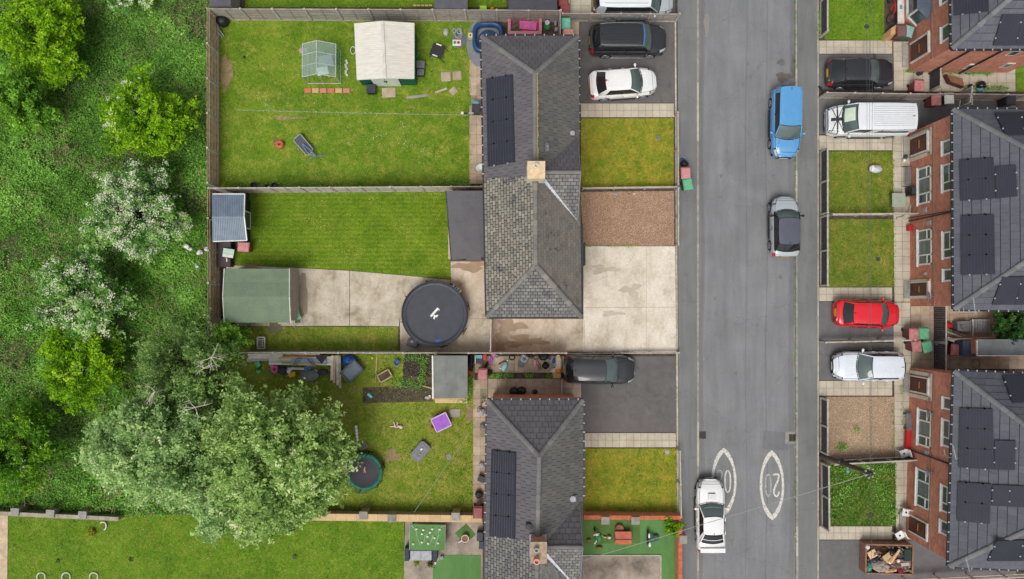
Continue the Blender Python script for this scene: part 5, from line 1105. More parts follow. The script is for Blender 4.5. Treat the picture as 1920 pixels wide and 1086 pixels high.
# weeds along edges
def weeds(name, areas, m=None, h=.2, s=.045):
    P_ = []
    for x0, y0, x1, y1, w, n in areas:
        for _ in range(n):
            f = random.random(); p = P(x0+(x1-x0)*f+random.gauss(0, w), y0+(y1-y0)*f+random.gauss(0, w), random.uniform(.03, h)); P_.append(p)
    C = np.array([tuple(p) for p in P_]); V, F = leafverts(C, s, .8, .6); np_obj(name, V, F, m or M_nettle, np.clip(rng.normal(.5, .2, len(C)), 0, 1))
weeds('weeds', [(425, 350, 640, 350, 3, 900), (820, 343, 880, 346, 4, 500), (1698, 132, 1716, 134, 2, 120), (1765, 133, 1860, 137, 2.5, 500), (1810, 165, 1890, 165, 3, 500), (755, 672, 795, 672, 5, 300), (795, 672, 792, 715, 4, 500), (700, 705, 790, 724, 6, 700), (910, 704, 960, 704, 2.5, 500), (985, 704, 1000, 704, 2, 150), (1025, 704, 1050, 706, 2, 200),
  (882, 700, 880, 745, 3, 300), (415, 612, 470, 614, 4, 300), (838, 745, 880, 752, 3, 260), (1536, 20, 1536, 70, 1, 120), (480, 668, 760, 664, 2, 200), (400, 360, 402, 640, 2, 260), (1572, 838, 1586, 838, 4, 160), (1605, 806, 1610, 806, 3, 50), (1674, 742, 1677, 860, 2, 70), (1690, 720, 1694, 830, 1.5, 60), (1492, 0, 1492, 1086, .6, 500), (1268, 330, 1268, 1086, .4, 200), (1676, 256, 1676, 566, .5, 90),
  (1555, 880, 1676, 880, 6, 700), (1640, 900, 1676, 970, 8, 900), (1560, 950, 1600, 900, 10, 700), (1092, 461, 1190, 461, 1, 90)], h=.22)

# ---------------- cars ----------------
def interp(tab, x):
    if x <= tab[0][0]: return tab[0][1]
    for (a, p), (b, q) in zip(tab, tab[1:]):
        if x <= b:
            s = (x-a)/(b-a); s = s*s*(3-2*s) if False else s; return p+(q-p)*s
    return tab[-1][1]
M_tyre = mat('tyre', S(38, 38, 40), S(30, 30, 32), 6, .9); M_rim = mat('alloy_rim', S(176, 180, 184), S(140, 144, 148), 3, .3, metal=.5); M_under = mat('underbody', S(28, 28, 30), None, 4, .9)
M_wind = glassy('windscreen_glass', S(88, 104, 102), .04, .9); M_side = glassy('side_glass', S(36, 40, 42), .05, .8); M_trim = mat('black_trim', S(40, 41, 44), None, 4, .5); M_lamp = mat('headlamp', S(200, 206, 208), S(150, 158, 162), 6, .15, spec=.8); M_tail = mat('tail_lamp', S(210, 28, 40), S(170, 20, 30), 6, .2, spec=.8)
M_gap = mat('panel_gap', S(40, 40, 42), None, 4, .8); M_chrome = mat('chrome', S(206, 208, 210), None, 4, .2, metal=.8); M_plate = mat('yellow_plate', S(226, 178, 40), None, 4, .5); M_platew = mat('white_plate', S(224, 224, 214), None, 4, .5)
def car(name, lab, pc, ang, L, W, H, col, xc, xf, xr, xb, hood=(.70, .94), belt=.96, deck=None, group=None, roof=None, wheel=.31, wb=(.30, -.29), wr_=.80, sidecol=None, rails=False, taper=.7, ntaper=.5, extras=None, cat='car', rakeR=True, grille=True, glasscol=None, shoulder=.06):
    """x forward. xc windscreen foot, xf roof front, xr roof rear, xb rear glass foot"""
    p = P(pc[0], pc[1], .75); t = thing(name, lab, cat, (p.x, p.y, pc[2] if len(pc) > 2 else 0), ang, group); h = L/2; hw = W/2; deckz = deck or belt
    zt = [(-h, deckz-.16), (-h+.12, deckz-.03), (xb, deckz), (xc-.2, belt), (xc, hood[1]), (h-.55, (hood[0]+hood[1])/2+.03), (h-.15, hood[0]+.02), (h, hood[0]-.12)]
    def wp(x):
        s = 1.0; f = h-x; b = x+h
        if f < 1.1: s *= ntaper+(1-ntaper)*math.sqrt(max(0, 1-((1.1-f)/1.1)**2.3))
        if b < .6: s *= taper+(1-taper)*math.sqrt(max(0, 1-((.6-b)/.6)**2.6))
        return hw*s
    wx = (L*wb[0], L*wb[1]); wr = wheel
    def zb(x):
        z = .2+.1*max(0, (abs(x)-h+.5)/.5)
        for a in wx:
            d = abs(x-a)
            if d < wr+.05: z = max(z, wr+math.sqrt((wr+.05)**2-d*d)*.96)
        return z
    def sec(x):
        w = wp(x); b = zb(x); T = interp(zt, x); m1 = max(b+.02, .42); m2 = max(b+.04, T-.32); inx = shoulder
        return [(w-.07, b), (w-.01, m1), (w, max(m1+.01, (m1+m2)/2)), (w-.005, m2+.01), (w-.03, T-.12), (w-.03-inx, T-.03), (w*.78, T+.005), (w*.5, T+.03), (w*.25, T+.042), (0, T+.046)]
    def surf(x, tt, off=0.0):
        s = sec(x); k = min(max(tt, 0), 1)*(len(s)-1); i = min(int(k), len(s)-2); f = k-i; y = s[i][0]+(s[i+1][0]-s[i][0])*f; z = s[i][1]+(s[i+1][1]-s[i][1])*f
        dy, dz = s[i+1][0]-s[i][0], s[i+1][1]-s[i][1]; l = math.hypot(dy, dz) or 1; return x, y+dz/l*off, z-dy/l*off
    xs = sorted(set([-h+L*i/52 for i in range(53)]+[a+d for a in wx for d in (-wr-.05, -wr*.7, wr*.7, wr+.05)])); mb = MB(); N = 19
    for x in xs:
        s = sec(x); mb.v += [(x, -y, z) for y, z in s]+[(x, y, z) for y, z in s[-2::-1]]
    for i in range(len(xs)-1):
        for k in range(N-1): mb.f.append((i*N+k, (i+1)*N+k, (i+1)*N+k+1, i*N+k+1)); mb.m.append(0); mb.a.append(.5)
    for i, rev in ((0, True), (len(xs)-1, False)):
        f = tuple(range(i*N, i*N+N)); mb.f.append(f[::-1] if rev else f); mb.m.append(0); mb.a.append(.5)
    body = mb.build('body', col, t, True)
    u = MB(); u.box((0, 0, .36), (L-.3, W-.34, .34)); u.build('underbody', M_under, t)
    def patch(mb, x0, x1, t0, t1, off=.012, nx=6, ny=3, side=1):
        mb.grid(lambda a, b: (lambda q: (q[0], q[1]*side, q[2]))(surf(x0+(x1-x0)*a, t0+(t1-t0)*b, off)), nx, ny)
    for s in (-1, 1):
        for a in wx:
            w = MB(); M_ = Matrix.Rotation(R(90), 4, 'X'); w.lathe((a, s*(hw-.12), wr), [(wr*.6, -.1), (wr*.96, -.1), (wr, -.06), (wr, .06), (wr*.96, .1), (wr*.6, .1)], 22, M=M_); wo_ = w.build('wheel', M_tyre, t, True)
            r = MB(); r.lathe((a, s*(hw-.12), wr), [(wr*.64, -.095), (wr*.64, .095)], 20, M=M_); r.build('rim', M_under, wo_); sp = MB()
            for k in range(5):
                an = 2*math.pi*k/5; sp.bar((a, s*(hw-.018), wr), (a+wr*.6*math.cos(an), s*(hw-.018), wr+wr*.6*math.sin(an)), .07, .02)
            sp.tube([(a+wr*.62*math.cos(q*.3927), s*(hw-.02), wr+wr*.62*math.sin(q*.3927)) for q in range(16)], .022, 5, closed=True); sp.build('spokes', M_rim, wo_)
        hb = MB(); patch(hb, h-.5, h-.02, .4, .66, .008, side=s); hb.build('headlight_surround', M_trim, t, True)
        lm = MB(); patch(lm, h-.42, h-.04, .44, .62, .012, side=s); lm.build('headlight', M_lamp, t, True)
        tl = MB(); patch(tl, -h+.005, -h+.2, .34, .58, .014, side=s); tl.build('tail_light', M_tail, t, True)
        dm = MB(); yb = hw-.02; dm.ball((xc-.22, s*(yb+.13), belt+.05), (.085, .11, .07), 10); dm.bar((xc-.2, s*(yb-.06), belt), (xc-.22, s*(yb+.08), belt+.03), .07, .04); dm.build('door_mirror', col if sidecol is None else sidecol, t, True)
        dh = MB()
        for x in (xc-.95, xc-1.75 if L > 3.8 else xc-.95): dh.bar((x-.1, s*(hw+.005), belt-.16), (x+.1, s*(hw+.005), belt-.16), .03, .03)
        dh.build('door_handle', col, t)
    # shut lines
    g = MB()
    for s in (-1, 1):
        for x in (xc-.05, xc-1.05, (xr+xb)/2+.25): 
            g.grid(lambda a, b: (lambda q: (q[0]+(a-.5)*.018, q[1]*s, q[2]))(surf(x, .1+.35*b, .006)), 1, 6)
        g.grid(lambda a, b: (lambda q: (q[0], q[1]*s, q[2]))(surf(xc+(h-.3-xc)*a, .62+.012*(b*2-1), .006)), 8, 1)
    g.grid(lambda a, b: (lambda q: (q[0], q[1]*(1 if a > .5 else -1), q[2]))(surf(h-.27+.02*b, 1-abs(a-.5)*.76, .006)), 16, 1)
    g.build('panel_gap', M_gap, t, kind='stuff')
    # greenhouse
    bw = lambda x: wp(x)-.1; zB = lambda x: interp(zt, x)+.0; rw = hw*wr_-.02; zr = H
    def ws(a, b):   # windscreen a across -1..1, b up 0..1
        y0, y1 = bw(xc)*a, rw*a; cv = .16*(1-a*a); return Vector((xc+cv+(xf+cv*.5-xc-cv)*b, y0+(y1-y0)*b, zB(xc)-.03+.05*(1-a*a)+(zr-.06+.04*(1-a*a)-zB(xc)+.03-.05*(1-a*a))*b+.05*math.sin(math.pi*b)))
    def rg_(a, b):
        y0, y1 = bw(xb)*a*.96, rw*a*.95; cv = .12*(1-a*a); return Vector((xb-cv+(xr-cv*.5-xb+cv)*b, y0+(y1-y0)*b, zB(xb)-.03+.04*(1-a*a)+(zr-.07+.04*(1-a*a)-zB(xb)+.03-.04*(1-a*a))*b+.03*math.sin(math.pi*b)))
    def sd_(a, b, s):   # a rear..front
        x0, x1 = xb+(xc-xb)*a, xr+(xf-xr)*a; y0 = bw(x0); y1 = rw*(.95+.05*min(1, a*3)); bulge = .035*math.sin(math.pi*b); return Vector((x0+(x1-x0)*b, s*(y0+(y1-y0)*b+bulge), zB(x0)-.03+(zr-.06-zB(x0)+.03)*b))
    def rf(a, b):   # roof: a rear..front -.. , b across -1..1
        q = b*b; x = xr-.06*(1-q)+(xf+.08*(1-q)-xr+.06*(1-q))*a; w = rw*(.95+.05*min(1, a*3)); e = .02*math.sin(math.pi*a); return Vector((x, (w+.012)*b, zr-.055+.055*(1-q*q)+e+.012))
    o = MB(); o.grid(lambda a, b: ws(a*2-1, b), 10, 5); o.build('windscreen', glasscol or M_wind, t, True)
    o = MB(); o.grid(lambda a, b: rg_(1-a*2, b), 10, 4); o.build('rear_window', M_side, t, True)
    for s in (-1, 1):
        o = MB(); o.grid(lambda a, b: sd_(a if s < 0 else 1-a, b, s), 14, 3); o.build('side_window', M_side, t, True)
    o = MB(); o.grid(lambda a, b: rf(a, b*2-1), 14, 14); o.build('roof', roof or col, t, True)
    rc = sidecol or col
    for s in (-1, 1):
        pl = MB()
        pl.tube([ws(s, b/4)+Vector((0, s*.0, .012)) for b in range(5)], .035, 6)
        pl.tube([sd_(a/8, 1, s)+Vector((0, 0, .0)) for a in range(9)], .03, 6)
        pl.tube([rg_(s, b/4) for b in range(5)], .045, 6)
        pl.grid(lambda a, b: sd_(.0+.14*(a if s < 0 else 1-a), b, s)+Vector((0, s*.014, 0)), 3, 3)
        pl.build('pillar', rc, t, True)
    bp = MB()
    for s in (-1, 1):
        for f in (.56,): bp.tube([sd_(f, b/3, s)+Vector((0, s*.004, 0)) for b in range(4)], .028, 5)
    bp.tube([ws(a/5-1, 1)+Vector((.012, 0, .0)) for a in range(11)], .022, 5); bp.tube([ws(a/5-1, 0)+Vector((.02, 0, .0)) for a in range(11)], .03, 5); bp.build('trim', M_trim, t)
    wpz = MB()
    for y0, y1 in ((-.55, .05), (.0, .6)): wpz.tube([ws(y0, .03)+Vector((.0, 0, .02)), ws(y1, .12)+Vector((0, 0, .02))], .01, 4)
    wpz.build('wiper', M_trim, t)
    if grille:
        o = MB(); o.box((h-.005, 0, .5), (.03, W*.5, .16)); o.box((h-.0, 0, .3), (.03, W*.55, .1)); o.build('grille', M_trim, t)
    sk = MB()
    for s in (-1, 1): sk.tube([(wx[0]-wr-.1, s*(hw-.0), .26), (wx[1]+wr+.1, s*(hw-.0), .26)], .05, 6)
    sk.build('sill_trim', M_trim, t)
    for s in (-1, 1):
        cr = MB(); cr.tube([(lambda q: (q[0], q[1]*s, q[2]))(surf(xc+.05+(h-.45-xc)*a/6, .8-.02*a, .004)) for a in range(7)], .018, 5)
        cr.build('bonnet_crease', col, t)
    o = MB(); o.box((-h-.012, 0, .62), (.025, .5, .12)); o.build('number_plate', M_plate, t); o = MB(); o.box((h+.015, 0, .4), (.02, .5, .11)); o.build('number_plate', M_platew, t)
    an = MB(); q = rf(.07, 0); an.hexa([q+Vector((-.08, -.02, 0)), q+Vector((.08, -.012, 0)), q+Vector((.08, .012, 0)), q+Vector((-.08, .02, 0))], [q+Vector((-.08, -.006, .06)), q+Vector((-.04, -.004, .06)), q+Vector((-.04, .004, .06)), q+Vector((-.08, .006, .06))]); an.build('roof_aerial', M_trim, t)
    if rails:
        for s in (-1, 1):
            o = MB(); o.tube([rf(a/8, s*.93)+Vector((0, 0, .05 if 0 < a < 8 else .0)) for a in range(9)], .022, 6); o.build('roof_rail', M_chrome, t)
    if extras: extras(t, dict(surf=surf, patch=patch, ws=ws, rg=rg_, rf=rf, sd=sd_, h=h, hw=hw, zt=zt, zr=zr, xc=xc, xf=xf, xr=xr, xb=xb, zB=zB, wp=wp))
    return t
def roof_ribs(n, m, x0=.1, x1=.9):
    def f(t, k):
        o = MB()
        for i in range(n):
            y = -0.72+1.44*i/(n-1); o.tube([k['rf'](x0+(x1-x0)*j/6, y)+Vector((0, 0, .004)) for j in range(7)], .011, 4)
        o.build('roof_rib', m, t)
    return f
BLK = paint('black_paint', S(44, 45, 50), .3); WHT = paint('white_paint', S(240, 240, 238), .25); RED = paint('red_paint', S(224, 26, 42), .25); BLU = paint('blue_paint', S(92, 158, 212), .25); SIL = paint('silver_paint', S(176, 184, 188), .3); DGR = paint('dark_grey_paint', S(46, 48, 53), .28); VAN = paint('van_white', S(228, 232, 236), .3); PWH = paint('pale_white_paint', S(222, 230, 238), .25); ROOFG = paint('gloss_black_roof', S(88, 92, 104), .12); TWO = paint('van_grey_paint', S(132, 142, 148), .3)
def ex_suv(t, k):
    roof_ribs(7, M_trim, .15, .92)(t, k); o = MB(); o.grid(lambda a, b: k['ws'](a*1.9-.95, .8+.17*b)+Vector((.01, 0, .016)), 12, 2); o.build('sun_strip', mat('blue_strip', S(56, 104, 176), S(100, 140, 190), 9, .4), t)
    for s in (-1, 1):
        o = MB(); o.tube([(k['h']-1.15, s*(k['hw']+.04), .32), (-k['h']+1.2, s*(k['hw']+.04), .32)], .04, 6); o.build('side_step', M_chrome, t)
    o = MB(); p = k['rf'](.5, 0); 
car('parked_car', 'black seven seat off roader with silver roof rails and a blue sun strip', (1177, 75), R(0), 4.72, 1.9, 1.72, BLK, 1.3, .72, -1.78, -2.12, (.92, 1.08), 1.12, rails=True, wheel=.37, extras=ex_suv, wr_=.78)
def ex_red_light(t, k):
    o = MB(); o.box((k['xr']-.04, 0, k['zr']-.01), (.08, .16, .05)); o.build('brake_light', M_tail, t)
car('parked_car', 'white compact crossover parked askew beside the black off roader', (1168, 156), R(4), 4.13, 1.76, 1.56, WHT, .98, .32, -1.12, -1.62, (.82, 1.02), 1.05, deck=1.1, wheel=.35, extras=ex_red_light, wr_=.72, taper=.74)
car('parked_car', 'black hatchback with a yellow plate in the drive above the flag van', (1615, 136), R(0), 4.12, 1.77, 1.4, BLK, .92, .22, -1.22, -1.85, (.72, .94), .95, wheel=.32, wr_=.74)
car('parked_car', 'bright red hatchback with a yellow rear plate', (1627.5, 588), R(-2), 3.95, 1.7, 1.45, RED, .98, .45, -1.15, -1.58, (.74, .96), .98, wheel=.3, wr_=.74)
car('parked_car', 'pale white hatchback nose towards the road below the red car', (1630, 687), R(180), 4.3, 1.8, 1.42, PWH, .72, .05, -1.75, -2.02, (.72, .95), .96, wheel=.32, wr_=.72)
car('parked_car', 'light blue people carrier parked half on the right pavement', (1474, 229, .0), R(-91.5), 4.35, 1.78, 1.6, BLU, .98, .36, -1.92, -2.1, (.84, 1.02), 1.04, wheel=.32, wr_=.76)
def ex_adam(t, k):
    o = MB(); o.tube([k['sd'](a/8, 0, s)+Vector((0, s*.02, .02)) for s in (1,) for a in range(9)], .02, 5); o.tube([k['sd'](a/8, 0, -1)+Vector((0, -.02, .02)) for a in range(9)], .02, 5); o.build('window_trim', M_trim, t)
car('parked_car', 'small silver three door car with a gloss black roof on the right kerb', (1472.5, 425, .0), R(90), 3.68, 1.72, 1.48, SIL, .85, .38, -1.1, -1.5, (.82, 1.0), 1.02, roof=ROOFG, sidecol=M_trim, wheel=.32, wb=(.33, -.31), wr_=.76, extras=ex_adam, taper=.85)
def ex_scoop(t, k):
    o = MB(); o.hexa([(1.05, -.24, .97), (1.42, -.24, .9), (1.42, .24, .9), (1.05, .24, .97)], [(1.08, -.21, 1.07), (1.4, -.22, .99), (1.4, .22, .99), (1.08, .21, 1.07)]); o.build('bonnet_scoop', WHT, t); o = MB(); o.box((1.425, 0, .955), (.012, .42, .06)); o.build('scoop_mouth', M_trim, t)
    o = MB(); o.box((-1.98, 0, 1.14), (.26, 1.5, .035)); o.build('rear_spoiler', WHT, t); o = MB()
    for s in (-1, 1): o.box((-1.97, s*.7, 1.06), (.2, .04, .16))
    o.build('spoiler_post', WHT, t); o = MB(); o.grid(lambda a, b: k['rg'](a*1.84-.92, .55+.3*b)+Vector((-.01, 0, .014)), 8, 2); o.build('rear_vent', M_trim, t)
    o = MB(); o.grid(lambda a, b: k['rg'](a*1.9-.95, .44+.05*b)+Vector((-.012, 0, .018)), 8, 1); o.build('roof_edge', WHT, t)
    o = MB(); o.grid(lambda a, b: k['ws'](a*1.5-.75, .3+.05*b)+Vector((.01, 0, .014)), 10, 1); o.build('sun_strip_lettering', mat('faint_lettering', S(150, 176, 172), S(110, 134, 130), 30, .4), t)
car('parked_car', 'white saloon with bonnet scoop and rear spoiler parked half on the left pavement', (1333.5, 968, -.05), R(90), 4.42, 1.74, 1.42, WHT, .72, .05, -.9, -1.55, (.74, .92), .95, deck=1.0, wheel=.32, wr_=.7, extras=ex_scoop, ntaper=.5, taper=.8)
car('parked_car', 'dark grey estate car on the tarmac drive below the concrete drive', (1124, 693), R(-1), 4.35, 1.78, 1.42, DGR, .98, .25, -1.6, -1.95, (.74, .95), .96, rails=False, wheel=.33, wr_=.74)
def ex_van(t, k):
    roof_ribs(9, M_lgrey, .06, .78)(t, k)
    for s in (-1, 1):
        o = MB(); o.grid(lambda a, b: k['sd'](.0+.72*(a if s < 0 else 1-a), -.06+.98*b, s)+Vector((0, s*.02, 0)), 12, 3); o.build('side_panel', VAN, t)
def ex_flag(t, k):
    roof_ribs(10, M_lgrey, .04, .74)(t, k)
    for s in (-1, 1):
        o = MB(); o.grid(lambda a, b: k['sd'](.0+.74*(a if s < 0 else 1-a), -.06+.98*b, s)+Vector((0, s*.02, 0)), 12, 3); o.build('side_panel', VAN, t)
        o = MB(); o.grid(lambda a, b: k['sd'](.1+.5*(a if s < 0 else 1-a), .25+.45*b, s)+Vector((0, s*.03, 0)), 8, 2); o.build('side_window', M_side, t)
    x0, x1 = k['xc']+.08, k['h']-.1; cx = (x0+x1)/2; lx = (x1-x0)/2; fm = {'k': mat('flag_black', S(44, 44, 52), None, 3, .5), 'w': M_white, 'r': mat('flag_maroon', S(150, 60, 84), None, 3, .5)}
    W_ = .8
    def strip(o, a, b, w, off):
        n = 14; a, b = Vector(a), Vector(b); d = (b-a).normalized(); nn = Vector((-d.y, d.x))*w/2
        def pt(u, v):
            q = a.lerp(b, u)+nn*(v*2-1); X = cx+max(-1, min(1, q.x/W_))*lx; Y = max(-W_*.94, min(W_*.94, q.y)); Z = interp(k['zt'], X)+.05; wv = k['wp'](X); f = min(1, abs(Y)/wv); Z -= .02+.05*f**4+.03*f*f
            return (X, Y, Z+off)
        o.grid(pt, n, 2)
    o = MB(); strip(o, (-W_, 0), (W_, 0), W_*1.95, .008); o.build('bonnet_flag_field', fm['k'], t)
    o = MB()
    for a, b in (((-W_, -W_), (W_, W_)), ((-W_, W_), (W_, -W_))): strip(o, a, b, .26, .014)
    strip(o, (-W_, 0), (W_, 0), .4, .018); strip(o, (0, -W_), (0, W_), .4, .018); o.build('bonnet_flag_white', fm['w'], t)
    o = MB()
    for a, b in (((-W_, -W_), (W_, W_)), ((-W_, W_), (W_, -W_))): strip(o, a, b, .08, .022)
    strip(o, (-W_, 0), (W_, 0), .2, .026); strip(o, (0, -W_), (0, W_), .2, .026); o.build('bonnet_flag_cross', fm['k'], t)
    o = MB(); o.grid(lambda a, b: k['ws'](-.72+1.0*a, .12+.72*b)+Vector((.01, 0, .014)), 8, 4); o.build('windscreen_card', mat('pale_card', S(224, 234, 216), S(206, 222, 204), 3, .7), t)
    o = MB(); o.box((k['h']+.02, 0, .62), (.06, 1.5, .2)); o.build('bumper', M_lgrey, t)
car('parked_van', 'white van with a union flag on its bonnet and a card on the windscreen', (1627, 227), R(180), 5.0, 1.9, 1.95, VAN, 1.62, 1.08, -2.38, -2.44, (1.02, 1.22), 1.24, wheel=.34, wb=(.31, -.29), extras=ex_flag, cat='van', wr_=.86, taper=.92, ntaper=.72, rakeR=False)
def ex_mpv(t, k):
    roof_ribs(2, M_trim, .1, .95)(t, k)
car('parked_van', 'silver grey people van cut by the top edge of the photo', (1186, 4), R(0), 4.9, 1.9, 1.95, SIL, 1.5, .9, -2.15, -2.36, (1.0, 1.18), 1.2, wheel=.34, cat='van', wr_=.84, extras=ex_mpv, roof=VAN)

# ---------------- wheeled bins ----------------
def bin_proto(body, lid):
    t = thing('wheelie_bin', 'x', 'bin'); mb = MB(); mb.hexa([(-.22, -.24, .06), (.22, -.24, .06), (.22, .2, .06), (-.22, .2, .06)], [(-.28, -.34, .98), (.28, -.34, .98), (.28, .3, .98), (-.28, .3, .98)]); mb.box((0, -.02, .96), (.6, .7, .05)); mb.build('body', body, t)
    l = MB(); l.hexa([(-.3, -.37, .985), (.3, -.37, .985), (.3, .34, .985), (-.3, .34, .985)], [(-.24, -.32, 1.06), (.24, -.32, 1.06), (.24, .26, 1.07), (-.24, .26, 1.07)]); l.box((0, -.02, 1.075), (.26, .3, .02)); l.build('lid', lid, t)
    h = MB(); h.tube([(-.24, .36, .98), (.24, .36, .98)], .025, 6); h.box((-.2, .33, .98), (.04, .08, .05)); h.box((.2, .33, .98), (.04, .08, .05)); h.build('handle', body, t)
    w = MB(); M_ = Matrix.Rotation(R(90), 4, 'Y')
    for s in (-1, 1):
        w = MB(); w.lathe((s*.25, .22, .1), [(.04, -.03), (.1, -.03), (.1, .03), (.04, .03)], 12, M=M_); w.build('wheel', M_rubber, t)
    return t
B_mar = mat('maroon_bin', S(128, 62, 60), S(104, 50, 50), 4, .5); L_mar = mat('faded_maroon_lid', S(196, 134, 132), S(168, 106, 104), 5, .6); L_marn = mat('maroon_lid', S(150, 74, 74), S(126, 62, 64), 5, .5)
B_grn = mat('green_bin', S(44, 110, 78), S(36, 90, 64), 4, .5); L_grn = mat('pale_green_lid', S(112, 186, 142), S(90, 166, 122), 5, .5); B_blk = M_black; L_peach = mat('peach_lid', S(224, 168, 150), S(206, 146, 130), 5, .6); L_turq = mat('turquoise_lid', S(134, 206, 176), S(112, 184, 158), 5, .5)
PB = {'m': bin_proto(B_mar, L_mar), 'g': bin_proto(B_grn, L_grn), 'k': bin_proto(M_dkgrey, M_dkgrey)}
first = {}
def bin_(kind, px, py, rz, lab, lid=None, z=1.0):
    p = P(px, py, z); loc = (p.x, p.y, 0)
    if kind not in first: o = PB[kind]; first[kind] = 1; o.location = loc; o.rotation_euler = (0, 0, rz); o['label'] = lab
    else: o = copy_thing(PB[kind], loc, rz, lab)
    o['group'] = 'wheeled bins round the houses'
    if lid:
        for c in o.children:
            if c.name.startswith('lid'): c.data = c.data.copy(); c.data.materials[0] = lid
    return o
bin_('m', 1714, 626, 0, 'maroon bin beside the green one above the thin pale fence in the passage'); bin_('g', 1733, 625, 0, 'upper green lidded bin in the passage by the dark gate')
bin_('m', 1719, 649, .1, 'maroon bin just below the thin pale fence in the passage'); bin_('g', 1739, 650, .25, 'lower green lidded bin, turned a little, in the passage')
bin_('m', 1792, 656, -.1, 'maroon bin alone behind the dark gate beside the blue grey box'); bin_('m', 1724, 160, -.05, 'maroon bin with pinkish lid against the gate of the top right house')
bin_('m', 1756, 187, .0, 'maroon bin at the top of the van drive next to the papered one'); bin_('g', 1780, 184, .03, 'green bin with a white sheet over its lid at the top of the van drive', M_white)
bin_('k', 1896, 186, 0, 'dark bin with bags at the far end of the van passage'); bin_('m', 1692, 57, 0, 'brown bin next to the cardboard box by the porch bay', mat('brown_lid', S(126, 92, 88), None, 4, .6))
bin_('g', 1704, 58, -.3, 'green bin with clear plastic on top below the porch bay', mat('clear_plastic_sheet', S(170, 200, 190), S(120, 160, 150), 12, .4))
bin_('g', 1061, 43, .0, 'turquoise lidded bin in the gap beside the upper west house', L_turq); bin_('m', 1065, 63, 1.57, 'peach lidded bin tucked at the roof corner of the upper west house', L_peach)
bin_('m', 1059, 16, 0, 'maroon bin standing north of the fence, near the silver van', L_marn); bin_('m', 1056, 0, 0, 'maroon bin cut by the top edge of the photo', L_marn)
bin_('m', 1286, 324, .03, 'maroon bin with an open hole in its lid on the left pavement', mat('pinkish_lid', S(204, 140, 142), None, 4, .6)); bin_('g', 1290, 345, .15, 'pale green lidded bin standing on the left pavement', L_grn)
bin_('m', 456, 463, 1.5, 'pink lidded bin beside the blue grey roofed shed', mat('pink_lid', S(216, 150, 150), S(196, 128, 130), 5, .6)); bin_('m', 905, 702, 0, 'brown bin beside the grass strip in the cluttered yard', L_mar)
bin_('m', 896, 961, 0, 'maroon bin at the end of the buff garden wall', L_marn)
for k, o in PB.items():
    if k not in first: bpy.data.objects.remove(o)

# ---------------- small things ----------------
def solid(name, lab, cat, px, py, parts, rz=0, z=0.0, group=None):
    """parts: list of (part name, material, function(mb)) drawn about the origin"""
    p = P(px, py, z+.3); t = thing(name, lab, cat, (p.x, p.y, z), rz, group)
    for nm, m, fn in parts:
        mb = MB(); fn(mb); mb.build(nm, m, t, nm in SMOOTH)
    return t
SMOOTH = {'bag', 'ball', 'cover', 'shell', 'hull', 'tube_wall', 'mat', 'lid_top'}
def bag(px, py, s, lab, m=None):
    mb = MB(); rr = random.Random(int(px*7+py)); p = P(px, py, s*.8); n = 12; vs_ = []
    mb.ball((0, 0, s*.8), (s, s*.9, s*.85), 12, jit=.1); mb.lathe((0, 0, s*1.5), [(s*.12, 0), (s*.07, s*.15), (s*.25, s*.32), (0, s*.25)], 8)
    o = mb.build('rubbish_bag', m or M_bagm, None, True); o.location = (p.x, p.y, 0); tag(o, lab, 'bag')
M_bagm = mat('bin_bag', S(42, 44, 50), S(30, 30, 36), 9, .25, .02, 12)
bag(964, 734, .3, 'left large black bag by the north wall of the lower house'); bag(978, 733, .3, 'right large black bag by the north wall of the lower house'); bag(1003, 735, .17, 'small black bag by the north wall of the lower house')
bag(917, 698, .22, 'black bag beside the brown bin in the cluttered yard'); bag(1283, 307, .26, 'black bag behind the bins on the left pavement'); bag(1840, 160, .3, 'black bag among the weeds behind the top right house')
bag(1279, 300, .12, 'small blue bag behind the bins on the left pavement', M_blue); bag(1838, 167, .22, 'pale blue bag on the black bag behind the top right house', M_teal); bag(1820, 163, .0001+.2, 'dark bag left of the cardboard behind the top right house')
bag(1902, 184, .2, 'black bag lying on the dark bin end of the van passage'); bag(1023, 686, .24, 'black bag of clothes in the pile by the grey car', M_bagm)

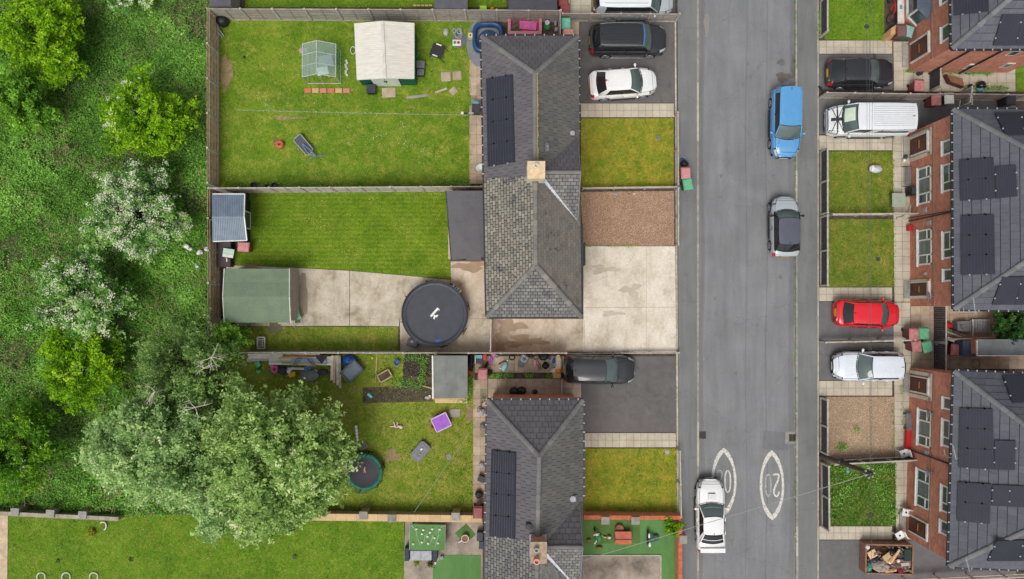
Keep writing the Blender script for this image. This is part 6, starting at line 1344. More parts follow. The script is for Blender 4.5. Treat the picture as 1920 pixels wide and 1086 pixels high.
# trampolines
def trampoline(lab, px, py, r, hm, ring, rim_w, logo, posts, mesh_h, net=True, matc=None):
    p = P(px, py, hm); t = thing('trampoline', lab, 'trampoline', (p.x, p.y, 0)); o = MB(); o.lathe((0, 0, hm), [(0, -.004), (r-rim_w, 0), (r-rim_w, .006), (r*.3, .002), (0, .002)], 48); mt = o.build('mat', matc or mat('trampoline_mat', S(68, 70, 78), S(60, 62, 70), 2, .6), t)
    o = MB(); o.lathe((0, 0, hm), [(r-rim_w-.02, .0), (r-rim_w, .035), (r, .035), (r+.02, 0), (r, -.03), (r-rim_w, -.03)], 48); o.build('pad', ring, t, True)
    o = MB(); o.tube([((r-.02)*math.cos(a*math.pi/24), (r-.02)*math.sin(a*math.pi/24), hm-.06) for a in range(48)], .03, 6, closed=True); o.build('frame', M_black, t)
    n = posts
    for k in range(n):
        a = 2*math.pi*(k+.3)/n; x, y = math.cos(a), math.sin(a); l = MB(); l.tube([(x*(r+.06), y*(r+.06), 0), (x*(r+.05), y*(r+.05), hm), (x*(r+.09), y*(r+.09), hm+mesh_h*.5), (x*(r-.03), y*(r-.03), hm+mesh_h)], .026, 6); l.tube([(x*(r+.06)-y*.25, y*(r+.06)+x*.25, .03), (x*(r+.06)+y*.25, y*(r+.06)-x*.25, .03)], .024, 6); l.build('leg', M_black, t)
    if net:
        o = MB(); o.tube([((r-.03)*math.cos(a*math.pi/24), (r-.03)*math.sin(a*math.pi/24), hm+mesh_h) for a in range(48)], .016, 5, closed=True); o.build('net_ring', ring, t)
        m, tt, b = nt('net'); b.inputs['Base Color'].default_value = (*S(70, 72, 78), 1); tr = tt.nodes.new('ShaderNodeBsdfTransparent'); mx = tt.nodes.new('ShaderNodeMixShader'); mx.inputs[0].default_value = .3; oo = [q for q in tt.nodes if q.type == 'OUTPUT_MATERIAL'][0]; tt.links.new(tr.outputs[0], mx.inputs[1]); tt.links.new(b.outputs[0], mx.inputs[2]); tt.links.new(mx.outputs[0], oo.inputs[0])
        o = MB(); nn = 48; ra = [(r-.1, hm+.04), (r-.02, hm+mesh_h)]; v = [(q*math.cos(2*math.pi*k/nn), q*math.sin(2*math.pi*k/nn), z) for q, z in ra for k in range(nn)]; o.add(v, [(k, (k+1) % nn, nn+(k+1) % nn, nn+k) for k in range(nn)]); o.build('safety_net', m, t, True)
    if logo:
        o = MB()
        for pl in logo: o.prism(pl, hm+.008, hm+.013)
        o.build('logo', M_white, mt if False else t)
    return t, p
tp, tpos = trampoline('big round black trampoline with a white logo on the concrete yard', 815.5, 589, 2.02, .85, mat('charcoal_pad', S(66, 70, 78), S(54, 58, 66), 3, .5), .26, [[(-.3, -.1), (-.22, -.2), (.2, .26), (.27, .2), (.28, .3), (.14, .4)], [(-.06, -.02), (.03, -.09), (.14, -.04), (.22, -.06), (.12, -.2), (.02, -.18), (-.02, -.34), (-.1, -.28), (-.08, -.12)]], 8, .42)
o = MB()
for i in range(4): o.bar((1.15-.12*i+.3, 1.35-.02*i+.12*i-.35*0, .92), (1.3-.12*i+.3, 1.5+.1*i-.02, .92), .22, .03)
o.build('zip_flap', M_grey, tp); o = MB(); o.box((.2, -1.62, .88), (.3, .18, .02), .3); o.box((.32, -1.55, .885), (.14, .1, .02), -.4); o.build('blue_patch', M_blue, tp)
trampoline('small green edged trampoline under the edge of the bright green tree', 683, 885, 1.12, .5, mat('green_pad', S(34, 122, 104), S(26, 98, 84), 4, .5), .2, None, 6, .9, matc=mat('dark_mat', S(48, 48, 54), None, 4, .6))
solid('doll', 'small pink doll lying on the small trampoline', 'toy', 682, 882, [('figure', mat('skin_pink', S(220, 160, 150), None, 5), lambda m: (m.ball((0, 0, .03), (.06, .1, .04), 8), m.ball((.02, .13, .03), .05, 8), m.bar((0, -.05, .03), (-.05, -.2, .03), .04, .03), m.bar((.02, -.05, .03), (.06, -.2, .03), .04, .03)))], z=.52)
solid('barbecue', 'black kettle barbecue with papers beside the big trampoline', 'barbecue', 775, 643, [('body', M_black, lambda m: m.hexa([(-.28, -.22, .1), (.28, -.22, .1), (.28, .22, .1), (-.28, .22, .1)], [(-.32, -.25, .8), (.32, -.25, .8), (.32, .25, .8), (-.32, .25, .8)])), ('tray', M_dkgrey, lambda m: m.box((0, 0, .82), (.6, .46, .03))), ('paper', L_mar, lambda m: m.box((-.05, .08, .84), (.14, .1, .01), .4))], -.3)
# hot tub, mats and the pink play house
solid('mat', 'large rounded grey ground mat under the blue hot tub', 'mat', 906, 78, [('base', mat('foam_grey', S(132, 136, 142), None, 3), lambda m: m.lathe((0, 0, 0), [(0, .03), (1.05, .03), (1.1, .0)], 32, sx=1.0, sy=1.55))], z=.0)


t = solid('hot_tub', 'blue square inflatable hot tub with pale inner lining by the fence', 'hot tub', 915, 72, [
 ('outer_wall', mat('tub_blue', S(44, 84, 134), S(34, 66, 110), 3, .35), lambda m: m.grid(lambda a, b: (lambda an, bb: (lambda rr: ((rr)*math.copysign(abs(math.cos(an))**.55, math.cos(an)), rr*math.copysign(abs(math.sin(an))**.55, math.sin(an)), .33+.33*math.sin(bb)))(.84+.14*math.cos(bb)))(a*2*math.pi, (b-.5)*2*math.pi), 40, 12)),
 ('lining', mat('tub_lining', S(176, 196, 214), S(150, 172, 196), 3, .5), lambda m: m.grid(lambda a, b: (lambda an: ((.74-.0*b)*math.copysign(abs(math.cos(an))**.55, math.cos(an)), (.74)*math.copysign(abs(math.sin(an))**.55, math.sin(an)), .15+.42*b))(a*2*math.pi), 40, 1)),
 ('cover', mat('tub_cover', S(62, 88, 124), S(48, 70, 104), 3, .4), lambda m: m.lathe((0, -.12, .3), [(.64, 0), (.6, .06), (.3, .1), (0, .11)], 24))])
solid('mat', 'grey rounded mat with hoses and a toy tray on the lawn', 'mat', 861, 72, [('base', mat('mat_grey2', S(104, 108, 114), None, 4), lambda m: m.lathe((0, 0, 0), [(0, .04), (.42, .04), (.45, .0)], 24, sx=1.0, sy=1.2))])
solid('hose_coil', 'grey coiled hose heaped on the rounded mat', 'hose', 858, 60, [('hose', M_lgrey, lambda m: [m.tube([(r*math.cos(a/8*6.28)+dx, r*math.sin(a/8*6.28)*1.2+dy, .08+.05*q) for a in range(8)], .03, 5, closed=True) for q, (r, dx, dy) in enumerate(((.2, 0, 0), (.15, .1, .12), (.12, -.2, .12), (.24, .05, -.1)))])])
solid('toy_tray', 'white tray with coloured pots on the grey rounded mat', 'tray', 856, 78, [('tray', M_white, lambda m: m.box((0, 0, .06), (.52, .38, .06))), ('pot', M_red, lambda m: m.lathe((.1, 0, .08), [(.08, 0), (.09, .08), (0, .06)], 10)), ('pot', M_green, lambda m: m.lathe((-.12, 0, .08), [(.08, 0), (.09, .08), (0, .06)], 10))])
solid('plastic_bag', 'crumpled pale bag on the lawn left of the rounded mat', 'bag', 836, 58, [('bag', M_lgrey, lambda m: m.ball((0, 0, .12), (.2, .27, .14), 9, jit=.15))])
solid('control_unit', 'small cream pump box beside the hot tub', 'pump', 882, 67, [('body', mat('pump_cream', S(214, 208, 150), None, 5), lambda m: m.box((0, 0, .2), (.26, .3, .4))), ('dial', M_black, lambda m: m.lathe((0, 0, .4), [(.06, 0), (.05, .03), (0, .03)], 10))])
t = solid('playhouse', 'pink wooden sand pit frame with a loose pink board inside', 'play frame', 984, 49, [('frame', mat('dusty_pink', S(206, 142, 150), S(186, 120, 130), 4), lambda m: [m.box(c, s) for c, s in (((0, .48, .25), (2.1, .18, .5)), ((0, -.48, .25), (2.1, .18, .5)), ((-.97, 0, .25), (.18, .8, .5)), ((.97, 0, .25), (.18, .8, .5)))]), ('floor', mat('deep_pink', S(206, 84, 132), S(176, 60, 110), 4), lambda m: m.box((0, 0, .06), (1.8, .8, .06))), ('board', M_pink, lambda m: m.box((.2, 0, .4), (1.05, .5, .05), -.1))])
solid('fir_branch', 'small dark green artificial fir leaning in the pink frame', 'tree decoration', 967, 53, [('branches', leaf_mat('fir', [(0, S(50, 76, 40)), (1, S(90, 112, 66))], 0), lambda m: [m.bar((0, .5-.08*k, .55-.03*k), (s*(.03+.045*k), .38-.08*k, .5-.03*k), .05, .03, a=random.random()) for k in range(11) for s in (-1, 1)]+[m.tube([(0, .5, .55), (0, -.5, .25)], .02, 5)])])
solid('plastic_tubs', 'blue and green buckets stacked at the fence corner', 'buckets', 1026, 40, [('bucket', M_teal, lambda m: m.lathe((0, .1, 0), [(.14, 0), (.2, .4), (.17, .4), (.12, .1), (0, .1)], 14)), ('bucket', M_blue, lambda m: m.lathe((.02, .1, .02), [(.1, .1), (.14, .46), (.1, .46), (0, .2)], 14)), ('bucket', M_green, lambda m: m.lathe((.0, -.35, 0), [(.14, 0), (.2, .3), (.17, .3), (.12, .1), (0, .1)], 14)), ('bucket', M_white, lambda m: m.lathe((.0, -.15, 0), [(.1, 0), (.14, .5), (.1, .5), (0, .2)], 14))])
solid('plastic_bottles', 'clear bottles and bags in the corner by the pink frame', 'rubbish', 1042, 48, [('bottle', M_lgrey, lambda m: m.ball((0, .2, .2), (.1, .22, .16), 8, jit=.12)), ('bottle', M_lgrey, lambda m: m.ball((.05, -.2, .2), (.14, .16, .16), 8, jit=.12)), ('bottle', B_mar, lambda m: m.ball((-.08, 0, .15), (.1, .16, .1), 8, jit=.12))])
# north garden things
solid('folding_chair', 'black fabric folding seat with pale arm rests near the cream shed', 'chair', 820, 97, [('seat', mat('black_fabric', S(52, 52, 56), None, 5), lambda m: m.box((0, 0, .42), (.78, .78, .05))), ('armrest', M_white, lambda m: m.box((0, .36, .58), (.34, .07, .04))), ('armrest', M_white, lambda m: m.box((0, -.36, .58), (.34, .07, .04))), ('leg', M_black, lambda m: m.bar((.3, .4, .5), (.62, .3, .02), .03, .03)), ('leg', M_black, lambda m: m.bar((.3, -.4, .5), (.62, -.44, .02), .03, .03)), ('leg', M_black, lambda m: m.bar((-.3, .4, .5), (-.38, .42, .02), .03, .03)), ('leg', M_black, lambda m: m.bar((-.3, -.4, .5), (-.38, -.42, .02), .03, .03))], -.35)
solid('compost_caddy', 'grey two part compost caddy against the cream shed', 'caddy', 789, 127, [('body', M_grey, lambda m: m.box((0, .15, .25), (.5, .45, .5))), ('body', M_dkgrey, lambda m: m.box((0, -.33, .2), (.42, .35, .4))), ('lid', M_grey, lambda m: m.box((0, -.33, .42), (.44, .37, .04)))])
solid('garden_ball', 'small bright green ball beside the cream shed', 'ball', 782, 104, [('ball', M_green, lambda m: m.ball((0, 0, .13), .13, 12))])
solid('black_crate', 'black box standing below the green front of the cream shed', 'box', 697, 168, [('body', M_black, lambda m: m.box((0, 0, .25), (.5, .5, .5))), ('lid', M_dkgrey, lambda m: m.box((0, 0, .51), (.54, .54, .04)))])
solid('hoop', 'white hoop leaning at the left of the cream shed', 'hoop', 661, 93, [('ring', M_white, lambda m: m.tube([(.16*math.cos(a/12*6.28), .24*math.sin(a/12*6.28), .15) for a in range(12)], .025, 5, closed=True))])
t = thing('plant_pot_rack', 'row of small white flower pots right of the greenhouse', 'pots', P(648, 130, 0))
for i in range(8):
    m = MB(); m.lathe((.05*math.sin(i*2)+.06, .5-.13*i, 0), [(.05, 0), (.075, .12), (.05, .12), (.04, .04), (0, .04)], 10); m.build('pot', M_white, t)
solid('fire_pit', 'round orange fire pit standing in the north lawn', 'fire pit', 524, 271, [('bowl', M_terra, lambda m: m.lathe((0, 0, 0), [(.16, 0), (.24, .12), (.26, .3), (.24, .36), (.1, .4), (.07, .38), (.05, .2), (0, .2)], 24))])
solid('stump', 'small round brown patch of wood beside the orange fire pit', 'stump', 514, 262, [('body', M_brown, lambda m: m.lathe((0, 0, 0), [(.16, 0), (.16, .06), (0, .07)], 14))])

t = solid('sun_lounger', 'folded grey rotary lounger with blue legs lying in the north lawn', 'lounger', 572, 275, [('fabric', mat('lounger_fabric', S(88, 90, 96), None, 4), lambda m: m.prism([(-.78, -.2), (-.7, -.28), (.42, -.26), (.5, -.1), (.5, .1), (.42, .26), (-.7, .28), (-.78, .2)], .3, .33)), ('frame', M_lgrey, lambda m: m.tube([(-.8, -.2, .33), (-.72, -.3, .33), (.45, -.28, .33), (.54, -.1, .33), (.54, .1, .33), (.45, .28, .33), (-.72, .3, .33), (-.8, .2, .33)], .03, 5, closed=True)),
 ('leg', mat('leg_blue', S(120, 140, 168), None, 4), lambda m: m.tube([(-.2, .02, .4), (.4, .12, .45), (.95, .1, .3)], .035, 5)), ('leg', MATS['leg_blue'], lambda m: m.tube([(-.2, -.02, .4), (.4, -.12, .42), (.95, .1, .3)], .035, 5)), ('leg', MATS['leg_blue'], lambda m: m.tube([(.75, -.45, .05), (.8, .1, .2), (1.2, .6, .05)], .025, 5)), ('leg', MATS['leg_blue'], lambda m: m.tube([(.3, .6, .05), (.35, .2, .25)], .02, 5))], -.85)
solid('compost_bin', 'black round bin wedged in the top left fence corner', 'bin', 418, 40, [('shell', M_black, lambda m: m.lathe((0, 0, 0), [(.3, 0), (.36, .3), (.33, .65), (.2, .75), (0, .78)], 18))]); solid('clothes_frame', 'thin white clothes frame against the left fence in the corner', 'frame', 409, 57, [('frame', M_white, lambda m: (m.tube([(-.2, .4, .5), (.3, -.3, .1)], .02, 5), m.tube([(-.3, .3, .5), (.2, -.4, .1)], .02, 5)))])
for i, (x, y, s) in enumerate(((476, 348, .22), (500, 349, .14), (514, 348, .2))): solid('plant_pot', ('larger black pot nearest the left on the fence bed', 'small black pot in the middle of the fence bed', 'black pot right of the small one in the fence bed')[i], 'pot', x, y, [('pot', M_black, lambda m: m.lathe((0, 0, 0), [(s*.7, 0), (s, s*1.6), (s*.8, s*1.6), (s*.7, s), (0, s)], 14))])
solid('ball', 'tiny dark ball in the upper left of the north lawn', 'ball', 455, 105, [('ball', M_dkgrey, lambda m: m.ball((0, 0, .09), .09, 10))])
# washing lines
def cable(name, lab, pts, r, m, cat='cable', sag=0):
    q = [P(x, y, z) for x, y, z in pts]; out = []
    for a, b in zip(q, q[1:]):
        for k in range(12): f = k/12; c = a.lerp(b, f); c.z -= sag*4*f*(1-f); out.append(c)
    out.append(q[-1]); mb = MB(); mb.tube(out, r, 4); return solo(name, mb, m, lab, cat, q[0])
cable('washing_line', 'thin washing line across the north lawn towards the house', [(440, 206, 1.8), (880, 216, 1.8)], .008, M_lgrey, 'washing line', .1)
cable('washing_line', 'washing line with pegs hung diagonally over the cluttered garden lawn', [(777, 960, 1.2), (880, 812, 1.7)], .011, M_lgrey, 'washing line', .1)
solid('peg_bracket', 'black and white line bracket by the wall of the upper west house', 'bracket', 874, 217, [('arm', M_white, lambda m: m.box((-.2, 0, .9), (.16, .14, .1))), ('arm', M_black, lambda m: m.box((0, 0, .9), (.24, .08, .08))), ('arm', M_lgrey, lambda m: m.box((.35, 0, .9), (.3, .1, .08)))])
solid('peg_basket', 'grey square peg basket lying on the lawn under the diagonal line', 'basket', 841, 858, [('basket', M_lgrey, lambda m: [m.box(((i % 3-1)*.1, (i//3-1)*.1, .04), (.07, .07, .04)) for i in range(9)])], .5)
solid('storage_crate', 'dark box with pale blue cloth against the upper west house wall', 'box', 893, 203, [('body', M_dkgrey, lambda m: m.box((0, -.1, .35), (.5, .55, .7))), ('cloth', M_teal, lambda m: m.ball((0, .25, .6), (.22, .2, .12), 8, jit=.15))])
solid('basin', 'white plastic basin on the path of the upper west house', 'basin', 900, 313, [('shell', mat('basin_pale', S(214, 228, 220), None, 4), lambda m: m.lathe((0, 0, 0), [(.12, 0), (.22, .2), (.18, .2), (.1, .05), (0, .05)], 16, sx=1.3, sy=1.0))], .6)
# subject garden
solid('estate_board', 'pale green and white sign board on a white post lying over the dark box', 'sign', 434, 476, [('board', mat('board_green', S(178, 214, 190), S(196, 222, 204), 5), lambda m: m.box((0, .1, .8), (.68, .34, .03))), ('board_strip', M_white, lambda m: m.box((0, -.16, .8), (.66, .2, .03))), ('post', M_white, lambda m: m.bar((-.05, -.3, .78), (-.12, -.9, .3), .07, .07))], -.15)
solid('storage_box', 'dark brown storage box between the two sheds', 'storage box', 424, 478, [('body', mat('dark_brown_box', S(84, 74, 74), S(74, 64, 64), 3), lambda m: m.box((0, 0, .3), (.75, 1.5, .6))), ('lid', MATS['dark_brown_box'], lambda m: m.box((0, 0, .62), (.8, 1.55, .05)))])
solid('watering_can', 'small green and white watering can at the corner of the green roofed shed', 'watering can', 551, 513, [('body', M_turf, lambda m: m.lathe((0, 0, 0), [(.13, 0), (.15, .3), (.1, .34), (0, .3)], 12)), ('spout', M_lgrey, lambda m: m.tube([(.1, 0, .1), (.3, .1, .35)], .03, 5)), ('lid', M_lgrey, lambda m: m.box((.0, .05, .36), (.14, .12, .02)))])
solid('wheelbarrow', 'pale green wheelbarrow beside the front of the green roofed shed', 'wheelbarrow', 557, 594, [('tray', mat('barrow_green', S(134, 178, 146), S(112, 158, 126), 4), lambda m: m.hexa([(-.16, -.15, .25), (.16, -.15, .25), (.16, .4, .3), (-.16, .4, .3)], [(-.24, -.2, .45), (.24, -.2, .45), (.24, .55, .5), (-.24, .55, .5)])), ('soil', mat('moss_soil', S(84, 112, 40), S(66, 78, 36), 9), lambda m: m.box((0, -.28, .38), (.34, .2, .04))), ('handle', M_lgrey, lambda m: m.tube([(-.22, .1, .42), (-.26, -.55, .5), (-.22, -.62, .5)], .025, 5)), ('handle', M_lgrey, lambda m: m.tube([(.22, .1, .42), (.34, -.5, .5), (.3, -.58, .5)], .025, 5)), ('leg', M_lgrey, lambda m: m.tube([(-.3, -.5, .25), (.36, -.42, .25)], .02, 5))], .2)
solid('upturned_boat', 'small dark blue plastic boat shell on the grass strip', 'boat', 454, 642, [('hull', mat('navy', S(44, 48, 66), S(36, 40, 56), 4, .4), lambda m: m.ball((0, 0, .1), (.4, .22, .18), 16)), ('seam', M_black, lambda m: m.box((0, 0, .28), (.6, .03, .02)))])
solid('plastic_chair', 'pale slatted plastic seat on the grass strip below the green roofed shed', 'chair', 490, 643, [('frame', mat('bone_plastic', S(216, 210, 196), None, 4), lambda m: [m.box(c, s) for c, s in (((0, .34, .35), (.5, .08, .05)), ((0, -.34, .35), (.5, .08, .05)), ((-.22, 0, .35), (.07, .64, .05)), ((.22, 0, .35), (.07, .64, .05)), ((0, .2, .36), (.4, .04, .03)), ((0, -.2, .36), (.4, .04, .03)), ((.1, 0, .36), (.04, .36, .03)))]), ('seat', M_grey, lambda m: m.box((-.04, 0, .34), (.26, .4, .03))), ('leg', MATS['bone_plastic'], lambda m: m.box((-.22, .3, .17), (.05, .05, .34))), ('leg', MATS['bone_plastic'], lambda m: m.box((.22, .3, .17), (.05, .05, .34))), ('leg', MATS['bone_plastic'], lambda m: m.box((-.22, -.3, .17), (.05, .05, .34))), ('leg', MATS['bone_plastic'], lambda m: m.box((.22, -.3, .17), (.05, .05, .34)))])
solid('tarpaulin', 'dark crumpled sheet at the lower corner of the green roofed shed', 'sheet', 430, 613, [('cover', M_dkgrey, lambda m: m.ball((0, 0, .1), (.42, .3, .22), 10, jit=.16))])
for i, (x, y, w, m_) in enumerate(((1155, 362, .3, M_lgrey), (1181, 363, .12, M_red), (1190, 362, .14, M_white), (1262, 362, .2, M_lgrey))): solid('litter', ('pale flattened bag on the orange gravel by the low fence', 'small red wrapper on the orange gravel', 'small white wrapper next to the red one on the orange gravel', 'grey bag in the street corner of the orange gravel')[i], 'litter', x, y, [('bag', m_, lambda m: m.ball((0, 0, .03), (w*.6, w*.3, .05), 7, jit=.2))], .2)
# cluttered garden
t = thing('timber_stack', 'stack of long pale boards and white sheets along the fence in the cluttered garden', 'timber', P(560, 682, 0), world=True)
def plank(x0, y0, x1, y1, w, z, m): mb = MB(); mb.bar(P(x0, y0, z), P(x1, y1, z), w, .05); mb.build('board', m, t)
for i, a in enumerate(((465, 668, 600, 668, .3, .5, M_whitep), (463, 675, 508, 673, .22, .42, M_lgrey), (505, 674, 625, 677, .55, .45, M_whitep), (504, 682, 622, 683, .12, .52, M_white), (522, 672, 600, 667, .1, .56, M_newwood), (545, 676, 612, 679, .3, .6, mat('zinc_sheet', S(158, 174, 188), S(134, 150, 166), 6)), (528, 680, 592, 686, .1, .64, M_slabo), (548, 684, 598, 682, .1, .68, M_newwood), (545, 691, 575, 692, .14, .4, M_whitep), (530, 667, 590, 668, .12, .6, M_brown))): plank(*a)
t = thing('timber_stack', 'narrow stack of grey boards standing at right angles to the fence', 'timber', P(630, 690, 0), world=True)
for i in range(4): plank(623+i*4.5, 667, 622+i*4.3+(3 if i > 1 else 0), 713+i*5, .15, .5+.02*(i % 2), (M_whitep, M_timberb, M_concpost, M_timber)[i])
solid('dust_sheet', 'dark pointed cloth over the boards by the fence', 'cloth', 606, 672, [('cloth', mat('dark_cloth', S(62, 54, 62), None, 4), lambda m: m.prism([(-.45, .2), (.4, .2), (.0, -.32)], .66, .69))])
solid('folded_clothes_airer', 'blue grey folded metal frames on the board stack', 'frame', 575, 678, [('frame', mat('frame_blue', S(100, 116, 136), None, 4), lambda m: [m.tube([(-.75+.1*k, -.25, .72), (-.5+.15*k, .22, .74), (.1+.15*k, .2, .74), (.5+.08*k, -.22, .72)], .02, 5) for k in range(3)])])
solid('toy_car', 'pink plastic ride on toy at the end of the boards', 'toy', 514, 692, [('body', M_pink, lambda m: (m.ball((0, 0, .25), (.26, .3, .2), 10), m.box((-.1, .15, .35), (.2, .3, .12), .4))), ('seat', M_black, lambda m: m.box((.05, -.02, .42), (.15, .16, .05)))])
solid('helmet', 'grey round plastic dome next to the pink ride on toy', 'toy', 528, 695, [('shell', M_dkgrey, lambda m: m.ball((0, 0, .2), (.27, .27, .26), 14))])
solid('toy_table', 'white and purple toy table beside the grey dome', 'toy', 542, 694, [('top', M_white, lambda m: m.ball((0, 0, .3), (.16, .2, .1), 8, jit=.2)), ('cup', M_purple, lambda m: m.lathe((-.12, .02, .3), [(.05, 0), (.06, .12), (0, .12)], 8))])
solid('toy_digger', 'yellow plastic toy digger under the boards', 'toy', 547, 703, [('body', M_yellow, lambda m: (m.box((0, 0, .2), (.4, .26, .2), .3), m.box((.15, .12, .35), (.16, .16, .14)))), ('arm', M_orange, lambda m: m.bar((-.2, 0, .3), (-.36, -.12, .15), .07, .07))])
solid('tarpaulin', 'rumpled blue tarpaulin at the fence end beside the grey boards', 'tarpaulin', 655, 676, [('cover', mat('tarp_blue', S(26, 84, 160), S(20, 60, 124), 9, .35, .05, 8), lambda m: m.ball((0, 0, .2), (.52, .36, .26), 14, jit=.16))])
solid('blue_sheet', 'small blue sheet scrap among the boards', 'sheet', 580, 689, [('sheet', M_blue, lambda m: m.box((0, 0, .72), (.42, .2, .03), .1))]); solid('foam_mat', 'rounded grey foam mat partly under the tree edge', 'mat', 580, 704, [('mat', M_grey, lambda m: m.ball((0, 0, .3), (.6, .36, .1), 16))]); solid('curved_shell', 'dark curved shell beside the boards near the tree', 'shell', 605, 698, [('shell', M_dkgrey, lambda m: m.ball((0, 0, .3), (.32, .2, .16), 12))])
solid('toy_slide', 'bright green plastic slide parts among the leaves by the fence', 'toy', 484, 690, [('slide', mat('toy_green', S(60, 196, 110), S(44, 168, 90), 4, .5), lambda m: (m.box((0, .22, .3), (.28, .3, .06), .5), m.box((.0, -.24, .2), (.28, .16, .06)))), ('step', M_dkgrey, lambda m: m.box((0, 0, .22), (.26, .18, .06)))])
solid('water_tank', 'large grey blue rectangular tub tilted beside the soil bed', 'tub', 661, 696, [('rim', mat('tub_dark', S(66, 80, 90), S(54, 66, 76), 4, .4), lambda m: [m.box(c, s) for c, s in (((0, .4, .4), (1.25, .1, .3)), ((0, -.4, .4), (1.25, .1, .3)), ((-.58, 0, .4), (.1, .75, .3)), ((.58, 0, .4), (.1, .75, .3)))]), ('base', mat('tub_inner', S(104, 120, 130), S(92, 106, 116), 3, .4), lambda m: m.box((0, 0, .42), (1.1, .72, .06)))], .75)
solid('planter', 'tan rectangular planter full of soil on the grass', 'planter', 721, 705, [('trough', mat('planter_tan', S(200, 166, 132), S(178, 144, 112), 5), lambda m: [m.box(c, s) for c, s in (((0, .24, .17), (.84, .07, .34)), ((0, -.24, .17), (.84, .07, .34)), ((-.4, 0, .17), (.07, .5, .34)), ((.4, 0, .17), (.07, .5, .34)))]), ('soil', M_soil, lambda m: m.box((0, 0, .26), (.76, .44, .04)))], .52)
solid('plank', 'long thin new wood batten lying on the bare soil', 'plank', 704, 692, [('board', M_newwood, lambda m: m.bar((.03, .85, .04), (-.04, -.85, .04), .06, .05))]); solid('plank', 'short new wood batten leaning at the grey felt shed', 'plank', 802, 726, [('board', M_newwood, lambda m: m.bar((-.3, .05, .1), (.3, -.1, .3), .06, .05))])
solid('plant_pot', 'navy pot with a leafy plant at the fence by the soil bed', 'pot', 744, 680, [('pot', M_blue, lambda m: m.lathe((0, 0, 0), [(.13, 0), (.19, .3), (.15, .3), (.12, .2), (0, .2)], 14))]); solid('toy_plank', 'pale turquoise plastic piece lying in the soil trench', 'toy', 692, 743, [('piece', mat('aqua', S(130, 214, 230), None, 4), lambda m: m.box((0, 0, .05), (.34, .15, .05), -.75))])
solid('litter', 'heap of pale rubbish at the corner of the grey felt shed', 'rubbish', 801, 746, [('scrap', M_lgrey, lambda m: m.ball((0, 0, .06), (.2, .13, .1), 7, jit=.3)), ('scrap', M_white, lambda m: m.ball((.14, .1, .08), (.08, .06, .06), 6, jit=.3)), ('scrap', M_terra, lambda m: m.box((.06, -.1, .08), (.2, .08, .06)))])
solid('play_table', 'purple plastic play table with a pale rim on the lawn', 'play table', 828, 791, [('top', M_purple, lambda m: (m.box((-.23, 0, .5), (.48, .8, .06)), m.box((.25, 0, .5), (.46, .8, .06)))), ('rim', mat('lilac', S(214, 186, 232), None, 5, .5), lambda m: [m.box(c, s) for c, s in (((0, .43, .5), (1.02, .06, .1)), ((0, -.43, .5), (1.02, .06, .1)), ((.5, 0, .5), (.05, .86, .1)), ((-.5, 0, .5), (.05, .86, .1)))])]+[('leg', M_purple, (lambda x, y: lambda m: m.box((x, y, .24), (.07, .07, .48)))(x, y)) for x in (-.4, .4) for y in (-.33, .33)], .45)
solid('toy', 'small red plastic toy beside the purple play table', 'toy', 811, 803, [('body', M_red, lambda m: (m.ball((0, 0, .1), (.12, .08, .1), 8), m.box((.1, .08, .12), (.12, .05, .05), .6), m.box((-.1, .08, .1), (.1, .05, .05), -.5)))])
solid('toy', 'pink and white rocking toy lying on its side in the lawn', 'toy', 743, 800, [('body', mat('toy_cream', S(226, 206, 196), None, 6), lambda m: (m.ball((0, 0, .12), (.2, .1, .1), 9), m.ball((.26, -.06, .13), (.14, .12, .1), 8), m.bar((-.1, .05, .12), (-.2, .26, .1), .06, .05), m.bar((.02, .06, .12), (.04, .25, .1), .06, .05), m.bar((-.15, -.03, .1), (-.4, -.03, .08), .06, .05))), ('saddle', M_pink, lambda m: m.ball((.0, 0, .2), (.08, .07, .05), 8))])
solid('paddling_tray', 'grey lidded plastic tray with white items on it, in the lawn', 'tray', 788, 847, [('tray', mat('tray_grey', S(110, 112, 120), None, 4, .5), lambda m: m.prism([(-.62, -.25), (-.5, -.37), (.5, -.37), (.62, -.25), (.62, .25), (.5, .37), (-.5, .37), (-.62, .25)], 0, .3)), ('lid_panel', M_grey, lambda m: m.box((0, 0, .31), (.95, .5, .02))), ('cup', M_white, lambda m: m.ball((.18, .05, .36), (.1, .07, .05), 8)), ('cup', M_lgrey, lambda m: m.ball((-.1, -.1, .36), (.05, .05, .05), 8))], .85)
solid('toy_blocks', 'white plastic toy blocks at the tree edge above the green trampoline', 'toy', 667, 812, [('block', M_white, lambda m: [m.ball((.02*k, .36-.2*k, .2), (.1, .12, .1), 7, jit=.1) for k in range(5)])]); solid('crate', 'grey slatted crate leaning by the green trampoline', 'crate', 681, 838, [('slats', M_grey, lambda m: [m.box((-.2+.13*k, 0, .2), (.07, .34, .05)) for k in range(4)])], .6)
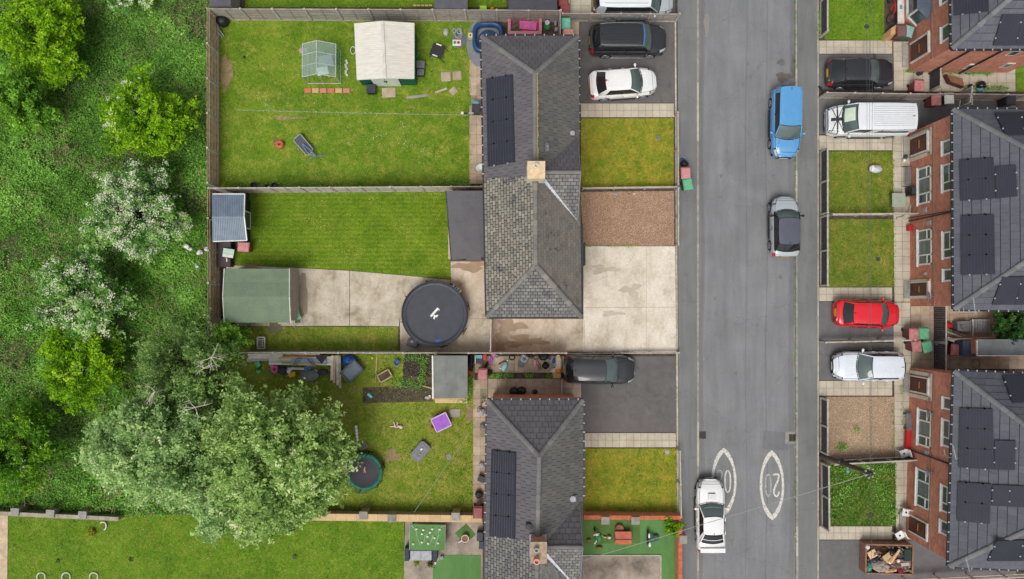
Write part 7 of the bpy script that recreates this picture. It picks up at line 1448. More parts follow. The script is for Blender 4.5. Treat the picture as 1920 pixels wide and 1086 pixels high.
# yard between the houses, heaps by the fence
solid('coat_heap', 'tall dark heap of coats in the corner by the grey felt shed', 'heap', 883, 678, [('cover', M_bagm, lambda m: m.ball((0, 0, .3), (.2, .6, .35), 10, jit=.14))]); solid('storage_tub', 'teal and dark grey lidded tub in the cluttered yard', 'tub', 898, 674, [('body', M_dkgrey, lambda m: m.box((0, 0, .25), (.42, .5, .5))), ('lid', M_teal, lambda m: m.box((0, .18, .52), (.42, .2, .04))), ('rim', M_white, lambda m: m.box((-.22, 0, .5), (.04, .5, .05)))])
solid('toy', 'red plastic tractor by the corner of the grey felt shed', 'toy', 883, 698, [('body', M_red, lambda m: (m.box((0, 0, .15), (.2, .28, .16), .4), m.box((.04, .08, .26), (.12, .12, .1))))]); solid('toy', 'red plastic box next to the teal lidded tub', 'toy', 909, 670, [('body', M_red, lambda m: m.box((0, 0, .2), (.22, .36, .4)))])
solid('toy_scooter', 'pink and purple toy scooter lying on the yard slabs', 'scooter', 922, 674, [('deck', M_pink, lambda m: m.box((0, 0, .1), (.16, .62, .08), -.3)), ('seat', M_purple, lambda m: m.ball((-.02, .0, .18), (.09, .2, .06), 10)), ('handlebar', M_pink, lambda m: m.box((.1, .3, .2), (.3, .05, .05)))])
solid('welly_boots', 'black welly boots standing beside the brown bin', 'boots', 912, 685, [('boot', M_black, lambda m: m.tube([(.05, .2, .15), (0, -.05, .15), (-.12, -.16, .1)], .07, 7))]); solid('baby_swing', 'pale blue and white plastic baby swing on the slabs', 'toy', 946, 688, [('shell', mat('baby_blue', S(120, 200, 214), S(200, 226, 230), 4, .4), lambda m: m.ball((0, 0, .15), (.16, .34, .13), 12))], -.35)
solid('bicycle_part', 'brown bent handlebar frame lying beside the baby swing', 'frame', 941, 680, [('tube', mat('rust', S(96, 68, 56), None, 5), lambda m: m.tube([(-.2, -.12, .1), (.1, .05, .12), (.32, .1, .1)], .035, 6)), ('hub', M_white, lambda m: m.ball((.35, .12, .12), .07, 8))]); solid('tyre', 'small bicycle wheel lying flat on the yard slabs', 'wheel', 960, 671, [('tyre', M_tyre, lambda m: m.tube([(.17*math.cos(a/16*6.28), .14*math.sin(a/16*6.28), .05) for a in range(16)], .035, 6, closed=True)), ('spokes', M_lgrey, lambda m: [m.bar((0, 0, .05), (.15*math.cos(a), .12*math.sin(a), .05), .01, .01) for a in (0, 1.05, 2.1, 3.14, 4.2, 5.2)])])
solid('fan_heater', 'pale grey square fan heater standing on a dark slab', 'appliance', 983, 673, [('case', M_lgrey, lambda m: m.hexa([(-.28, -.28, 0), (.28, -.28, 0), (.28, .28, 0), (-.28, .28, 0)], [(-.2, -.2, .4), (.2, -.2, .4), (.2, .2, .4), (-.2, .2, .4)])), ('grille', M_grey, lambda m: m.lathe((0, 0, .4), [(.11, 0), (.1, .03), (0, .03)], 12)), ('hub', B_mar, lambda m: m.lathe((0, 0, .43), [(.05, 0), (0, .02)], 8))], -.5); solid('square_board', 'dark grey square board beneath the pale appliance', 'board', 977, 684, [('board', M_grey, lambda m: m.box((0, 0, .03), (.38, .38, .05)))])
solid('toy', 'pale pink doll pushchair by the heap at the grey car', 'toy', 1003, 681, [('body', mat('pale_pink', S(238, 160, 196), None, 5), lambda m: m.ball((0, 0, .2), (.1, .26, .14), 10))]); solid('pushchair', 'black folded pushchair on top of the clothes heap', 'pushchair', 1019, 671, [('hood', M_black, lambda m: m.ball((0, .05, .45), (.32, .22, .2), 10, jit=.08)), ('bar', mat('rust', S(96, 68, 56)), lambda m: m.tube([(-.42, .0, .4), (-.2, -.5, .2), (-.12, -.75, .1)], .025, 5)), ('wheel', M_tyre, lambda m: m.ball((.1, -.3, .15), (.1, .04, .1), 8))])
solid('cloth_heap', 'heap of white, orange and blue cloths against the end wall of the yard', 'clothes', 1047, 684, [('cloth', mat('cloth_cream', S(228, 214, 186), S(206, 190, 160), 7), lambda m: m.ball((0, .05, .25), (.22, .55, .2), 12, jit=.12)), ('cloth', M_orange, lambda m: m.ball((.02, -.35, .3), (.2, .2, .14), 9, jit=.12)), ('cloth', M_teal, lambda m: m.ball((-.22, .02, .3), (.16, .12, .12), 8, jit=.15)), ('cloth', M_blue, lambda m: m.ball((-.26, .22, .25), (.14, .18, .14), 8, jit=.15)), ('cloth', M_white, lambda m: m.ball((-.26, -.38, .2), (.18, .16, .12), 8, jit=.15))])
solid('cardboard_box', 'opened tan cardboard box below the cloth heap', 'box', 1044, 698, [('box', mat('cardboard', S(214, 170, 122), S(196, 150, 104), 4), lambda m: [m.box(c, s) for c, s in (((0, .0, .15), (.5, .4, .3)), ((0, -.28, .3), (.5, .18, .02)))])])
solid('yard_rail', 'dark thin rail at the end of the slabbed yard', 'rail', 1053, 728, [('bar', M_timber, lambda m: m.box((0, 0, .3), (.08, 1.2, .6)))])
# things along the lower house path
for i, (x, y, s, m_, lb) in enumerate(((903, 773, .2, M_lgrey, 'crumpled pale bag by the back wall of the lower house'), (905, 800, .18, M_grey, 'grey watering can shape by the back wall of the lower house'), (903, 873, .17, M_lgrey, 'round pale pot by the back wall of the lower house'), (903, 898, .22, M_black, 'upper black crate by the back wall of the lower house'), (898, 928, .24, M_black, 'lower black scooter by the back wall of the lower house'))): solid('garden_clutter', lb, 'clutter', x, y, [('body', m_, (lambda s, i: (lambda m: m.ball((0, 0, s), (s, s*1.1, s), 9, jit=.12) if i != 3 else m.box((0, 0, s), (s*1.6, s*2, s*2))))(s, i))], i*.4)
solid('bicycle', 'dark bicycle leaning near the corner of the lower house', 'bicycle', 903, 757, [('wheel', M_tyre, lambda m: m.tube([(-.35+.2*math.cos(a/12*6.28), .1*math.sin(a/12*6.28), .3+.2*math.sin(a/12*6.28)) for a in range(12)], .02, 5, closed=True)), ('wheel', M_tyre, lambda m: m.tube([(.25+.2*math.cos(a/12*6.28), .1*math.sin(a/12*6.28), .3+.2*math.sin(a/12*6.28)) for a in range(12)], .02, 5, closed=True)), ('frame', M_dkgrey, lambda m: m.tube([(-.35, 0, .3), (-.1, 0, .6), (.15, 0, .58), (.25, 0, .3)], .02, 5))], 1.2)
# bottom patio
solid('turf_table', 'square table covered with green turf and a string of small lights', 'table', 803, 1003, [('top', M_turf, lambda m: m.box((0, 0, .75), (2.15, 1.55, .06))), ('rim', M_lgrey, lambda m: [m.box(c, s) for c, s in (((-1.08, 0, .74), (.03, 1.55, .07)), ((1.08, 0, .74), (.03, 1.55, .07)))]), ('string', M_whitep, lambda m: (m.tube([(-1, .74, .8), (-.7, .4, .8), (-.65, .1, .8), (-.4, -.5, .8), (-.2, -.3, .8), (-.15, .1, .8), (.2, .3, .8), (.35, .1, .8), (.2, -.35, .8), (.5, -.5, .8), (.7, .2, .8), (.65, .5, .8), (1, .74, .8)], .014, 4)))]+[('leg', M_grey, (lambda x, y: lambda m: m.box((x, y, .36), (.08, .08, .72)))(x, y)) for x in (-.95, .95) for y in (-.65, .65)], -.02)
LT = [(-.72, .35), (-.3, .3), (.25, .36), (.7, .33), (-.38, .06), (.12, .15), (-.05, -.1), (.38, -.18), (-.4, -.45), (.0, -.52), (.6, -.5), (-.92, -.55)]
LW = ['near the upper left corner', 'up left of the middle', 'up right of the middle', 'near the upper right corner', 'just left of the middle', 'just right of the middle', 'at the very middle', 'in the right half, halfway down', 'low, left of the middle', 'at the middle of the lower edge', 'near the lower right corner', 'in the lower left corner']
for i, (x, y) in enumerate(LT): p = P(803, 1003, .82); o = MB(); o.lathe((0, 0, 0), [(.05, 0), (.075, .05), (.03, .1), (0, .1)], 8); o = o.build('flower_light', M_white, None); o.location = (p.x+x, p.y+y, .78); tag(o, 'small white flower lamp '+LW[i]+' of the turf covered table', 'ornament', 'white ornaments on the turf table')
solid('garden_sofa', 'dark grey two seat garden sofa with pale cushions below the turf table', 'sofa', 790, 1037, [('frame', mat('charcoal_rattan', S(64, 72, 82), S(54, 60, 70), 5), lambda m: (m.box((0, 0, .2), (1.6, .72, .38)), m.box((0, .33, .5), (1.6, .12, .5)))), ('arm', MATS['charcoal_rattan'], lambda m: m.box((-.86, 0, .3), (.26, .78, .6))), ('arm', MATS['charcoal_rattan'], lambda m: m.box((.86, 0, .3), (.26, .78, .6))), ('cushion', M_lgrey, lambda m: m.box((-.33, -.04, .45), (.64, .68, .14))), ('cushion', M_lgrey, lambda m: m.box((.33, -.04, .45), (.64, .68, .14)))])
def potplant(px, py, s, lab, lm, potm=M_dkgrey, h=.35):
    p = P(px, py, h); t = thing('potted_plant', lab, 'plant', (p.x, p.y, 0)); m = MB(); m.lathe((0, 0, 0), [(s*.5, 0), (s*.7, h*.6), (s*.55, h*.6), (0, h*.5)], 12); m.build('pot', potm, t); n = 160; C = rng.normal(0, s*.42, (n, 3)); C[:, 2] = np.abs(C[:, 2])*.7+h*.6; V, F = leafverts(C, .05, .7); np_obj('foliage', V, F, lm, rng.random(n), t, None)
potplant(781, 1057, .2, 'left dark potted plant below the sofa', MATS['grass_blades']); potplant(807, 1058, .24, 'right brownish potted plant below the sofa', leaf_mat('olive_leaf', [(0, S(66, 66, 30)), (1, S(120, 116, 60))], .2)); potplant(170, 1000, .3, 'yellow flowering round shrub by the striped hoop in the bottom lawn', leaf_mat('yellow_leaf', [(0, S(120, 120, 20)), (1, S(196, 184, 40))], .2), h=.3)
solid('hoop', 'white and maroon curved tube next to the yellow shrub', 'hoop', 190, 988, [('ring', M_white, lambda m: m.tube([(.22*math.cos(a), .26*math.sin(a), .15) for a in (-1.2, -.7, -.2, .3, .8, 1.3, 1.8, 2.3)], .04, 6)), ('band', B_mar, lambda m: m.tube([(.15*math.cos(a), .19*math.sin(a), .15) for a in (-1.2, -.6, 0, .6, 1.2)], .03, 5))])
for i, (x, lb) in enumerate(((73, 'leftmost white hoop at the bottom edge of the long lawn'), (120, 'second white hoop from the left at the bottom edge'), (172, 'third white hoop at the bottom edge of the long lawn'))): solid('hoop', lb, 'hoop', x, 1084, [('ring', M_white, lambda m: m.tube([(.26*math.cos(a/14*6.28), .26*math.sin(a/14*6.28), .1) for a in range(14)], .03, 5, closed=True))])
potplant(552, 1045, .14, 'small bare shrub with grey stems in the long bottom lawn', leaf_mat('stem_grey', [(0, S(120, 110, 90)), (1, S(90, 120, 60))], 0), h=.12); potplant(245, 1050, .12, 'small dark weed in the long bottom lawn', MATS['weed_blades'], h=.08); potplant(108, 1052, .1, 'tiny pale weed left in the long bottom lawn', MATS['weed_blades'], h=.08)
solid('turf_mat', 'diamond shaped green turf mat beneath the round planter', 'mat', 872, 1004, [('sheet', M_turf2, lambda m: m.box((0, 0, .03), (.9, .9, .02)))], .72); solid('planter', 'round white rimmed tub with a brown plant on the diamond mat', 'planter', 872, 1010, [('rim', M_whitep, lambda m: m.lathe((0, 0, 0), [(.18, 0), (.24, .35), (.2, .36), (.17, .25), (0, .25)], 18)), ('soil', M_brown, lambda m: m.lathe((0, 0, .26), [(.18, 0), (0, .04)], 12)), ('handle', M_white, lambda m: m.bar((-.2, -.12, .3), (-.42, -.3, .1), .05, .04))])
solid('storage_crate', 'dark blue box stack against the lower house wall on the patio', 'box', 900, 1007, [('body', mat('slate', S(74, 80, 92), None, 4), lambda m: m.box((0, .1, .3), (.36, .5, .6))), ('body', MATS['slate'], lambda m: m.box((.08, -.45, .25), (.28, .45, .5)))]); solid('lantern', 'pale blue square lantern beside the sofa on the patio', 'lantern', 828, 1047, [('case', M_lgrey, lambda m: m.box((0, 0, .12), (.17, .17, .24))), ('glass', M_teal, lambda m: m.box((.0, 0, .25), (.1, .1, .03)))], .2); solid('pot', 'small white pot at the edge of the lower artificial grass', 'pot', 815, 1058, [('pot', M_white, lambda m: m.lathe((0, 0, 0), [(.06, 0), (.08, .14), (0, .12)], 10))])
# front artificial grass ornaments
solid('trike', 'small green and white tricycle on the front artificial grass', 'tricycle', 1120, 1010, [('frame', M_green, lambda m: (m.ball((.12, 0, .25), (.16, .26, .1), 10), m.bar((0, 0, .3), (-.1, .35, .35), .06, .06))), ('handlebar', M_white, lambda m: (m.bar((-.25, .25, .45), (.1, .35, .45), .05, .05), m.ball((-.05, .3, .45), (.12, .1, .1), 8), m.bar((-.05, -.1, .4), (-.2, -.3, .4), .05, .05))), ('wheel', M_tyre, lambda m: m.ball((-.15, .5, .2), (.05, .14, .18), 10)), ('wheel', M_brown, lambda m: m.ball((-.5, -.15, .12), (.14, .1, .12), 8)), ('wheel', M_brown, lambda m: m.ball((.15, -.6, .12), (.22, .1, .12), 8))])
solid('ornament', 'cream animal ornament between the tricycle and the terracotta box', 'ornament', 1141, 1009, [('body', mat('cream_stone', S(216, 190, 130), S(180, 150, 96), 6), lambda m: (m.ball((.06, 0, .15), (.13, .11, .12), 10), m.ball((-.2, 0, .12), (.12, .06, .08), 8), m.bar((-.28, .0, .15), (-.4, .14, .1), .04, .04))), ('face', M_white, lambda m: m.ball((.08, 0, .26), (.08, .08, .04), 8))])
solid('box_ornament', 'terracotta roofed box ornament on the front artificial grass', 'chest', 1168, 1008, [('roof_side', mat('salmon', S(214, 124, 104), S(196, 108, 90), 3), lambda m: m.hexa([(-.5, -.02, .55), (.5, -.02, .55), (.5, .4, .4), (-.5, .4, .4)], [(-.5, -.02, .6), (.5, -.02, .6), (.5, .4, .45), (-.5, .4, .45)])), ('roof_side', M_terra, lambda m: m.hexa([(-.5, -.38, .35), (.5, -.38, .35), (.5, -.05, .55), (-.5, -.05, .55)], [(-.5, -.38, .4), (.5, -.38, .4), (.5, -.05, .6), (-.5, -.05, .6)])), ('ridge', M_dkgrey, lambda m: m.box((0, -.035, .6), (1.02, .06, .04))), ('body', M_brown, lambda m: m.box((0, 0, .2), (.9, .66, .4))), ('wheel', M_brown, lambda m: m.lathe((-.2, .5, 0), [(.26, 0), (.26, .25), (0, .27)], 16))])
solid('bicycle', 'white and dark bicycle lying on the front artificial grass', 'bicycle', 1224, 1011, [('wheel', M_tyre, lambda m: m.box((-.3, .1, .3), (.1, .8, .3))), ('wheel', M_white, lambda m: (m.ball((-.25, .25, .45), (.07, .16, .05), 8), m.ball((-.22, -.3, .45), (.08, .16, .05), 8))), ('frame', mat('slate_green', S(70, 110, 106), None, 4), lambda m: [m.bar((-.2, -.2+.15*k, .35), (.35, .02+.06*k-.1, .2), .05, .05) for k in range(4)]), ('wheel', M_dkgrey, lambda m: m.tube([(.25+.18*math.cos(a/12*6.28), .05+.2*math.sin(a/12*6.28), .1) for a in range(12)], .025, 5, closed=True))])
# across the road
solid('wrapped_object', 'grey and white wrapped bundle standing on the front lawn', 'bundle', 1642, 317, [('cover', mat('wrap_grey', S(176, 184, 196), S(206, 208, 212), 4, .4), lambda m: m.ball((0, 0, .3), (.42, .26, .22), 12, jit=.05)), ('wrap', M_white, lambda m: m.ball((-.22, .02, .36), (.2, .22, .16), 10, jit=.08)), ('mark', M_pink, lambda m: m.box((-.12, .1, .53), (.12, .06, .02), .5))])
solid('glass_table', 'square glass garden table on the slabs by the pale divider', 'table', 1682, 376, [('top', mat('frosted_glass', S(168, 176, 160), S(156, 164, 148), 3, .2), lambda m: m.box((0, 0, .5), (.82, .85, .03)))]+[('leg', M_grey, (lambda x, y: lambda m: m.box((x, y, .24), (.04, .04, .48)))(x, y)) for x in (-.36, .36) for y in (-.36, .36)])
solid('stone_step', 'curved pale stone step at the end of the pale divider', 'step', 1700, 394, [('stone', M_edge, lambda m: m.prism([(-.55, -.45), (-.2, -.4), (.15, -.1), (.35, .4), (.55, .4), (.45, -.05), (.2, -.35), (-.15, -.6), (-.5, -.6)], .0, .14))])
solid('wall_bench', 'grey slatted bench against the wall of the middle brick house', 'bench', 1701, 332, [('seat', M_grey, lambda m: [m.box((-.12+.11*k, 0, .45), (.08, 1.2, .03)) for k in range(3)]), ('leg', M_black, lambda m: m.bar((-.4, .6, .45), (.2, .66, .45), .04, .04)), ('leg', M_black, lambda m: m.bar((-.4, -.6, .45), (.2, -.66, .45), .04, .04))]); solid('meter_cabinet', 'dark square cabinet fixed low on the wall beside the grey bench', 'cabinet', 1706, 360, [('body', M_black, lambda m: m.box((0, 0, .5), (.4, .5, .7))), ('door', M_dkgrey, lambda m: m.box((0, 0, .86), (.32, .42, .02)))])
solid('ornament', 'white and grey ball ornament beside the upper brown door', 'ornament', 1699, 297, [('ball', M_dkgrey, lambda m: m.ball((.03, .12, .2), .13, 10)), ('ball', M_white, lambda m: m.ball((-.03, -.1, .16), .12, 10))]); solid('wall_bench', 'grey slatted bench against the wall by the gravel garden', 'bench', 1702, 790, [('seat', M_grey, lambda m: [m.box((-.12+.11*k, 0, .45), (.08, 1.05, .03)) for k in range(3)]), ('leg', M_dkgrey, lambda m: m.box((0, .45, .22), (.3, .04, .44))), ('leg', M_dkgrey, lambda m: m.box((0, -.45, .22), (.3, .04, .44)))])
def chair(px, py, rz, lab, m_=M_white):
    solid('garden_chair', lab, 'chair', px, py, [('seat', m_, lambda m: m.box((0, 0, .42), (.46, .46, .04))), ('backrest', m_, lambda m: m.box((.24, 0, .62), (.05, .46, .4))), ('hole', M_dkgrey, lambda m: m.lathe((0, 0, .44), [(.07, 0), (0, .008)], 12))]+[('leg', m_, (lambda x, y: lambda m: m.bar((x*.8, y*.8, .42), (x, y, 0), .04, .04))(x, y)) for x in (-.24, .24) for y in (-.24, .24)], rz)
chair(1685, 1003, .5, 'white plastic chair seen from above at the corner of the skip drive'); chair(1693, 850, .3, 'white plastic chair at the wall end of the gravel garden divider'); chair(1697, 960, 1.4, 'white framed dark seated chair on the path of the lower right house')
solid('plant_pot', 'dark round tub at the foot of the black downpipe', 'pot', 1704, 853, [('pot', M_black, lambda m: m.lathe((0, 0, 0), [(.2, 0), (.24, .4), (.2, .4), (.16, .25), (0, .25)], 16)), ('water', B_grn, lambda m: m.lathe((0, 0, .3), [(.18, 0), (0, .0)], 14))]); solid('shoe', 'black shoe shape at the road corner of the black hatchback drive', 'litter', 1541, 163, [('body', M_black, lambda m: m.ball((0, 0, .06), (.16, .09, .07), 8, jit=.1))], -.8)
solid('leaning_board', 'long white board leaning beside the red bicycles', 'board', 1684, 22, [('board', M_whitep, lambda m: m.box((0, 0, .6), (.4, 1.8, .08))), ('bracket', M_teal, lambda m: m.box((0, .15, .65), (.16, .24, .03))), ('leg', M_timber, lambda m: m.box((0, -.8, .28), (.3, .06, .56))), ('leg', M_timber, lambda m: m.box((0, .8, .28), (.3, .06, .56)))])
solid('bicycle', 'red bicycle leaning between the top lawn and the white board', 'bicycle', 1671, 16, [('frame', M_red, lambda m: (m.tube([(0, .6, .4), (.02, .2, .75), (.05, -.3, .7), (-.02, -.6, .35)], .04, 6), m.tube([(.02, .2, .75), (-.05, -.1, .35), (.05, -.3, .7)], .035, 6), m.tube([(-.2, .4, .85), (.2, .42, .85)], .03, 6))), ('wheel', M_tyre, lambda m: m.tube([(.06*math.sin(a/14*6.28)-.04, .65+.3*math.cos(a/14*6.28), .34+.3*math.sin(a/14*6.28)) for a in range(14)], .03, 5, closed=True)), ('wheel', M_tyre, lambda m: m.tube([(.1*math.sin(a/14*6.28)-.06, -.62+.3*math.cos(a/14*6.28), .34+.3*math.sin(a/14*6.28)) for a in range(14)], .03, 5, closed=True))])
M_card = MATS['cardboard']
solid('cardboard_box', 'tall open cardboard box beside the brown bin near the porch bay', 'box', 1672, 62, [('side', M_card, lambda m: m.hexa([(-.5, -.5, 0), (.1, -.3, 0), (.1, .25, 0), (-.4, -.0, 0)], [(-.3, -.3, .7), (.3, -.1, .7), (.3, .4, .7), (-.2, .2, .7)])), ('flap', M_card, lambda m: m.box((.1, .18, .76), (.24, .3, .02), .4))])
solid('cardboard_sheet', 'large brown cabinet panel lying open behind the top right house', 'panel', 1790, 150, [('panel', M_brown, lambda m: m.prism([(-.55, .3), (.4, .05), (.5, -.45), (-.35, -.15)], .4, .46)), ('side', M_door, lambda m: m.prism([(-.62, .32), (-.55, .32), (-.33, -.15), (-.4, -.18)], .1, .44)), ('side', M_door, lambda m: m.prism([(-.36, -.14), (.5, -.44), (.48, -.5), (-.38, -.2)], .1, .44))])
solid('drain_pot', 'blue grey drain pot at the foot of the wall behind the top right house', 'pot', 1815, 133, [('pot', mat('pot_blue', S(84, 112, 130), None, 4), lambda m: m.lathe((0, 0, 0), [(.1, 0), (.12, .2), (.08, .2), (0, .1)], 12))]); solid('drain_pot', 'dark round pot at the foot of the wall by the dark gate', 'pot', 1726, 136, [('pot', M_dkgrey, lambda m: m.lathe((0, 0, 0), [(.14, 0), (.18, .3), (.12, .3), (0, .2)], 12))])
solid('lawn_mower', 'red petrol mower behind the dark gate in the passage', 'mower', 1780, 610, [('deck', M_red, lambda m: (m.ball((0, 0, .25), (.24, .22, .16), 12), m.box((.0, -.0, .38), (.18, .16, .1)))), ('handle', M_black, lambda m: m.tube([(.0, -.15, .3), (.4, -.42, .7), (.8, -.55, .9)], .03, 5)), ('wheel', M_black, lambda m: m.ball((-.2, -.2, .12), (.08, .06, .12), 8)), ('wheel', M_black, lambda m: m.ball((.2, -.22, .12), (.08, .06, .12), 8))])
t = solid('fallen_wheelie_bin', 'grey bin lying on its side next to a slatted crate in the passage', 'bin', 1802, 612, [('body', M_grey, lambda m: m.hexa([(-.4, -.33, 0), (.35, -.36, 0), (.35, .36, 0), (-.4, .33, 0)], [(-.34, -.3, .5), (.35, -.34, .6), (.35, .34, .6), (-.34, .3, .5)])), ('rim', M_grey, lambda m: m.box((.38, 0, .32), (.08, .78, .66))), ('mark', M_dkgrey, lambda m: m.tube([(-.08+.12*math.cos(a), .12*math.sin(a), .575) for a in (1, 1.6, 2.2, 2.8, 3.4, 4, 4.6, 5.2)], .015, 4))])
solid('bed_frame', 'grey slatted frame with white posts lying in the passage', 'frame', 1839, 612, [('slat', M_lgrey, lambda m: [m.box((-.52+.1*k, .02, .4), (.05, .72, .03)) for k in range(11)]), ('rail', M_lgrey, lambda m: (m.box((0, .4, .4), (1.2, .05, .05)), m.box((0, -.36, .4), (1.2, .05, .05)))), ('post', M_whitep, lambda m: m.box((-.6, -.08, .45), (.05, 1.05, .06))), ('post', M_whitep, lambda m: m.box((.66, -.28, .45), (.05, .7, .06))), ('base', M_grey, lambda m: m.box((0, 0, .2), (1.15, .7, .3)))])
for i, (x0, y0, x1, y1, m_, lb) in enumerate(((1772, 636, 1845, 634, M_newwood, 'long timber batten along the passage divide'), (1775, 622, 1802, 632, M_whitep, 'pale diagonal batten behind the red mower'), (1776, 634, 1795, 642, M_white, 'short wide white board at the passage divide'))):
    mb = MB(); mb.bar(P(x0, y0, .6), P(x1, y1, .6), (.06, .05, .2)[i], .05); solo('plank', mb, m_, lb, 'plank', P(x0, y0, .55))
cable('passage_rail', 'pale wall coping running along the divide behind the gates', [(1770, 637, 1.2), (1885, 632, 1.2)], .04, M_concpost, 'rail')
solid('ball', 'small yellow ball in the passage behind the lower gate', 'ball', 1785, 649, [('ball', M_yellow, lambda m: m.ball((0, 0, .3), .08, 10))]); solid('hose_coil', 'faint grey hose coil on the slabs of the passage', 'hose', 1835, 683, [('hose', M_grey, lambda m: m.tube([(.26*math.cos(a/14*6.28), .26*math.sin(a/14*6.28), .03) for a in range(14)], .025, 5, closed=True))])
solid('bicycle', 'teal and purple child bicycle against the dark gate beside the bins', 'bicycle', 1753, 649, [('frame', M_teal, lambda m: m.tube([(-.1, .25, .4), (.1, 0, .55), (.1, -.25, .35)], .03, 5)), ('fork', M_purple, lambda m: m.tube([(-.15, .3, .3), (-.05, .2, .6)], .03, 5)), ('wheel', M_tyre, lambda m: m.tube([(.1+.04*math.cos(a/10*6.28), -.25+.18*math.cos(a/10*6.28), .2+.18*math.sin(a/10*6.28)) for a in range(10)], .025, 5, closed=True))])
# the skip: open steel box full of rubbish
q = P(1667, 1049, .8); t = thing('rubbish_skip', 'rectangular brown skip heaped with wood, bags and broken things', 'skip', (q.x, q.y, 0), R(-1.5)); L_, W_ = 2.85, 1.75; mb = MB()
M_skip = mat('skip_brown', S(160, 118, 96), S(128, 92, 74), 4, .7)
for c, s in (((0, W_/2, .42), (L_, .05, .76)), ((0, -W_/2, .42), (L_, .05, .76)), ((-L_/2, 0, .42), (.05, W_, .76)), ((L_/2, 0, .42), (.05, W_, .76)), ((0, 0, .08), (L_, W_, .08))): mb.box(c, s)
for s in (-1, 1): mb.box((0, s*W_/2, .82), (L_+.06, .08, .05)); mb.box((s*L_/2, 0, .82), (.08, W_, .05))
mb.build('body', M_skip, t)
def junk(nm, lb, x, y, fn, m_, cat, z=0): 
    mb = MB(); fn(mb); o = mb.build(nm, m_, None); a = R(-1.5); o.location = (q.x+x*.94, q.y+y*.94, z-.17); tag(o, lb, cat)
J = [('carpet_roll', 'grey crumpled carpet in the lower left of the skip', -.55, -.45, lambda m: m.ball((0, 0, .85), (.55, .38, .3), 10, jit=.15), mat('carpet', S(166, 156, 144), S(140, 130, 118), 6), 'carpet'), ('board', 'cream torn board at the left end of the skip', -1.1, .35, lambda m: m.box((0, 0, 1.0), (.5, .45, .06), .5), M_sand, 'board'),
 ('board', 'brown splintered plywood in the middle of the skip', -.1, .15, lambda m: (m.box((0, 0, 1.05), (.55, .5, .05), .6), m.box((.3, .05, 1.1), (.8, .14, .05), .8)), M_newwood, 'board'), ('board', 'long new wood strip across the middle of the skip', .4, .2, lambda m: m.bar((-.35, -.35, 1.15), (.2, .45, 1.1), .12, .05), mat('peach_wood', S(226, 176, 128), None, 4), 'board'),
 ('rubbish_bag', 'black round bag near the top of the skip', .15, .42, lambda m: m.ball((0, 0, .95), (.24, .24, .22), 10, jit=.1), M_bagm, 'bag'), ('crate', 'dark green crate at the right end of the skip', 1.15, .3, lambda m: m.box((0, 0, .9), (.42, .7, .4)), mat('dark_green', S(38, 58, 52), None, 4), 'crate'), ('crate', 'flat dark grey panel in the right half of the skip', .75, .3, lambda m: m.box((0, 0, .85), (.5, .6, .1)), M_dkgrey, 'panel'),
 ('drawer', 'reddish wooden drawer in the lower right of the skip', .55, -.45, lambda m: m.box((0, 0, .9), (1.3, .3, .2), -.12), M_door, 'drawer'), ('drawer', 'brown wooden slats in the right corner of the skip', .9, -.3, lambda m: [m.bar((-.6, .1*k-.1, .95), (.45, .1*k-.02, 1.0), .07, .05) for k in range(4)], M_brown, 'wood'), ('bag', 'turquoise bag in the lower left corner of the skip', -1.25, -.5, lambda m: m.ball((0, 0, .85), (.16, .28, .2), 9, jit=.15), mat('turquoise', S(40, 160, 150), None, 5, .4), 'bag'),
 ('bag', 'white crumpled bag at the upper left corner of the skip', -1.4, .8, lambda m: m.ball((0, 0, 1.0), (.13, .15, .12), 8, jit=.2), M_white, 'bag'), ('cushion', 'white cushions in the centre of the skip', .05, -.1, lambda m: (m.ball((0, 0, 1.0), (.16, .18, .1), 8), m.ball((.5, .02, 1.0), (.12, .12, .1), 8)), M_white, 'cushion'), ('cloth', 'dark navy cloth near the left end of the skip', -.95, -.02, lambda m: m.ball((0, 0, .9), (.35, .2, .2), 9, jit=.2), mat('navy', S(44, 48, 66)), 'cloth'),
 ('cloth', 'maroon cloth bundle at the lower edge of the skip', .75, -.72, lambda m: m.ball((0, 0, .9), (.16, .2, .2), 9, jit=.15), mat('wine', S(140, 30, 60), None, 5), 'cloth'), ('board', 'pale grey sheet in the right half of the skip', 1.0, -.3, lambda m: m.box((0, 0, 1.04), (.5, .2, .03), .1), M_lgrey, 'sheet'), ('board', 'orange brown board at the lower middle of the skip', .1, -.72, lambda m: m.box((0, 0, .95), (.7, .2, .05), .15), M_card, 'board')]
for nm, lb, x, y, fn, m_, cat in J: junk(nm, lb, x, y, fn, m_, cat)
mb = MB()
for k in range(120): x, y = random.uniform(-1.35, 1.35), random.uniform(-.8, .8); mb.box((q.x+x, q.y+y, random.uniform(.66, .86)), (random.uniform(.06, .3), random.uniform(.04, .14), .04), random.uniform(0, 3), a=random.random())
mb.build('rubble', mat('mixed_rubble', S(150, 130, 110), S(86, 74, 64), 3, .9, rnd=.35), None, kind='stuff')
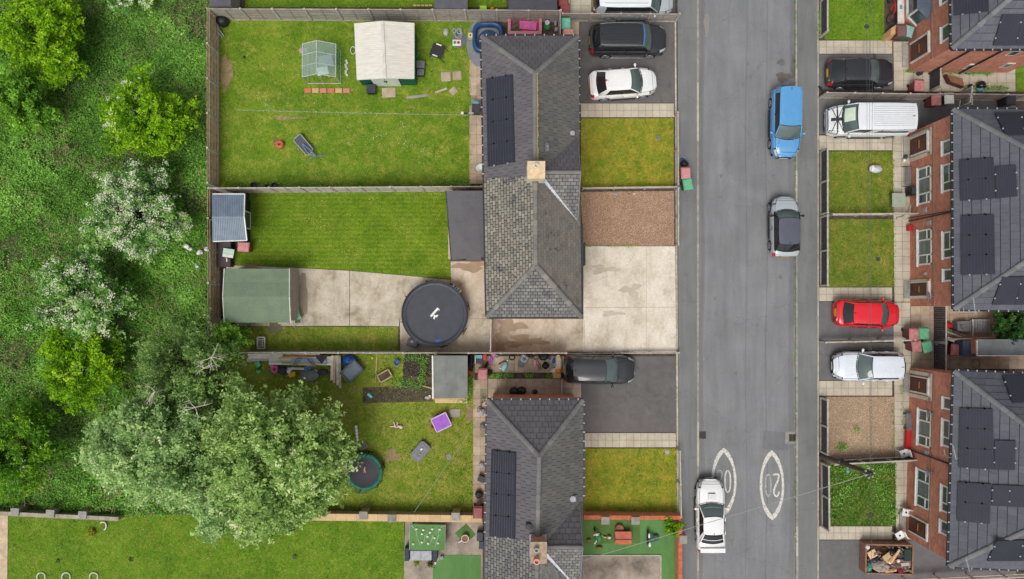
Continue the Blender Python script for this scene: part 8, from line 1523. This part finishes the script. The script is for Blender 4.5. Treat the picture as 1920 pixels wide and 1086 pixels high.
# telegraph pole, cables
a, b = P(1541, 855, 0), P(1633, 888, 6.4); t = thing('telegraph_pole', 'brown telegraph pole leaning over the overgrown lawn with a ring of insulators', 'pole', a, world=True); mb = MB(); mb.tube([a, a.lerp(b, .5), b], [.16, .14, .11], 10); mb.build('shaft', mat('creosoted_pole', S(96, 80, 70), S(74, 62, 54), 4, .9, stretch=(1, 1, .3)), t)
for k in range(7):
    an = 2*math.pi*k/7; mb = MB(); c = b+Vector((.24*math.cos(an), .26*math.sin(an), -.15)); mb.bar(b+Vector((0, 0, -.2)), c, .03, .03); mb.build('bracket', M_black, t); mb = MB(); mb.lathe(c, [(.03, -.05), (.055, 0), (.04, .07), (0, .08)], 8); mb.build('insulator', M_lgrey, t)
mb = MB(); mb.box(a.lerp(b, .42)+Vector((-.05, .1, .12)), (.34, .22, .2), .4); mb.build('junction_box', M_dkgrey, t); mb = MB(); mb.lathe(b, [(.12, 0), (.1, .06), (0, .09)], 10); mb.build('cap', M_black, t)
mb = MB(); c = P(1590, 884, 3.2); mb.ball(c, (.12, .08, .08), 8); mb.bar(c, a.lerp(b, .55), .04, .04); mb.build('closure', M_teal, t)
M_wire = mat('wire', S(168, 172, 170), None, 4); M_wired = mat('dark_wire', S(90, 92, 92), None, 4)
cable('overhead_cable', 'pale overhead cable crossing the road and the white saloon down to the left', [(1633, 888, 6.3), (1170, 1028, 5.4), (1050, 1064, 5.2)], .017, M_wire, sag=.0)
for i, (x, y, z, lb) in enumerate(((1625, -40, 7.5, 'left of the three thin overhead cables running up the right hand gardens'), (1631, -40, 7.5, 'middle of the three thin overhead cables running up the right hand gardens'), (1639, -40, 7.5, 'right of the three thin overhead cables running up the right hand gardens'))): cable('overhead_cable', lb, [(1633+i*1.5-1, 884, 6.3), (1626+i*3.5, 400, 6.6), (x, y, z)], .008, M_wired)
cable('overhead_cable', 'thin overhead cable running down from the telegraph pole past the skip', [(1634, 892, 6.3), (1634, 1130, 6.6)], .009, M_wired)
cable('wall_cable', 'black cable running from the divider to the gutter of the middle brick house', [(1702, 409, 1.0), (1786, 395, 4.7)], .03, M_black)
# rubbish in the scrub
solid('garden_litter', 'pink framed chair dumped in the scrub by the boundary fence', 'litter', 340, 441, [('frame', mat('pale_pink2', S(214, 150, 176), None, 5), lambda m: m.tube([(-.15, .35, .45), (-.28, -.1, .5), (-.1, -.35, .45), (.15, -.2, .5), (.1, .25, .5)], .04, 5, closed=True)), ('seat', mat('wine2', S(96, 50, 64), None, 5), lambda m: m.box((-.06, 0, .44), (.2, .4, .03)))])
for i, (x, y, s, lb) in enumerate(((352, 462, .2, 'white crumpled bag below the pink chair frame in the scrub'), (375, 474, .22, 'largest white paper scrap dumped in the scrub'), (388, 468, .16, 'white scrap nearest the boundary fence in the scrub'), (372, 500, .15, 'lowest white scrap under the dumped papers in the scrub'), (360, 468, .13, 'small white scrap between the dumped bags in the scrub'))): solid('litter', lb, 'litter', x, y, [('bag', M_white, (lambda s: lambda m: (m.ball((0, 0, .5), (s, s*.7, s*.5), 7, jit=.3), m.box((s*.5, -s*.6, .5), (s*1.1, s*.6, .02), 1.0)))(s))], i)
for i, (x, y) in enumerate(((392, 606), (391, 622))): solid('litter', ('upper blue plastic piece at the boundary fence', 'lower blue plastic piece at the boundary fence')[i], 'litter', x, y, [('bag', M_blue, lambda m: m.ball((0, 0, .5), (.12, .14, .1), 7, jit=.2))])
# small items by the top edge
solid('toy_box', 'lime green toy box on the lawn beyond the top fence', 'toy', 906, 16, [('body', mat('lime', S(176, 232, 60), None, 4, .5), lambda m: m.box((0, 0, .3), (.42, .24, .3)))]); solid('toy', 'orange toy on the lawn beyond the top fence', 'toy', 923, 16, [('body', M_orange, lambda m: m.ball((0, 0, .3), (.13, .1, .1), 8, jit=.1))]); solid('pallet', 'row of new wood slats standing behind the top fence', 'pallet', 793, 13, [('slat', M_newwood, lambda m: [m.box((-.5+.25*k, 0, .5), (.2, .1, .06)) for k in range(5)])])

# more odds and ends in the cluttered garden
ODD = [(505, 700, 'green', 'small green plastic pipe beside the pink ride on toy', M_green, (.3, .08, .08)), (562, 698, 'purple', 'purple plastic toy block below the white toy table', M_purple, (.16, .14, .12)), (590, 697, 'white', 'white plastic tub lid near the grey foam mat', M_white, (.2, .2, .04)), (618, 700, 'brown', 'brown board end below the dark pointed cloth', M_brown, (.3, .16, .06)), (572, 700, 'red', 'red toy piece beside the yellow digger', M_red, (.12, .2, .1)),
 (930, 668, 'grey', 'grey tray lying against the fence above the pink scooter', M_grey, (.3, .2, .1)), (938, 692, 'white', 'white paper scrap on the yard slabs below the baby swing', M_white, (.12, .08, .02)), (997, 670, 'black', 'black box against the fence beside the pale appliance', M_black, (.25, .2, .3)), (1010, 690, 'brown', 'brown wooden stick end below the clothes heap', M_brown, (.1, .35, .05)), (1030, 672, 'blue', 'blue folded cloth behind the clothes heap by the fence', M_blue, (.2, .25, .2)), (1035, 697, 'white', 'white rag between the clothes heap and the cardboard box', M_white, (.22, .16, .1)), (968, 694, 'cream', 'cream plastic piece on the slabs above the grass strip', M_whitep, (.14, .1, .06)), (630, 672, 'black', 'dark crate end behind the narrow grey boards', M_black, (.3, .2, .3)), (697, 672, 'yellow', 'yellow small pot on the soil by the fence', M_yellow, (.12, .12, .12))]
for x, y, c_, lb, m_, sz in ODD: solid('odd_piece', lb, 'rubbish', x, y, [('piece', m_, (lambda sz: lambda m: (m.hexa([(-sz[0]/2, -sz[1]/2, 0), (sz[0]/2, -sz[1]/2, 0), (sz[0]/2, sz[1]/2, 0), (-sz[0]/2, sz[1]/2, 0)], [(-sz[0]*.42, -sz[1]*.4, sz[2]), (sz[0]*.46, -sz[1]*.36, sz[2]), (sz[0]*.4, sz[1]*.44, sz[2]), (-sz[0]*.45, sz[1]*.4, sz[2])])))(sz))], random.uniform(-.6, .6), .02)
